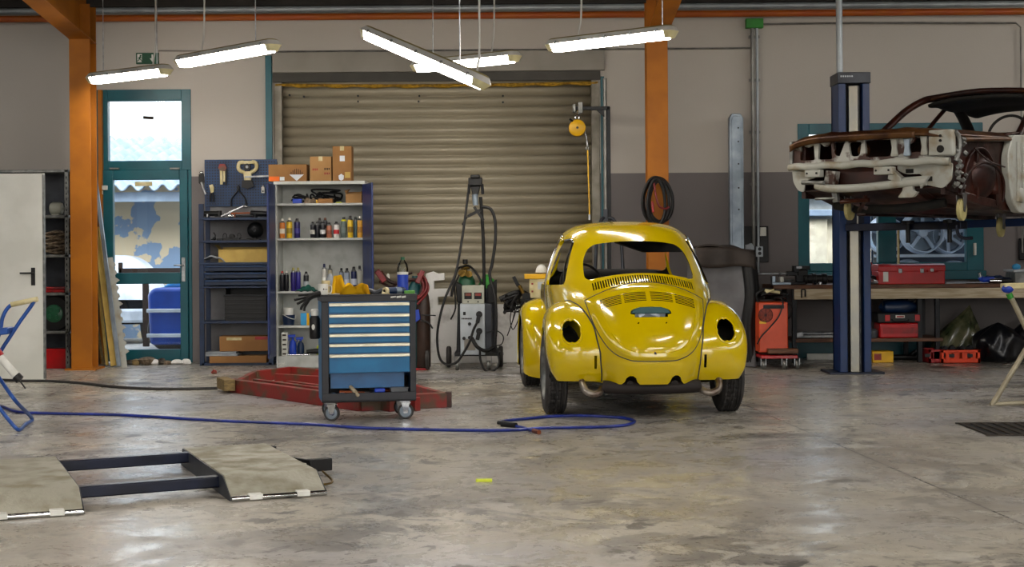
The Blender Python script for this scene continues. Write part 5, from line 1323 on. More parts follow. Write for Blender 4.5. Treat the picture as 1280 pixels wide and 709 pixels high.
for i in range(7): m.bb(q.x-.03+i*.016, q.x-.019+i*.016, -.003, 0, q.z-.062, q.z-.047)
m.build('lettering', 'print_dark', wm)
q = P(585, 438); q2 = P(596, 424); MB().bb(q[0]-.04, q[0]+.08, -.003, 0, q[2], q2[2]+.0).build('rating_plate', 'grey_panel', wm)
m = MB()
for px, v in ((587, 405), (587, 422), (580, 423)): q = Vector(P(px, v)); m.cyl(q+Vector((0, -.02, 0)), q, .018, n=12)
m.build('socket_row', 'black', wm)
MB().bb(P(565, 0)[0], P(622, 0)[0], .02, .7, .15, .19).build('chassis', 'black', wm, bev=.004)
MB().bb(P(562, 0)[0], P(626, 0)[0], .42, .45, .13, .16).build('wheel_axle', 'steel', wm)
for px in (559, 625.5):
    q = P(px, 440); MB().lathe([(.05, -.022), (.1, -.025), (.115, -.015), (.115, .015), (.1, .025), (.05, .022)], (q[0], .42, .118), (1, 0, 0), n=28).build('wheel', 'rubber', wm)
for px in (571.5, 611):
    q = P(px, 455); w_ = MB().lathe([(.01, -.02), (.045, -.02), (.05, -.012), (.05, .012), (.045, .02), (.01, .02)], (q[0], .05, .05), (1, 0, 0), n=20).build('caster', 'galv', wm)
    MB().prism([(.0, .15), (.1, .15), (.07, .05), (.03, .05)], 'x', q[0]-.03, q[0]-.025).prism([(.0, .15), (.1, .15), (.07, .05), (.03, .05)], 'x', q[0]+.025, q[0]+.03).build('fork', 'steel', w_)
for px, sh, col in ((581, 344, 'grey_tank'), (608, 348, 'grey_tank')):
    q = P(px, sh); x = q[0]
    g = MB().lathe([(.08, .19), (.1, .2), (.1, q[2]-.12), (.095, q[2]-.10)], (x, .6, 0), n=24).build('gas_bottle', 'post_grey', wm)
    MB().lathe([(.1, q[2]-.12), (.095, q[2]-.07), (.07, q[2]-.02), (.03, q[2]), (.025, q[2]+.03)], (x, .6, 0), n=24).build('bottle_shoulder', 'green_plastic' if px > 600 else 'green_bottle', g)
q = Vector(P(580, 346, .55))
m = MB().cyl(q, q+Vector((0, 0, .07)), .022, n=12).cyl(q+Vector((-.05, 0, .09)), q+Vector((.05, 0, .09)), .02, n=12).cyl(q+Vector((0, 0, .08)), q+Vector((0, 0, .15)), .015, n=10).lathe([(.001, -.03), (.04, -.03), (.04, .01)], q+Vector((-.04, -.03, .03)), (0, 1, 0), n=18).lathe([(.001, -.03), (.036, -.03), (.036, .01)], q+Vector((.04, -.03, .02)), (0, 1, 0), n=18)
m.build('regulator', 'brass', wm)
q = P(579.5, 326, .55); MB().cyl((q[0], .55, q[2]-.04), (q[0], .55, q[2]+.01), .028, n=12).build('valve_knob', 'black', wm)
# boom
m = MB(); m.tube([P(605, 420, .3), P(604.5, 360, .3), P(603.5, 300, .3), P(600, 245, .3)], .018, n=10); m.build('boom_pole', 'black', wm)
q = Vector(P(593.5, 229, .28))
m = MB().bb(q.x-.075, q.x+.075, .2, .36, q.z-.02, q.z+.07).prism([(q.x-.055, q.z-.02), (q.x+.055, q.z-.02), (q.x+.03, q.z-.12), (q.x-.03, q.z-.12)], 'y', .22, .34).bb(q.x-.05, q.x+.05, .18, .38, q.z+.06, q.z+.10); m.build('wire_feeder_head', 'black', wm, bev=.01)
m = MB().cyl(P(586, 229, .22), P(585, 242, .22), .016, n=10).cyl(P(602, 229, .22), P(603, 242, .22), .016, n=10); m.build('cable_end', 'dark_metal', wm)
MB().cyl(P(593, 242, .2), P(594, 256, .2), .034, .03, n=14).build('blue_torch_cup', 'metal_blue_grey', wm)
m = MB(); m.bar(P(584, 270, .2), P(600, 262, .2), .03, .04, up=(0, 1, 0)).bar(P(592, 258, .2), P(604, 275, .2), .03, .05, up=(0, 1, 0)).tube([P(588, 266, .2), P(581, 274, .2), P(577, 281, .2)], .008); m.build('torch', 'black', wm)
m = MB(); m.tube([P(584.5, 240, .2), P(582, 262, .18), P(577, 300, .1), P(570, 340, .0), P(562, 360, -.05), P(556, 375, -.08), P(550, 398, -.1), P(547, 422, -.1), P(550, 446, -.1), P(559, 455, -.1), P(571, 452, -.12), P(580, 440, -.12), P(588, 425, -.1), P(592, 412, -.08), P(597, 402, -.05)], .013, n=8)
m.build('torch_cable', 'black', wm)
m = MB(); m.tube([P(603, 258, .2), P(613, 261, .18), P(618.5, 275, .16), P(619, 300, .14), P(615, 330, .12), P(612, 345, .1), P(619, 375, .02), P(620, 410, -.04), P(618, 432, -.06)], .017, n=8)
m.build('hose', 'black', wm)
m = MB(); m.tube([P(590, 422, -.08), P(597, 433, -.12), P(608, 438, -.1), P(617, 434, -.06)], .02, n=8)
m.tube([P(600, 437, -.05), P(601, 450, -.1), P(607, 462, -.12), P(616, 463, -.12), P(624, 454, -.1), P(622, 440, -.05), P(617, 425, -.03)], .012, n=8)
m.build('ground_cable', 'black', wm)
m = MB(); m.tube([P(608, 416, -.03), P(620, 413, -.05), P(629, 420, -.05), P(627, 430, -.04), P(618, 432, -.04)], .006, n=6)
m.build('thin_hose', 'black', wm); m = MB()
m.tube([P(563, 372, .3), P(569, 340, .35), P(577, 334, .45), P(586, 334, .5), P(597, 347, .5), P(603, 364, .4)], .013, n=6)
m.build('regulator_hose', 'black', wm); m = MB()
m.tube([P(563, 400, .1), P(569, 385, .1), P(567, 360, .3), P(572, 345, .4)], .009, n=6)
m.build('thin_hose', 'black', wm)
MB().prism([(P(p_, 0)[0], P(590, v_)[2]) for p_, v_ in ((575, 358), (566, 352), (567, 378), (575, 381))], 'y', .22, .4).build('rear_tray', 'black', wm, bev=.01)
m = MB().prism([(P(p_, 0)[0], P(590, v_)[2]) for p_, v_ in ((606, 358), (618, 350), (618, 380), (606, 381))], 'y', .22, .4)
m.build('rear_tray', 'black', wm, bev=.01)

# ---------------------------------------------------------------- small trolley left of the yellow car
Yt = 15.6
tr = thing('equipment_trolley', 'small black trolley with cable tangle standing left of the yellow car', 'trolley', (AX(662, Yt), Yt, 0))
def T(px, v, dy=0.): q = at(px, v, Yt); return (q.x-AX(662, Yt), dy, q.z)
q = T(662, 374)
m = MB().bb(T(648, 0)[0], T(700, 0)[0], 0, .4, q[2]-.03, q[2]).bb(T(648, 0)[0], T(700, 0)[0], 0, .4, .12, .15)
m.build('shelf', 'dark_metal', tr, bev=.004)
for x in (T(648.5, 0)[0], T(698, 0)[0]):
    for y in (.015, .385): MB().bb(x, x+.02, y-.012, y+.012, .08, q[2]).build('leg', 'dark_metal', tr)
for x in (T(649, 0)[0], T(698, 0)[0]): MB().lathe([(.01, -.02), (.07, -.02), (.075, 0), (.07, .02), (.01, .02)], (x, .05, .076), (1, 0, 0), n=20).lathe([(.01, -.02), (.07, -.02), (.075, 0), (.07, .02), (.01, .02)], (x, .35, .076), (1, 0, 0), n=20).build('wheel', 'rubber', tr)
t = thing('plastic_box', 'cream box with yellow lid standing on the trolley left of the yellow car', 'box', Vector((AX(662, Yt), Yt, 0))+Vector(T(676, 373, .15)))
z1 = T(670, 349)[2]-T(670, 373)[2]; w_ = 14*Yt/F
MB().bb(-w_, w_, -.09, .12, 0, z1-.0).build('body', 'cream', t, bev=.005)
MB().bb(-w_-.05, w_+.03, -.1, .13, z1, z1+.05).build('lid', 'yellow_plastic', t, bev=.006)
MB().bb(-.03, .06, -.092, -.09, z1*.45, z1*.85).build('label', 'machine_grey', t)
MB().bb(-w_+.02, -w_+.04, -.092, -.09, z1*.3, z1*.4).bb(-w_+.02, -w_+.04, -.092, -.09, z1*.7, z1*.8).build('print', 'red_dirty', t)
m = MB().ball((0, 0, .0), (.06, .05, .085), n=18, m=12, fn=lambda d: 1 if d.z > 0 else .35)
one('dust_mask', 'white dust mask lying on top of the yellow lid', 'mask', m, 'white_plastic', Vector((AX(662, Yt), Yt, 0))+Vector(T(677, 341, .15))-Vector((0, 0, .0)))
rnd = random.Random(12); m = MB()
for kq in range(7):
    pts = [T(rnd.uniform(629, 654), rnd.uniform(368, 392), rnd.uniform(-.05, .12)) for _ in range(7)]; m.tube(pts, .012 if kq < 4 else .005, n=6, k=6)
m.tube([T(648, 366, .05), T(641, 400, .0), T(634, 420, .0), T(643, 395, 0), T(650, 372, .1)], .005, n=6)
m.tube([T(646, 366, .05), T(638, 395, .0), T(641, 412, .0), T(648, 400, .05), T(655, 377, .12)], .005, n=6)
m.tube([T(625, 375, .05), T(640, 368, .05), T(652, 366, .1), T(662, 371, .15)], .03, n=8)
m.build('cable_tangle', 'black', tr)
m = MB().bar(T(642, 346, .05), T(648, 358, .05), .035, .035).cyl(T(648, 356, .05), T(656, 371, .08), .016, n=10).bb(T(650, 0)[0], T(660, 0)[0], .02, .1, q[2], q[2]+.06); m.build('brass_torch', 'dark_metal', tr, bev=.004)
MB().cyl(T(649, 357, .03), T(654, 367, .04), .02, n=10).build('torch_nozzle', 'brass', tr)

# ---------------------------------------------------------------- jib arm with yellow balancer
Yj = 17.0; J0 = Vector((AX(757.5, Yj), Yj, 0))
def J(px, v, dy=0.): q = at(px, v, Yj); return (q.x-J0.x, dy, q.z)
jb = thing('jib_stand', 'dark steel post with short jib arm beside the right shutter edge', 'jib', J0)
MB().cyl((0, 0, .06), (0, 0, J(757, 98)[2]), .022, n=14).build('thin_pipe', 'grey_pipe', jb)
MB().bb(.018, .058, -.03, .03, 0, J(760, 134)[2]).build('post', 'dark_metal', jb, bev=.003)
a = J(717, 134); b_ = J(761, 134)
m = MB().bb(a[0], b_[0]+.01, -.03, .03, a[2]-.035, a[2]+.005).prism([(b_[0]-.14, a[2]-.03), (b_[0]+.01, a[2]-.03), (b_[0]+.01, a[2]-.18), (b_[0]-.04, a[2]-.13)], 'y', -.02, .02); m.build('arm', 'dark_metal', jb, bev=.003)
m = MB().bb(a[0]-.01, a[0]+.02, -.06, .06, a[2]-.06, a[2]+.03).bb(a[0]+.05, a[0]+.1, -.05, .05, a[2]-.07, a[2]+.05); m.build('carriage', 'galv', jb, bev=.003)
q = Vector(J(756, 275)); m = MB().tube([(0, -.0, q.z+.02), (-.06, -.05, q.z-.02), (-.12, -.12, q.z-.35), (-.15, -.15, .02)], .02, n=8).tube([(0, -.0, q.z+.02), (.1, -.05, q.z-.02), (.17, -.12, q.z-.35), (.2, -.15, .02)], .02, n=8).bb(-.03, .03, -.03, .03, q.z-.05, q.z+.12)
m.build('tripod_foot', 'post_grey', jb, bev=.002)
by = J0+Vector(J(721.5, 160, -.0))
bl = thing('balancer', 'yellow round tool balancer hanging from the jib arm', 'balancer', by)
MB().lathe([(.001, -.05), (.06, -.05), (.09, -.035), (.095, -.02), (.095, .03), (.07, .04), (.001, .04)], (0, 0, 0), (0, 1, 0), n=36).build('housing', 'yellow_plastic', bl)
MB().lathe([(.001, -.062), (.012, -.062), (.014, -.05)], (0, 0, 0), (0, 1, 0), n=14).tube([(-.05, -.04, .07), (-.085, -.04, .1)], .012).build('axle_cap', 'black', bl)
m = MB(); m.tube([(.02*cos(i*pi/5), -.0, .115+.028*sin(i*pi/5)) for i in range(10)], .008, closed=True); m.tube([(.02, 0, .14), (.03, 0, .17), (.0, 0, .19), (-.02, 0, .17)], .008)
m.build('top_hook', 'chrome', bl)
m = MB(); m.tube([(.085, 0, -.04), (.1, 0, -.10), (.11, 0, -.16)], .004).cyl((.108, 0, -.14), (.112, 0, -.2), .012, n=10); m.tube([(.112+.014*cos(i*pi/4), 0, -.225+.02*sin(i*pi/4)) for i in range(8)], .005, closed=True)
m.build('wire', 'steel', bl)
zb = J(738, 268)[2]-J(721.5, 160)[2]
MB().bar((.115, 0, -.25), (.13, 0, zb), .014, .006, up=(0, 1, 0)).build('strap', 'yellow_plastic', bl)
MB().bar((.128, 0, zb), (.128, 0, zb-.06), .02, .012, up=(0, 1, 0)).build('strap_end', 'steel', bl)

# hose coil hanging on the right orange column
q = at(823, 252, 16.48)
hc = thing('hose_coil', 'coiled black hose hanging on the right orange column', 'hose coil', q)
for k_ in range(5):
    MB().tube([((.095+.016*k_)*sin(2*pi*i/14)*(1-.12*cos(2*pi*i/14))+.028*((k_*7) % 3-1), -.045+.02*k_, .25*cos(2*pi*i/14)*(1-.05*(k_ % 3))+.008*k_-.01) for i in range(14)], .017, closed=True, k=4).build('coil', 'black', hc)
MB().tube([(-.05, -.04, .2), (-.03, -.06, .05), (.0, -.07, -.05), (.06, -.06, -.08), (.11, -.05, -.06)], .011).build('loose_hose', 'red_hose', hc)
MB().bar((-.07, -.05, .0), (-.065, -.06, -.12), .025, .03).build('air_gun', 'red_paint', hc, bev=.004)
MB().cyl((0, 0, .21), (0, .06, .21), .012).build('wall_hook', 'steel', hc)

# ---------------------------------------------------------------- hoses on the floor
def floor_tube(pts, r): return [Vector((p.x, p.y, r)) for p in [fl(a, b_) for a, b_ in pts]]
P_ = floor_tube([(-60, 492), (0, 509), (22, 516.5), (60, 518.5), (150, 520.5), (260, 527), (330, 530), (394, 532.6), (456, 537), (536, 539), (600, 540), (643, 539.5), (680, 537), (741, 536), (770, 534.5), (785.5, 532.6), (793.5, 528.5), (785, 525.5), (772, 523.7), (727, 521.5), (690, 522.5), (660, 525), (634, 527.6), (623, 530.5)], .011)
ah = thing('air_hose', 'long blue air hose lying across the floor and looping near the yellow car', 'hose', P_[10])
MB().tube([p-P_[10] for p in P_], .011, n=8).build('hose', 'blue_hose', ah)
m = MB(); m.cyl(P_[-1]-P_[10], floor_tube([(632, 531.5)], .013)[0]-P_[10], .016, n=10).cyl(floor_tube([(629, 533)], .016)[0]-P_[10], floor_tube([(645, 535)], .02)[0]-P_[10], .028, .018, n=12); m.build('coupling', 'black', ah)
m = MB(); m.tube([p-P_[10] for p in floor_tube([(645, 535), (655, 537), (664, 540), (670, 542)], .012)], .010, n=8); m.build('short_hose', 'blue_hose', ah)
m = MB(); m.cyl(floor_tube([(667, 541)], .014)[0]-P_[10], floor_tube([(674, 543)], .014)[0]-P_[10], .016, n=10); m.build('copper_nipple', 'copper', ah)
P_ = floor_tube([(-50, 473), (20, 477.5), (60, 478), (100, 480.5), (140, 485), (180, 487.5), (225, 488), (272, 487)], .013)
one('black_hose', 'black hose lying on the floor from the white door leaf to the red frame', 'hose', MB().tube([p-P_[3] for p in P_], .013, n=8), 'rubber', P_[3])
one('sticky_note', 'small yellow-green piece of tape on the floor in the foreground', 'tape', MB().bb(-.045, .045, -.018, .018, 0, .014), 'neon', fl(605, 602), bev=.002)

# ---------------------------------------------------------------- scissor lift platforms in the foreground
SA = Vector((-2.0, 9.17, 0)); wv = Vector((.927, .375, 0)); lv = Vector((.375, -.927, 0))
ls = thing('scissor_lift', 'low floor scissor lift with two worn metal platforms and dark crossbars in the foreground', 'car lift', SA, math.atan2(wv.y, wv.x))
def plat(x0, x1, y0):
    """local x across, local y negative towards the camera"""
    Ln = 1.26; h = .11
    m = MB()
    prof = [(y0, .0), (y0, h*.55), (y0-.05, h), (y0-Ln, h), (y0-Ln-.20, .018), (y0-Ln-.20, .004), (y0-Ln-.18, .0)]
    m.prism(prof, 'x', x0, x1); o = m.build('platform', 'plate_metal', ls, bev=.004)
    m = MB()
    for s_, xx in ((0, x0-.006), (1, x1-.0)): m.prism([(y0+.005, .0), (y0+.005, h*.5), (y0-.05, h-.004), (y0-Ln, h-.006), (y0-Ln-.19, .02), (y0-Ln-.19, 0)], 'x', xx, xx+.006)
    m.build('side_plate', 'post_grey', o)
    m = MB().cyl((x0-.0, y0-Ln-.21, .015), (x1+.0, y0-Ln-.21, .015), .014, n=12); m.build('front_roller', 'chrome', o)
    for xx in (x0+.09, x1-.16):
        MB().bb(xx, xx+.07, y0-Ln-.225, y0-Ln-.12, .004, .033).build('hinge_clip', 'white_plastic', o, bev=.004)
    return o
plat(0, .50, 0); plat(-1.26, -.745, -.07)
for yy, z in ((-.22, .075), (-1.13, .06)):
    MB().bar((-.745, yy-.06, z), (0, yy, z), .075, .06).build('crossbar', 'navy', ls, bev=.008)
MB().bar((.50, -.28, .06), (.66, -.62, .055), .025, .02).build('safety_bar', 'black', ls, bev=.003)
MB().box((.66, -.72, .055), (.14, .06, .07), (0, 0, R(8))).build('hydraulic_block', 'black', ls, bev=.006)
MB().box((.50, -.12, .06), (.09, .05, .08)).build('stop_bracket', 'black', ls, bev=.004)
MB().tube([(.60, -1.02, .06), (.62, -1.15, .02), (.55, -1.2, .015)], .006).build('release_wire', 'brass', ls)

# ---------------------------------------------------------------- blue folding stand at the left edge
Yb = 10.9; B_ = Vector((AX(10, Yb), Yb, 0))
bs_ = thing('folding_stand', 'blue tubular folding stand with cream grips at the left edge', 'stand', B_)
def Bp(px, v, y=0.): q = at(px, v, Yb+y); return Vector((q.x, q.y, q.z))-B_
r = .014
MB().tube([Bp(17, 379), Bp(9, 386), Bp(3, 398), Bp(0, 415), Bp(-8, 432), Bp(-30, 470), Bp(-62, 540)], r, n=10).build('tube_frame', 'blue_tube', bs_)
MB().tube([Bp(43, 376), Bp(38, 384), Bp(25, 402), Bp(12, 422), Bp(0, 441), Bp(-25, 490), Bp(-45, 532)], r, n=10).build('tube_frame', 'blue_tube', bs_)
g = fl(40, 526); g2 = fl(23, 540); g3 = fl(-3, 508)
MB().tube([Bp(-8, 462, .1), Bp(0, 474, .1), Bp(20, 502, .0), g-B_+Vector((0, 0, .016)), g.lerp(g2, .5)-B_+Vector((0, 0, .015)), g2-B_+Vector((0, 0, .016)), Bp(10, 524, -.0), Bp(0, 511, .0), Bp(-25, 480, .1)], r, n=10, k=6).build('foot_loop', 'blue_tube', bs_)
MB().cyl(Bp(14, 381), Bp(47, 374), .019, n=14).build('grip', 'cream', bs_)
MB().bar(Bp(-25, 417), Bp(14, 413), .16, .05).build('seat_plate', 'blue_tube', bs_, bev=.01)
MB().cyl(Bp(-12, 432, -.1), Bp(22, 472, -.1), .028, n=16).build('padded_tube', 'white_plastic', bs_)
MB().cyl(Bp(20, 470, -.1), Bp(25, 475, -.1), .033, n=16).cyl(Bp(24, 475, -.1), Bp(32, 486, -.1), .006, n=8).build('tube_end', 'black', bs_)
MB().cyl(Bp(-6, 438, -.1), Bp(0, 446, -.1), .034, n=16).build('collar', 'red_paint', bs_)
# ================================================================ RIGHT SIDE OF THE HALL
# covered machine
Yv = 16.3
def V(px, v, Y=Yv): return at(px, v, Y)
c0 = Vector((AX(905, Yv), Yv, 0)); ztop = AZ(900, 311, Yv)
cm = thing('covered_machine', 'machine under a silver-grey dust sheet right of the yellow car', 'covered machine', c0)
hw = .34
def sheet(u, v):
    a = u*2*pi; z = ztop*(1-v*.97)
    fold = (.018+.035*v)*sin(a*9+2*sin(a*2))+.02*v*sin(a*5+1)
    rx = hw*(.92+.16*v)+fold; ry = .28*(.95+.12*v)+fold
    e = .45
    x = rx*math.copysign(abs(cos(a))**e, cos(a)); y = ry*math.copysign(abs(sin(a))**e, sin(a))
    if v > .93: z += .05*sin(a*7)
    return (x, y+.28, max(z - .06*max(0, x/hw), .01))
m = MB(); m.grid(sheet, 120, 26, cu=True)
m.build('dust_sheet', 'grey_cover', cm, solid=.008, ang=70)
m = MB(); m.grid(lambda u, v: (-hw*.9+hw*1.85*u+.01*sin(v*9), -.04+.6*v, ztop+.02*sin(u*7)*sin(v*5+1)-.06*max(0, (u-.5)*2)**2+.02), 24, 12); m.build('top_cover', 'brown_cover', cm, solid=.02, ang=70)
m = MB(); m.grid(lambda u, v: (-hw*.93+hw*1.9*u, -.055-.006*sin(u*16), ztop+.015-(.20+.02*sin(u*5))*v-.06*max(0, (u-.5)*2)**2), 30, 6); m.build('cover_flap', 'brown_cover', cm, solid=.008, ang=70)
m = MB()
for i, (px, w_) in enumerate(((936, .06), (940, .045), (932, .05))):
    x = V(px, 300).x-c0.x
    m.tube([(x, .0, ztop*.9), (x+.03, -.03, ztop*.6), (x-.01, -.02, ztop*.35), (x+.02, -.0, .06)], w_, n=10)
m.build('black_covers', 'black', cm)
# black machine frame between sheet and orange machine
m = MB().bb(AX(927, 16.35)-c0.x, AX(950, 16.35)-c0.x, .35, .7, .02, AZ(940, 372, 16.5)); m.build('lower_body', 'black', cm, bev=.02)

# tall blue-grey light fitting standing upright on the wall
q0, q1 = V(921.5, 309, 17.2), V(921.5, 142, 17.2)
m = MB().prism([(-.055, 0), (.055, 0), (.055, q1.z-q0.z-.04), (.035, q1.z-q0.z), (-.035, q1.z-q0.z), (-.055, q1.z-q0.z-.04)], 'y', 0, .1)
t = thing('upright_duct', 'tall narrow blue-grey metal channel standing upright behind the covered machine', 'duct', (q0.x, 17.2, 0))
hh = q1.z
MB().prism([(-.08, 0), (.08, 0), (.08, hh-.05), (.05, hh), (-.05, hh), (-.08, hh-.05)], 'y', 0, .1).build('channel', 'metal_blue_grey', t, bev=.006)
MB().prism([(-.055, .02), (.055, .02), (.055, hh-.07), (.04, hh-.03), (-.04, hh-.03), (-.055, hh-.07)], 'y', -.012, 0).build('cover_strip', 'metal_blue_grey', t, bev=.004)
for v in (160, 177, 205, 235, 262): MB().cyl((.02, -.016, AZ(921, v, 17.2)), (.02, -.011, AZ(921, v, 17.2)), .010, n=8).build('screw', 'dark_metal', t)
MB().bb(-.1, .1, -.02, .12, 0, .02).build('foot_plate', 'metal_blue_grey', t)

# conduits with the green box
Yc2 = WALL-.07
xg = AX(945, Yc2); jz = AZ(945, 30, Yc2)
t = thing('conduit', 'twin grey conduits running down the wall from the green junction box to the sockets', 'conduit', (xg, Yc2, 0))
MB().cyl((-.025, 0, AZ(944, 308, Yc2)), (-.025, 0, jz), .022, n=12).build('pipe', 'grey_pipe', t)
MB().cyl((.028, 0, AZ(948, 308, Yc2)), (.028, 0, jz), .016, n=12).build('pipe', 'light_pipe', t)
MB().bb(-.1, .1, -.04, .05, jz-.05, jz+.06).build('junction_box', 'green_plastic', t, bev=.008)
pts = [(.1, 0, jz+.0), (1.2, 0, jz+.005), (AX(1272, Yc2)-xg, 0, jz-.01), (AX(1278, Yc2)-xg, 0, jz-.06), (AX(1278, Yc2)-xg, 0, 1.2)]
MB().tube(pts, .011, n=8, smooth=False).build('horizontal_pipe', 'grey_pipe', t)
for z in (2.0, 2.6, 3.2, 3.7): MB().bb(-.06, .06, .0, .06, z, z+.03).build('pipe_clip', 'grey_pipe', t)
one('wall_conduit', 'thin horizontal conduit along the wall above the shutter cover', 'conduit', MB().cyl((0, 0, 0), (AX(945, Yc2)-AX(348, Yc2), 0, .0), .011, n=8), 'grey_pipe', (AX(348, Yc2), WALL-.03, AZ(550, 63.5, WALL)))
q = V(942, 306, WALL-.03)
t = thing('power_sockets', 'black wall panel with grey and red power sockets right of the covered machine', 'socket panel', (q.x, WALL-.03, q.z))
MB().bb(AX(927, WALL)-q.x, AX(960, WALL)-q.x, 0, .03, -.2, .215).build('board', 'black', t, bev=.003)
MB().bb(.07, .14, -.05, 0, .1, .2).build('switch', 'white_plastic', t, bev=.006)
s_ = MB().bb(.02, .10, -.06, 0, -.14, -.02).build('socket', 'machine_grey', t, bev=.006); MB().cyl((.06, -.065, -.05), (.06, -.06, -.05), .02, n=14).cyl((.06, -.065, -.10), (.06, -.06, -.10), .02, n=14).build('socket_hole', 'dark_metal', s_)
s_ = MB().prism([(-.10, -.12), (-.0, -.12), (.0, -.02), (-.03, .02), (-.10, 0)], 'y', -.06, 0).build('cee_socket', 'machine_grey', t, bev=.006); MB().cyl((-.045, -.05, -.10), (-.045, -.1, -.14), .035, n=18).build('red_cap', 'red_clean', s_)
MB().cyl((.05, -.03, -.14), (.05, -.03, -.33), .012, n=8).build('cable_pipe', 'light_pipe', t)
# orange machine
Yo = 16.0; O0 = Vector((AX(968, Yo), Yo, 0))
def O(px, v, dy=0.): q = at(px, v, Yo); return (q.x-O0.x, dy, q.z)
om = thing('orange_machine', 'orange-red welding machine on castors with black cables on top, right of the covered machine', 'welding machine', O0)
a = O(949, 441); b_ = O(985, 378)
bd = MB().bb(a[0], b_[0], 0, .55, a[2], b_[2]).build('body', 'orange_machine', om, bev=.012)
q = Vector(O(957, 394)); m = MB()
m.lathe([(.075, -.002), (.078, .003)], q+Vector((0, -.004, 0)), (0, 1, 0), n=24, cap=False)
for rr_ in (.015, .03, .045, .06, .072): m.tube([(q.x+rr_*cos(i*pi/9), -.006, q.z+rr_*sin(i*pi/9)) for i in range(18)], .0028, n=5, closed=True, k=1)
for i in range(4): m.bar((q.x-.07*cos(i*pi/4), -.008, q.z-.07*sin(i*pi/4)), (q.x+.07*cos(i*pi/4), -.008, q.z+.07*sin(i*pi/4)), .006, .004)
m.build('fan_grille', 'dark_metal', bd)
q = Vector(O(954, 403)); MB().bb(q.x-.04, q.x+.03, -.003, 0, q.z-.015, q.z+.012).build('warning_label', 'yellow_plastic', bd)
q = Vector(O(967, 380)); MB().bb(q.x-.11, q.x+.11, -.006, .0, q.z-.05, q.z-.01).build('top_panel', 'dark_metal', bd, bev=.003)
a2 = O(950, 445); b2 = O(996, 431)
MB().bb(a2[0], b2[0], -.06, .5, .115, .15).build('chassis', 'red_clean', om, bev=.006)
MB().bb(a2[0]+.07, b2[0], -.1, .02, .17, .22).build('wooden_strip', 'bench_wood', om, bev=.006)
for px in (954, 980, 996):
    q = O(px, 448); w_ = MB().lathe([(.01, -.018), (.045, -.018), (.05, -.01), (.05, .01), (.045, .018), (.01, .018)], (q[0], 0, .05), (1, 0, 0), n=20).build('caster', 'galv', om)
    MB().bb(q[0]-.028, q[0]-.022, -.02, .02, .04, .118).bb(q[0]+.022, q[0]+.028, -.02, .02, .04, .118).build('fork', 'steel', w_)
m = MB(); rnd = random.Random(8)
m.tube([O(946, 430, -.03), O(951, 420, -.05), O(962, 408, -.06), O(973, 394, -.05), (O(978, 380, 0)[0], -.03, b_[2]+.02), O(970, 372, .1)], .008, n=7)
for kq in range(4):
    m.tube([(rnd.uniform(a[0]-.02, b_[0]+.02), rnd.uniform(.05, .45), b_[2]+rnd.uniform(.02, .11)) for _ in range(7)], .012, n=7)
m.tube([O(950, 378, .1), O(948, 368, .1), O(960, 362, .1), O(975, 366, .1), O(986, 374, .1)], .014)
m.tube([O(985, 400, .1), O(990, 396, .1), O(992, 386, .1), O(986, 378, .1)], .01)
m.build('cables', 'black', om)
MB().bar(O(957, 363, .05), O(976, 366, .05), .03, .03).bar(O(958, 366, .02), O(968, 362, .02), .02, .02).build('electrode_holder', 'cream', om, bev=.004)

# ---------------------------------------------------------------- workbench
Yn = 16.75   # front edge
def N_(px, v, dy=0.): q = at(px, v, Yn); return Vector((q.x, Yn+dy, q.z))
bx0 = AX(966, Yn); bx1 = AX(1420, Yn); bzt = AZ(1110, 355.5, Yn)
BO = Vector((bx0, Yn, 0)); wb = thing('workbench', 'long workbench with pale front board and brown top under the window', 'workbench', BO)
Lb = bx1-bx0; xb = AX(992, Yn)-bx0
MB().bb(0, Lb, -.02, .72, bzt-.045, bzt).build('bench_top', 'bench_wood', wb, bev=.006)
MB().bb(xb, Lb, -.03, .01, bzt-.16, bzt-.046).build('front_board', 'pine', wb, bev=.004)
for px in (993, 1150, 1172, 1330):
    x = AX(px, Yn)-bx0
    for y in (.0, .6): MB().bb(x-.025, x+.025, y+.015, y+.065, 0, bzt-.046).build('leg', 'dark_metal', wb, bev=.003)
zsf = AZ(1100, 423, Yn)
MB().bb(AX(994, Yn)-bx0, AX(1178, Yn)-bx0, 0.0, .6, zsf-.04, zsf).build('lower_shelf', 'bench_wood', wb, bev=.004)
def bt(px, dy=.2, z=bzt): return Vector((AX(px, Yn), Yn+dy, z))
# vise
t = thing('vise', 'black and grey bench vise at the left end of the workbench', 'vise', bt(1000, .12))
MB().bb(-.10, .07, -.07, .07, 0, .03).bb(-.03, .05, -.05, .05, .03, .11).build('base', 'dark_metal', t, bev=.006)
MB().bb(-.01, .10, -.05, .05, .1, .165).bb(.02, .12, -.065, .065, .165, .21).build('fixed_jaw', 'black', t, bev=.006)
MB().bb(-.13, -.01, -.04, .04, .1, .15).bb(-.06, -.0, -.065, .065, .14, .21).build('sliding_jaw', 'dark_metal', t, bev=.006)
MB().bb(-.03, .03, -.066, -.055, .18, .205).build('jaw_plate', 'steel', t)
m = MB().cyl((-.13, 0, .125), (-.45, 0, .125), .012, n=10).ball((-.46, 0, .125), .022, n=10, m=6).ball((-.2, 0, .125), .02, n=10, m=6); m.build('screw_handle', 'steel', t)
t = thing('small_vise', 'small pale blue machine vise standing left of the bench vise', 'vise', bt(976, .1))
MB().bb(-.09, .12, -.05, .05, 0, .03).bb(-.09, -.05, -.05, .05, .03, .10).build('base', 'metal_blue_grey', t, bev=.004); MB().bb(.0, .04, -.05, .05, .03, .09).build('jaw', 'white_plastic', t, bev=.004)
MB().cyl((.04, 0, .05), (.16, 0, .05), .01, n=8).build('spindle', 'steel', t)
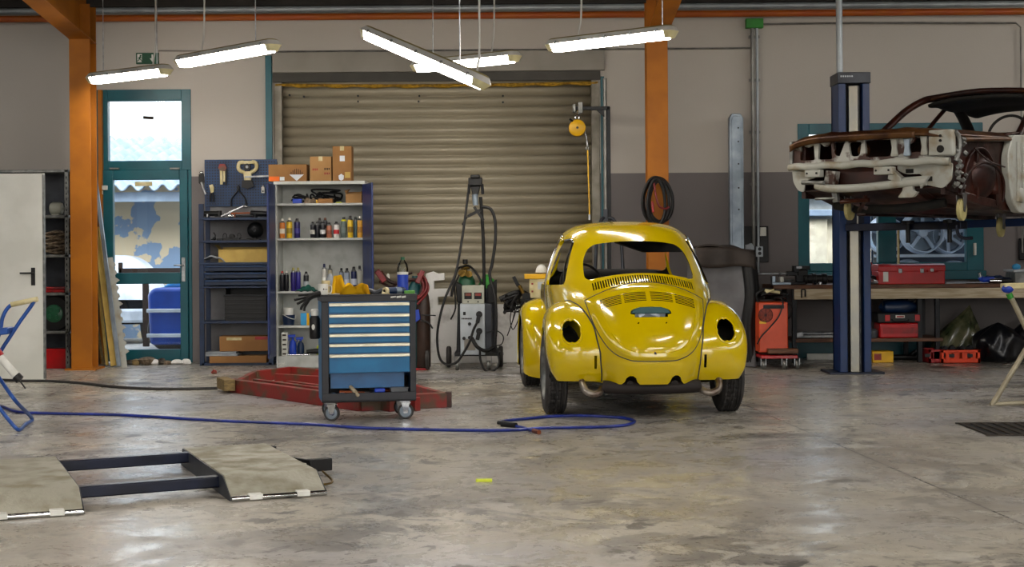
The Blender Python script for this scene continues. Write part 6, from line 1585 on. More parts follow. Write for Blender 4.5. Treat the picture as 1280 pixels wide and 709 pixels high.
one('clutch_pack', 'black ribbed cylinder part lying on the bench right of the vise', 'machine part', MB().lathe([(.05, -.16), (.06, -.15), (.06, -.12), (.05, -.115), (.05, -.06), (.062, -.055), (.062, -.02), (.05, -.015), (.05, .05), (.06, .055), (.06, .1), (.04, .11), (.04, .17)], (0, 0, .0625), (1, 0, 0), n=22), 'black', bt(1024, .12))
for i, (px, lab) in enumerate(((1018, 'tiny steel nut lying in front of the ribbed cylinder'), (1025, 'second tiny steel nut lying in front of the ribbed cylinder, right one'))):
    one('nut', lab, 'nut', MB().lathe([(.022, 0), (.024, .003), (.024, .03), (.02, .033)], n=6), 'chrome', bt(px, .015))
q = N_(1001, 362, -.04)-BO; MB().cyl(q, q+Vector((0, 0, -.09)), .008, n=8).bar(q, q+Vector((.04, 0, 0)), .012, .012).cyl(q+Vector((.04, 0, 0)), q+Vector((.04, 0, -.08)), .008, n=8).build('hook_bolt', 'dark_metal', wb)
one('engine_part', 'dark oily engine part on the bench right behind the lift post', 'machine part', MB().cyl((-.1, 0, .05), (.06, 0, .05), .045, .03).ball((.05, 0, .05), (.06, .05, .05), n=12, m=8).bb(-.1, -.06, -.06, .06, 0, .11), 'dark_metal', bt(1088, .12), bev=.002)
one('chrome_sockets', 'loose steel parts lying on the bench left of the red toolbox', 'machine part', MB().cyl((-.07, 0, .03), (.0, .02, .03), .026, n=12).cyl((.0, -.02, .02), (.07, -.03, .02), .016, n=10).bar((-.06, .04, .06), (.05, .02, .03), .02, .02), 'steel', bt(1093, .05))
# red toolbox
zt_ = AZ(1140, 330, Yn)-bzt
t = thing('red_toolbox', 'large bright red metal toolbox standing on the workbench below the window', 'toolbox', bt(1139, .1))
wt = 41.5*Yn/F
MB().bb(-wt, wt, -.12, .2, 0, zt_*.66).build('body', 'red_clean', t, bev=.008)
MB().prism([(-.125, zt_*.64), (.205, zt_*.64), (.205, zt_*.9), (.16, zt_), (-.08, zt_), (-.125, zt_*.9)], 'x', -wt-.005, wt+.005).build('lid', 'red_clean', t, bev=.006)
MB().bb(-wt+.05, -wt+.105, -.1265, -.12, .03, zt_*.62).build('white_label', 'white_plastic', t)
for x in (-.13, .11, .22): MB().bb(x-.02, x+.02, -.132, -.12, zt_*.55, zt_*.78).build('latch', 'chrome', t, bev=.003)
MB().tube([(.17, -.14, zt_*.72), (.18, -.15, zt_*.6), (.27, -.15, zt_*.6), (.28, -.14, zt_*.72)], .006).build('carry_handle', 'red_clean', t)
one('window_cup', 'clear plastic cup with pens standing behind the red toolbox', 'cup', MB().mat(0).lathe([(.05, 0), (.06, .16), (.058, .16), (.048, .004)], n=20).mat(1).cyl((.01, 0, .01), (-.07, 0, .24), .007, n=8).cyl((0, .02, .01), (.08, .02, .22), .007, n=8), ['clear_plastic', 'red_paint'], bt(1108, .42), rz=0)
t = thing('plunger', 'cream stick on a round foot standing behind the red toolbox', 'plunger', bt(1136, .45))
MB().cyl((0, 0, .1), (0, 0, .66), .014, n=10).build('stick', 'cream', t); MB().lathe([(.09, 0), (.085, .05), (.05, .09), (.015, .11)], n=20).build('foot', 'machine_cream', t)
for i, (px, dy, rzz, mt, lab) in enumerate(((1190, .06, .2, 'paper', 'white sheet of paper on the bench just right of the red toolbox'), (1206, .1, -.25, 'paper', 'tilted white sheet of paper in the middle of the paper pile'), (1218, .05, .1, 'paper', 'rightmost white paper on the bench, near the blue grinder'), (1204, .3, .5, 'grey_cloth', 'grey folder lying behind the white papers on the bench'))):
    one('paper_sheet', lab, 'paper', MB().bb(-.15, .15, -.1, .1, 0, .004), mt, bt(px, dy+.06, bzt+.0005+.0045*i), rz=rzz)
t = thing('blue_grinder', 'blue and chrome air tool lying on the bench right of the papers', 'air tool', bt(1240, .1), .2)
MB().cyl((-.09, 0, .04), (.05, 0, .045), .035, .03).cyl((-.09, 0, .04), (-.11, 0, .07), .03, n=12).build('body', 'plastic_blue', t, bev=.002)
MB().cyl((.05, 0, .045), (.14, 0, .03), .02, .015).cyl((-.1, 0, .06), (-.12, 0, .12), .018, n=12).build('head', 'chrome', t)
one('air_tool', 'chrome and black ratchet lying beside the blue air tool', 'air tool', MB().mat(0).cyl((-.12, 0, .03), (.0, 0, .03), .022).mat(1).cyl((0, 0, .03), (.13, 0, .025), .02, .014), ['chrome', 'black'], bt(1252, .03), rz=-.15)
one('rag_heap', 'dark blue rag heap behind the air tools on the bench', 'rag', MB().ball((0, 0, .03), (.16, .1, .05), n=20, m=12, fn=lambda d: 1+.15*sin(d.x*9)+.1*sin(d.y*11+d.z*7)), 'blue_rack', bt(1255, .28))
t = thing('grey_unit', 'grey metal box unit at the right end of the workbench', 'device', bt(1285, .2))
MB().bb(-.12, .3, -.12, .2, 0, .12).build('case', 'galv', t, bev=.006); MB().bb(-.14, .3, -.14, .22, .12, .15).build('lid', 'machine_grey', t, bev=.006)
MB().ball((-.07, -.02, .18), (.05, .04, .035), n=14, m=8).build('cap', 'sky_blue', t)
# below the bench
one('steel_bars', 'bundle of chrome bars lying on the lower shelf left of the lift post', 'bars', MB().bar((-.3, 0, .02), (.25, .02, .02), .05, .03).cyl((-.2, .05, .05), (.2, .04, .05), .02, n=10).bar((-.32, -.03, .03), (-.2, -.03, .05), .04, .05), 'steel', Vector((AX(1027, Yn), Yn+.1, zsf)), bev=.002)
t = thing('tool_bag', 'black and red tool case standing on the red case below the bench', 'tool case', Vector((AX(1124, Yn), Yn+.12, AZ(1124, 404, Yn))), 0)
wq = 27*Yn/F; hq = AZ(1124, 391.5, Yn)-AZ(1124, 404, Yn)
MB().bb(-wq, wq, -.1, .2, 0, hq).build('body', 'black', t, bev=.012)
for x in (-.13, .2): MB().bb(x-.028, x+.028, -.108, -.1, .02, hq-.02).build('latch', 'red_clean', t, bev=.004)
MB().bb(-.04, .06, -.104, -.1, .055, .085).build('label', 'white_plastic', t)
MB().bb(-.03, .05, -.106, -.1, .062, .078).build('label_stripe', 'red_paint', t)
MB().tube([(-.08, -.11, .04), (-.06, -.125, .02), (.08, -.125, .02), (.1, -.11, .04)], .007).build('handle', 'dark_metal', t)
t = thing('red_case', 'flat red case lying on the lower bench shelf under the black tool case', 'tool case', Vector((AX(1126, Yn), Yn+.12, zsf)))
hr = AZ(1124, 404, Yn)-zsf-.002
MB().bb(-.235, .225, -.1, .18, 0, hr).build('body', 'red_clean', t, bev=.014)
MB().bb(-.2, .19, -.104, -.1, hr*.3, hr*.7).build('ribbed_panel', 'red_paint', t, bev=.003)
zb_ = AZ(1124, 391.5, Yn)
m = MB().ball((0, 0, .06), (.23, .12, .085), n=24, m=12, fn=lambda d: 1+.06*sin(d.x*8)+.05*sin(d.y*9+1))
t = one('tool_bag', 'dark blue soft tool bag lying on top of the black tool case', 'bag', m, 'blue_rack', Vector((AX(1128, Yn), Yn+.17, zb_-.0)))
MB().tube([(-.19, -.05, .08), (-.2, -.05, .14), (-.19, -.05, .15)], .008).tube([(.15, -.05, .1), (.17, -.05, .15), (.2, -.05, .14)], .008).build('strap_end', 'black', t)
one('brown_pot', 'dark round tin behind the lift post on the lower bench shelf', 'tin', MB().lathe([(.07, 0), (.075, .01), (.075, .15), (.06, .17)], n=22), 'bench_wood', Vector((AX(1084, Yn), Yn+.15, zsf)))
one('can_part', 'small grey canister left of the red case on the lower shelf', 'canister', MB().lathe([(.05, 0), (.055, .01), (.055, .08), (.03, .1)], n=18), 'grey_tank', Vector((AX(1093, Yn), Yn+.1, zsf)))
t = thing('yellow_crate', 'small orange-yellow carton on the floor below the bench right of the lift post', 'box', fl(1104, 453.5))
MB().bb(-.115, .115, 0, .2, 0, .125).build('body', 'yellow_plastic', t, bev=.006); MB().bb(-.10, -.02, -.003, 0, .03, .10).ball((-.06, -.002, .07), (.03, .002, .03)).build('print', 'red_dirty', t)
zc_ = Vector((AX(1200, 16.62), 16.62, 0))
def crate(name, lab, loc, hw_, h, mat):
    t = thing(name, lab, 'crate', loc)
    m = MB().bb(-hw_, hw_, 0, .3, 0, .01).bb(-hw_, hw_, 0, .008, 0, h*.35).bb(-hw_, hw_, 0, .008, h*.8, h).bb(-hw_, -hw_+.03, 0, .008, 0, h).bb(hw_-.03, hw_, 0, .008, 0, h).bb(-hw_, -hw_+.008, 0, .3, 0, h).bb(hw_-.008, hw_, 0, .3, 0, h).bb(-hw_, hw_, .292, .3, 0, h)
    for i in range(4): m.bb(-hw_+.08+i*(2*hw_-.16)/3-.03, -hw_+.08+i*(2*hw_-.16)/3+.03, 0, .008, h*.3, h*.85)
    m.build('body', mat, t, bev=.002)
    MB().bb(-hw_-.008, hw_+.008, -.008, .308, h-.018, h).build('rim', mat, t, bev=.003) if False else None
    m = MB()
    for x in (-.1, .1): m.bb(x-.03, x+.03, -.003, .0, h*.45, h*.7)
    m.build('grip_hole', 'black', t)
    return t
crate('orange_crate', 'bright orange plastic crate on the floor in front of the clear refuse bag', zc_, .215, .145, 'orange_crate')
crate('red_crate', 'dark red crate half hidden left of the bright orange crate', Vector((AX(1170, 16.66), 16.66, 0)), .09, .15, 'red_paint')
m = MB()
m.grid(lambda u, v: (-.20+.40*u, .12*(v-.5)+.12, .02+.045*sin(u*13)*sin(v*7)+.13), 26, 8)
one('wire_scraps', 'heap of shiny wire scraps lying in the orange crate', 'scrap', m, 'dark_metal', zc_, ang=15)
def bag(name, lab, loc, rx, ry, rz_, mat, neck, seed, lean=0.):
    rnd = random.Random(seed); ph = [rnd.random()*6 for _ in range(6)]
    def P(u, v):
        a = u*2*pi; t = v; r_ = (1-(max(0, t-.15)/.85)**neck)*(.9+.1*sin(t*3)) if t > .15 else (.55+.45*(t/.15)**.5)*.95
        w = 1+.07*sin(a*5+ph[0]+t*4)+.06*sin(a*9+ph[1]-t*6)+.05*sin(a*3+ph[2]+t*9)
        return (rx*r_*w*cos(a)+lean*t**1.5, ry*r_*w*sin(a), rz_*t)
    m = MB().grid(P, 48, 30, cu=True); m.f.append(tuple(i*30 for i in range(48))); m.mi.append(0)
    return one(name, lab, 'refuse bag', m, mat, loc, ang=75)
p = fl(1196, 447); bag('refuse_bag', 'translucent olive refuse bag with pointed tied top below the bench', Vector((AX(1193, 17.15), 17.15, 0)), .34, .22, AZ(1214, 381, 17.15), 'clear_bag', 1.15, 2, .17)
bag('refuse_bag', 'large round black refuse bag on the floor right of the orange crate', Vector((AX(1247, 16.8), 16.8, 0)), .27, .25, AZ(1247, 403, 16.8), 'black_bag', 4.0, 5)
bag('refuse_bag', 'black refuse bag at the right picture edge beside the round black one', Vector((AX(1290, 17.1), 17.1, 0)), .27, .22, AZ(1285, 398, 17.1), 'black_bag', 2.6, 9, -.05)
one('black_pipe', 'black pipe lying on the floor along the wall under the bench', 'pipe', MB().cyl((0, 0, .03), (.8, 0, .03), .03, n=12), 'black', Vector((AX(1095, 17.2)+.15, 17.2, 0)))
one('white_board', 'pale board lying on the floor under the bench left of the lift post', 'board', MB().bb(-.2, .3, 0, .03, 0, .07), 'white_plastic', Vector((AX(1030, 17.3), 17.3, 0)), bev=.003)
one('hose_bundle', 'black cable bundle under the bench right of the orange-yellow carton', 'cable', MB().tube([(0, 0, .03), (.1, .05, .09), (.2, 0, .02), (.3, .05, .1), (.35, 0, .02)], .02), 'black', fl(1137, 449))
m = MB().bb(-.07, .07, -.02, .02, 0, .25)
one('wall_switch', 'dark switch box on the wall at the right picture edge', 'switch', m, 'dark_metal', at(1281, 325, WALL-.04), bev=.01)

# ---------------------------------------------------------------- two post lift
Yl = 15.42; xl = AX(1067, Yl); L0 = Vector((xl, Yl, 0))
lift = thing('car_lift', 'blue lift post with steel rail standing behind the raised rusty car body', 'car lift', L0)
ztl = AZ(1064, 92, Yl); zk = AZ(1064, 106, Yl)
kx = lambda px: (AX(px, Yl)-xl)
MB().bb(kx(1032), kx(1100), -.16, .3, 0, .022).build('base_plate', 'navy', lift, bev=.003)
for x0, x1 in ((kx(1046), kx(1055.5)), (kx(1076), kx(1085))):
    MB().bb(x0, x1, -.12, .22, .02, zk).build('post_side', 'post_blue', lift, bev=.006)
MB().bb(kx(1046), kx(1085), .16, .22, .02, zk).build('post_back', 'post_blue', lift, bev=.004)
MB().prism([(kx(1059.5), -.10), (kx(1070), -.125), (kx(1072.5), -.06), (kx(1059.5), -.04)], 'z', .022, zk-.02).build('steel_rail', 'alu', lift, bev=.004)
MB().prism([(kx(1068), -.11), (kx(1073.5), -.08), (kx(1073.5), -.04), (kx(1068), -.04)], 'z', .022, zk-.02).build('rail_side', 'galv', lift, bev=.002)
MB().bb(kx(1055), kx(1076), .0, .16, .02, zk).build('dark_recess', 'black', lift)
hd = MB().bb(kx(1045), kx(1086), -.14, .24, zk-.0, ztl).build('post_head', 'post_grey', lift, bev=.008)
m = MB()
for i in range(6): m.bb(kx(1048.5)+i*.022, kx(1048.5)+i*.022+.014, -.1425, -.14, ztl-.05, ztl-.035)
m.build('lettering', 'light_pipe', hd)
MB().cyl((kx(1052.5), .05, ztl), (kx(1052.5), .05, roofz(Yl)-.05), .033, n=14).build('conduit', 'light_pipe', lift)
MB().bb(kx(1054), kx(1078), -.12, -.07, AZ(1066, 285, Yl), AZ(1066, 262, Yl)+.3).build('carriage', 'navy', lift, bev=.006)
# swing arms carrying the car
za = AZ(1130, 283, 14.6)
MB().bar((kx(1057), -.14, za), (at(1205, 284, 14.1).x-xl, 14.1-Yl, za), .10, .07).build('arm', 'navy', lift, bev=.006)
MB().bar((kx(1075), -.14, za+.0), (at(1300, 278, 15.6).x-xl, 15.6-Yl, za+.05), .10, .08).build('arm', 'post_blue', lift, bev=.006)
for px, Y in ((1135, 14.55), (1187, 14.2)):
    q = at(px, 290, Y)-L0; m = MB().cyl((q.x, q.y, za-.16), (q.x, q.y, 1.53), .022, n=12).cyl((q.x, q.y, 1.50), (q.x, q.y, 1.53), .06, n=16); m.build('lifting_pad', 'dark_metal', lift)
q = at(1205, 292, 14.1)-L0; MB().tube([(q.x-.07, q.y, za-.0), (q.x-.05, q.y, za-.09), (q.x+.0, q.y, za-.12), (q.x+.08, q.y, za-.12)], .016, n=8).build('arm_hook', 'navy', lift)

# ---------------------------------------------------------------- rusty car body on the lift
RA = R(-40); rb = Vector((sin(R(40)), cos(R(40)), 0)); rr = Vector((cos(R(40)), -sin(R(40)), 0))
FL_ = at(992, 200, 13.72); FL_.z = 0
W5 = 1.52
RC = FL_+rr*(W5/2); RC.z = 1.60
rc = thing('car_shell', 'rusty brown stripped coupe body without doors or wheels, raised on the lift', 'car', RC, RA)
h2 = W5/2
def zz(z): return z-1.60
def part(mb, name, mat, par=rc, **k): return mb.build(name, mat, par, **k)
# bonnet/scuttle top: long crowned skin from the nose to the windscreen base
def hood(u, v):
    x = -h2+W5*u; y = -.06+1.35*v
    c = 1-abs(2*u-1)**2.6
    z = 2.262+.035*c*(.6+.4*v)+.035*v - .05*abs(2*u-1)**8
    if v < .04: z -= .05
    ridge = .012*(math.exp(-((u-.27)/.03)**2)+math.exp(-((u-.73)/.03)**2))
    return (x, y-.06*(1-abs(2*u-1)**2)*(1-v), zz(z+ridge))
m = MB().grid(hood, 50, 24); part(m, 'bonnet', 'rust_gold', solid=.02, ang=60)
m = MB()
m.grid(lambda u, v: (-h2+W5*u*.8, -.075-.055*(1-abs(2*u*.8-1)**2)+.012*v, zz(2.245-.055*v+.03*(1-abs(2*u*.8-1)**2.6)*.6-.05*abs(2*u*.8-1)**8)), 40, 4); part(m, 'bonnet_lip', 'rust_gold', solid=.012)
# front panel (radiator support) with openings
def fpanel(poly, holes, y0, y1, name, mat):
    m = MB().prism(poly, 'y', y0, y1); o = m.build(name, mat, rc)
    cu = MB()
    for h_ in holes: cu.prism(h_, 'y', y0-.1, y1+.1)
    return cut(o, cu, 30)
Z = zz
x_ = lambda px: -h2+(px-992)/(1187-992)*W5
up = [(-h2, Z(2.02)), (h2, Z(2.04)), (h2, Z(2.25)), (-h2, Z(2.235))]
holes = []
for a, b_ in ((1003, 1022), (1026, 1044)):   # olive half-torn openings
    holes.append(rounded([(x_(a), Z(2.06)), (x_(b_), Z(2.06)), (x_(b_)-.01, Z(2.20)), ((x_(a)+x_(b_))/2, Z(2.17)), (x_(a)+.01, Z(2.215))], .02))
holes.append(rounded([(x_(1053), Z(2.075)), (x_(1060), Z(2.20)), (x_(1062), Z(2.225)), (x_(1046), Z(2.225)), (x_(1047), Z(2.1))], .02))
holes.append(rounded([(x_(1067), Z(2.075)), (x_(1078), Z(2.075)), (x_(1081), Z(2.20)), (x_(1064), Z(2.20))], .03))
holes.append(rounded([(x_(1086), Z(2.06)), (x_(1115), Z(2.06)), (x_(1119), Z(2.22)), (x_(1084), Z(2.22))], .025))
holes.append(rounded([(x_(1134), Z(2.085)), (x_(1154), Z(2.085)), (x_(1150), Z(2.16)), (x_(1157), Z(2.23)), (x_(1146), Z(2.24)), (x_(1143), Z(2.17)), (x_(1133), Z(2.15))], .02))
fpanel(up, holes, -.035, -.005, 'radiator_support', 'primer_rust')
part(MB().bb(x_(1162), h2+.01, -.075, .02, Z(2.045), Z(2.262)), 'headlamp_bracket', 'primer', bev=.012)
m = MB()
for z, r_ in ((2.10, .032), (2.17, .012), (2.21, .012)): m.cyl((x_(1176), -.083, Z(z)), (x_(1176), -.074, Z(z)), r_, n=16)
part(m, 'bracket_holes', 'car_inside')
for px, mt in ((1121, 'primer'), (1136, 'metal_blue_grey'), (1156, 'primer')):
    m = MB().prism(rounded([(x_(px)-.035, Z(2.055)), (x_(px)+.035, Z(2.055)), (x_(px)+.02, Z(2.13)), (x_(px)+.03, Z(2.24)), (x_(px)-.04, Z(2.24)), (x_(px)-.02, Z(2.13))], .02), 'y', -.06, -.03); part(m, 'support_strut', mt, bev=.004)
m = MB().lathe([(.001, 0), (.05, .0), (.062, .02), (.05, .03)], (x_(1072), .12, Z(2.135)), (0, 1, 0), n=22); part(m, 'lamp_bowl', 'rust_gold')
part(MB().bb(-h2-.012, -h2+.02, -.06, .15, Z(1.99), Z(2.235)), 'side_bracket', 'galv', bev=.004)
# cross bar under the openings
m = MB(); m.grid(lambda u, v: (-h2-.0+W5*u*1.0, -.12+.035*abs(2*u-1)**2.2-.028*cos(v*2*pi), Z(2.0+.032*sin(v*2*pi)+.006*sin(u*30))), 40, 12, cv=True); part(m, 'bumper_beam', 'primer')
# lower valance halves with rounded corners
part(MB().prism(rounded([(-h2+.0, Z(1.985)), (-h2+.24, Z(1.985)), (-h2+.235, Z(1.90)), (-h2+.16, Z(1.885)), (-h2+.13, Z(1.85)), (-h2+.12, Z(1.775)), (-h2+.06, Z(1.79)), (-h2+.01, Z(1.87))], .03), 'y', -.03, -.012), 'valance_left', 'primer', bev=.003)
part(MB().prism(rounded([(h2-.50, Z(1.985)), (h2+.0, Z(1.985)), (h2-.01, Z(1.84)), (h2-.09, Z(1.77)), (h2-.26, Z(1.81)), (h2-.28, Z(1.90)), (h2-.42, Z(1.90)), (h2-.50, Z(1.94))], .03), 'y', -.03, -.012), 'valance_right', 'primer', bev=.003)
part(MB().bb(h2-.42, h2-.35, -.034, -.03, Z(1.91), Z(1.945)).bb(h2-.36, h2-.18, -.034, -.03, Z(1.835), Z(1.875)), 'valance_slots', 'car_inside')
for px0, px1 in ((1019, 1038), (1104, 1126)):
    b2_ = part(MB().bb(x_(px0), x_(px1), -.18, -.1, Z(1.90), Z(1.965)), 'bumper_bracket', 'primer', bev=.006)
    for px in (px0+3, px1-4): MB().cyl((x_(px), -.186, Z(1.935)), (x_(px), -.179, Z(1.935)), .009, n=10).build('bolt_hole', 'car_inside', b2_)
part(MB().prism([(x_(1120), Z(1.96)), (x_(1134), Z(1.87)), (x_(1134), Z(1.82)), (x_(1118), Z(1.86))], 'y', -.14, -.05), 'frame_horn', 'primer', bev=.006)
part(MB().prism([(x_(1040), Z(1.96)), (x_(1052), Z(1.95)), (x_(1048), Z(1.78)), (x_(1036), Z(1.80))], 'y', -.10, -.0), 'frame_horn', 'primer_rust', bev=.006)
# radiator recess and lower cross member
part(MB().bb(x_(1050), x_(1122), .02, .05, Z(1.80), Z(1.99)), 'radiator_panel', 'rust')
m = MB(); m.tube([(x_(1028), -.10, Z(1.83)), (x_(1045), -.11, Z(1.80)), (x_(1080), -.12, Z(1.795)), (x_(1115), -.12, Z(1.81)), (x_(1142), -.10, Z(1.825)), (x_(1160), -.08, Z(1.83))], .035, n=12); part(m, 'cross_tube', 'primer')
m = MB().prism(rounded([(x_(1134), Z(1.87)), (x_(1165), Z(1.88)), (x_(1155), Z(1.78)), (x_(1146), Z(1.70)), (x_(1128), Z(1.70)), (x_(1134), Z(1.76))], .02), 'y', -.11, -.07); o = part(m, 'gusset', 'primer')
cut(o, MB().cyl((x_(1150), -.2, Z(1.78)), (x_(1150), 0, Z(1.78)), .035, n=18), 30)
m = MB(); m.cyl((x_(1010), -.1, Z(1.86)), (x_(1040), -.13, Z(1.85)), .02, n=10).cyl((x_(1028), -.12, Z(1.71)), (x_(1052), -.12, Z(1.71)), .012, n=8).bar((x_(1048), -.05, Z(1.8)), (x_(1050), -.05, Z(1.68)), .05, .05); part(m, 'tow_bracket', 'galv', bev=.002)
m = MB()
m.bar((x_(1060), -.03, Z(1.70)), (x_(1078), .1, Z(1.62)), .03, .03).bar((x_(1085), -.03, Z(1.72)), (x_(1068), .1, Z(1.60)), .03, .03).cyl((x_(1055), -.05, Z(1.68)), (x_(1090), -.05, Z(1.69)), .02, n=8)
part(m, 'steering_links', 'rust')
# engine bay box, floor and underside
part(MB().bb(-h2+.05, h2-.05, .60, .64, Z(1.70), Z(2.25)), 'firewall', 'rust', bev=.004)
for s_ in (-1, 1): part(MB().bb(s_*h2-.02-(.1 if s_ > 0 else -.1), s_*h2+.02-(.1 if s_ > 0 else -.1), .0, .9, Z(1.72), Z(2.24)), 'inner_wing', 'rust')
m = MB(); m.prism([(-.02, Z(1.78)), (.5, Z(1.66)), (1.2, Z(1.60)), (4.2, Z(1.60)), (4.2, Z(1.68)), (1.2, Z(1.68)), (.5, Z(1.74)), (0, Z(1.80))], 'x', -h2+.12, h2-.06); part(m, 'floor_pan', 'rust', bev=.01)
for x in (-.42, .42): part(MB().prism([(0, Z(1.86)), (0, Z(1.78)), (.5, Z(1.62)), (3.6, Z(1.55)), (3.6, Z(1.62)), (.6, Z(1.68))], 'x', x-.05, x+.05), 'chassis_rail', 'rust', bev=.006)
part(MB().tube([(-.5, .3, Z(1.66)), (-.2, .25, Z(1.62)), (.2, .25, Z(1.62)), (.55, .3, Z(1.66))], .04, n=12), 'axle_beam', 'car_inside')
# near side: wheel house with dome, rusty side and pale door pillar
def arch(u, v):
    a = pi*(u); r_ = .36-.10*v
    return (h2-.02-.34*v, .62-r_*cos(a)*1.02, Z(1.74+ (.40-.07*v)*sin(a)))
m = MB().grid(arch, 30, 8); part(m, 'wheel_house', 'rust', solid=.012)
m = MB().prism(rounded([(.0, Z(2.05)), (.0, Z(2.25)), (1.25, Z(2.27)), (1.25, Z(1.66)), (1.02, Z(1.64)), (1.0, Z(1.84)), (.86, Z(2.06)), (.62, Z(2.14)), (.38, Z(2.06)), (.24, Z(1.84)), (.2, Z(1.74)), (.0, Z(1.76))], .03), 'x', h2-.075, h2-.055); part(m, 'side_panel', 'rust')
m = MB().ball((h2-.10, .78, Z(1.90)), (.10, .24, .20), n=28, m=16); part(m, 'footwell_bulge', 'rust')
m = MB(); m.tube([(h2+.0, .12, Z(1.72)), (h2+.03, .22, Z(1.90)), (h2+.03, .5, Z(2.0)), (h2+.02, .85, Z(1.97)), (h2+.02, 1.0, Z(1.85)), (h2+.0, 1.03, Z(1.68))], .012, n=8); m.tube([(h2+.03, .35, Z(2.12)), (h2+.05, .6, Z(2.02)), (h2+.05, .95, Z(1.98))], .008, n=8); part(m, 'brake_lines', 'rust')
m = MB(); rnd = random.Random(3)
for i in range(26):
    y = rnd.uniform(.02, .22); z = rnd.uniform(1.78, 2.2); s_ = rnd.uniform(.012, .028)
    m.box((h2+.0+rnd.uniform(-.03, .02), y, Z(z)), (s_*1.4, s_*1.2, s_*1.6), (rnd.random(), rnd.random(), rnd.random()))
part(m, 'hinge_and_bolts', 'galv', bev=.003)
m = MB(); m.tube([(h2+.01, .0, Z(2.25)), (h2+.02, .05, Z(2.2)), (h2+.02, .06, Z(2.1)), (h2, .03, Z(2.0))], .02, n=10); part(m, 'wing_edge', 'galv')
m = MB(); m.tube([(h2+.0, .22, Z(2.19)), (h2+.0, .7, Z(2.215)), (h2+.0, 1.2, Z(2.24))], .02, n=10); part(m, 'upper_rail', 'rust_gold')
# pale door pillar: tall ribbed plate seen at the right picture edge
m = MB().prism(rounded([(1.22, Z(2.28)), (1.64, Z(2.30)), (1.64, Z(1.58)), (1.34, Z(1.58)), (1.20, Z(1.68)), (1.13, Z(1.86)), (1.10, Z(2.08))], .05), 'x', h2-.05, h2+.02); part(m, 'door_pillar', 'primer', bev=.01)
m = MB()
for y in (1.30, 1.42, 1.56): m.tube([(h2+.025, y, Z(2.22)), (h2+.03, y+.01, Z(1.95)), (h2+.025, y, Z(1.68))], .016, n=8)
part(m, 'pillar_ribs', 'primer')
m = MB().ball((h2+.02, 1.40, Z(1.74)), (.03, .09, .07), n=18, m=10); part(m, 'pillar_dish', 'primer')
part(MB().bb(h2-.1, h2+.02, 1.6, 4.2, Z(1.58), Z(1.72)), 'sill', 'primer_rust', bev=.01)
part(MB().bb(-h2-.0, -h2+.1, 1.2, 4.2, Z(1.58), Z(1.72)), 'sill', 'rust', bev=.01)
# scuttle, dashboard, pillars, roof
m = MB(); m.grid(lambda u, v: (-h2+.02+(W5-.04)*u, 1.26+.25*v+.06*(1-abs(2*u-1)**2)*-1, Z(2.29+.03*v)), 20, 6); part(m, 'scuttle', 'rust_gold', solid=.015)
part(MB().tube([(-h2+.06, 1.55, Z(2.27)), (0, 1.5, Z(2.30)), (h2-.06, 1.55, Z(2.27))], .05, n=12), 'dashboard', 'car_inside')
ZR = 2.84; HY = 2.42
for s_ in (-1, 1):
    m = MB().tube([(s_*(h2-.03), 1.45, Z(2.27)), (s_*(h2-.06), 1.72, Z(2.44)), (s_*(h2-.12), 2.05, Z(2.64)), (s_*(h2-.18), 2.32, Z(2.755)), (s_*(h2-.20), 2.5, Z(2.79))], .036, n=10, k=6); part(m, 'windscreen_pillar', 'rust')
    m = MB().tube([(s_*(h2-.03), 3.95, Z(2.28)), (s_*(h2-.12), 3.62, Z(2.46)), (s_*(h2-.17), 3.30, Z(2.64)), (s_*(h2-.19), 3.05, Z(2.76))], lambda t: .07-.02*t, n=10); part(m, 'rear_pillar', 'car_inside')
    m = MB().tube([(s_*(h2-.02), 2.45, Z(2.29)), (s_*(h2-.09), 2.72, Z(2.55)), (s_*(h2-.16), 2.98, Z(2.76))], .022, n=8); part(m, 'window_bar', 'rust')
def roof(u, v):
    a = 2*u-1; x = a*(h2-.17); y = HY-.02+1.25*v-.07*(1-a*a)*(1-v)
    return (x, y, Z(ZR-.05*abs(a)**3-.035*(1-sm(0, .2, v))-.07*sm(.6, 1, v)))
m = MB().grid(roof, 26, 22); part(m, 'roof', 'rust_gold', solid=.02)
def roofin(u, v):
    p_ = roof(u, v); return (p_[0]*.98, p_[1]+.02, p_[2]-.045-.05*sin(pi*v))
m = MB().grid(roofin, 26, 22); part(m, 'headliner_frame', 'car_inside', solid=.03)
for s_ in (-1, 1): part(MB().tube([(s_*(h2-.18), HY, Z(2.775)), (s_*(h2-.17), HY+.5, Z(2.79)), (s_*(h2-.18), HY+1.2, Z(2.72))], .03, n=10), 'roof_rail', 'rust')
part(MB().tube([(-h2+.2, HY, Z(2.785)), (0, HY-.08, Z(2.815)), (h2-.2, HY, Z(2.785))], .028, n=10), 'header_rail', 'rust')
c_ = Vector((.50, 1.80, Z(2.33))); m = MB()
m.tube([c_+Vector((.19*cos(i*pi/10), -.07*sin(i*pi/10)*0+.06*sin(i*pi/10), .18*sin(i*pi/10))) for i in range(20)], .014, closed=True, k=3); m.bar(c_+Vector((-.19, 0, 0)), c_+Vector((.19, 0, 0)), .03, .012); m.cyl(c_, c_+Vector((0, -.3, -.12)), .025, n=10)
part(m, 'steering_wheel', 'car_inside')
m = MB()
for (x, y) in ((-.4, 2.5), (.35, 2.5)): m.bb(x-.2, x+.2, y-.2, y+.25, Z(1.70), Z(1.85)).box((x, y+.28, Z(2.08)), (.42, .12, .5), (R(-12), 0, 0))
part(m, 'rear_deck', 'car_inside', bev=.03) if False else None
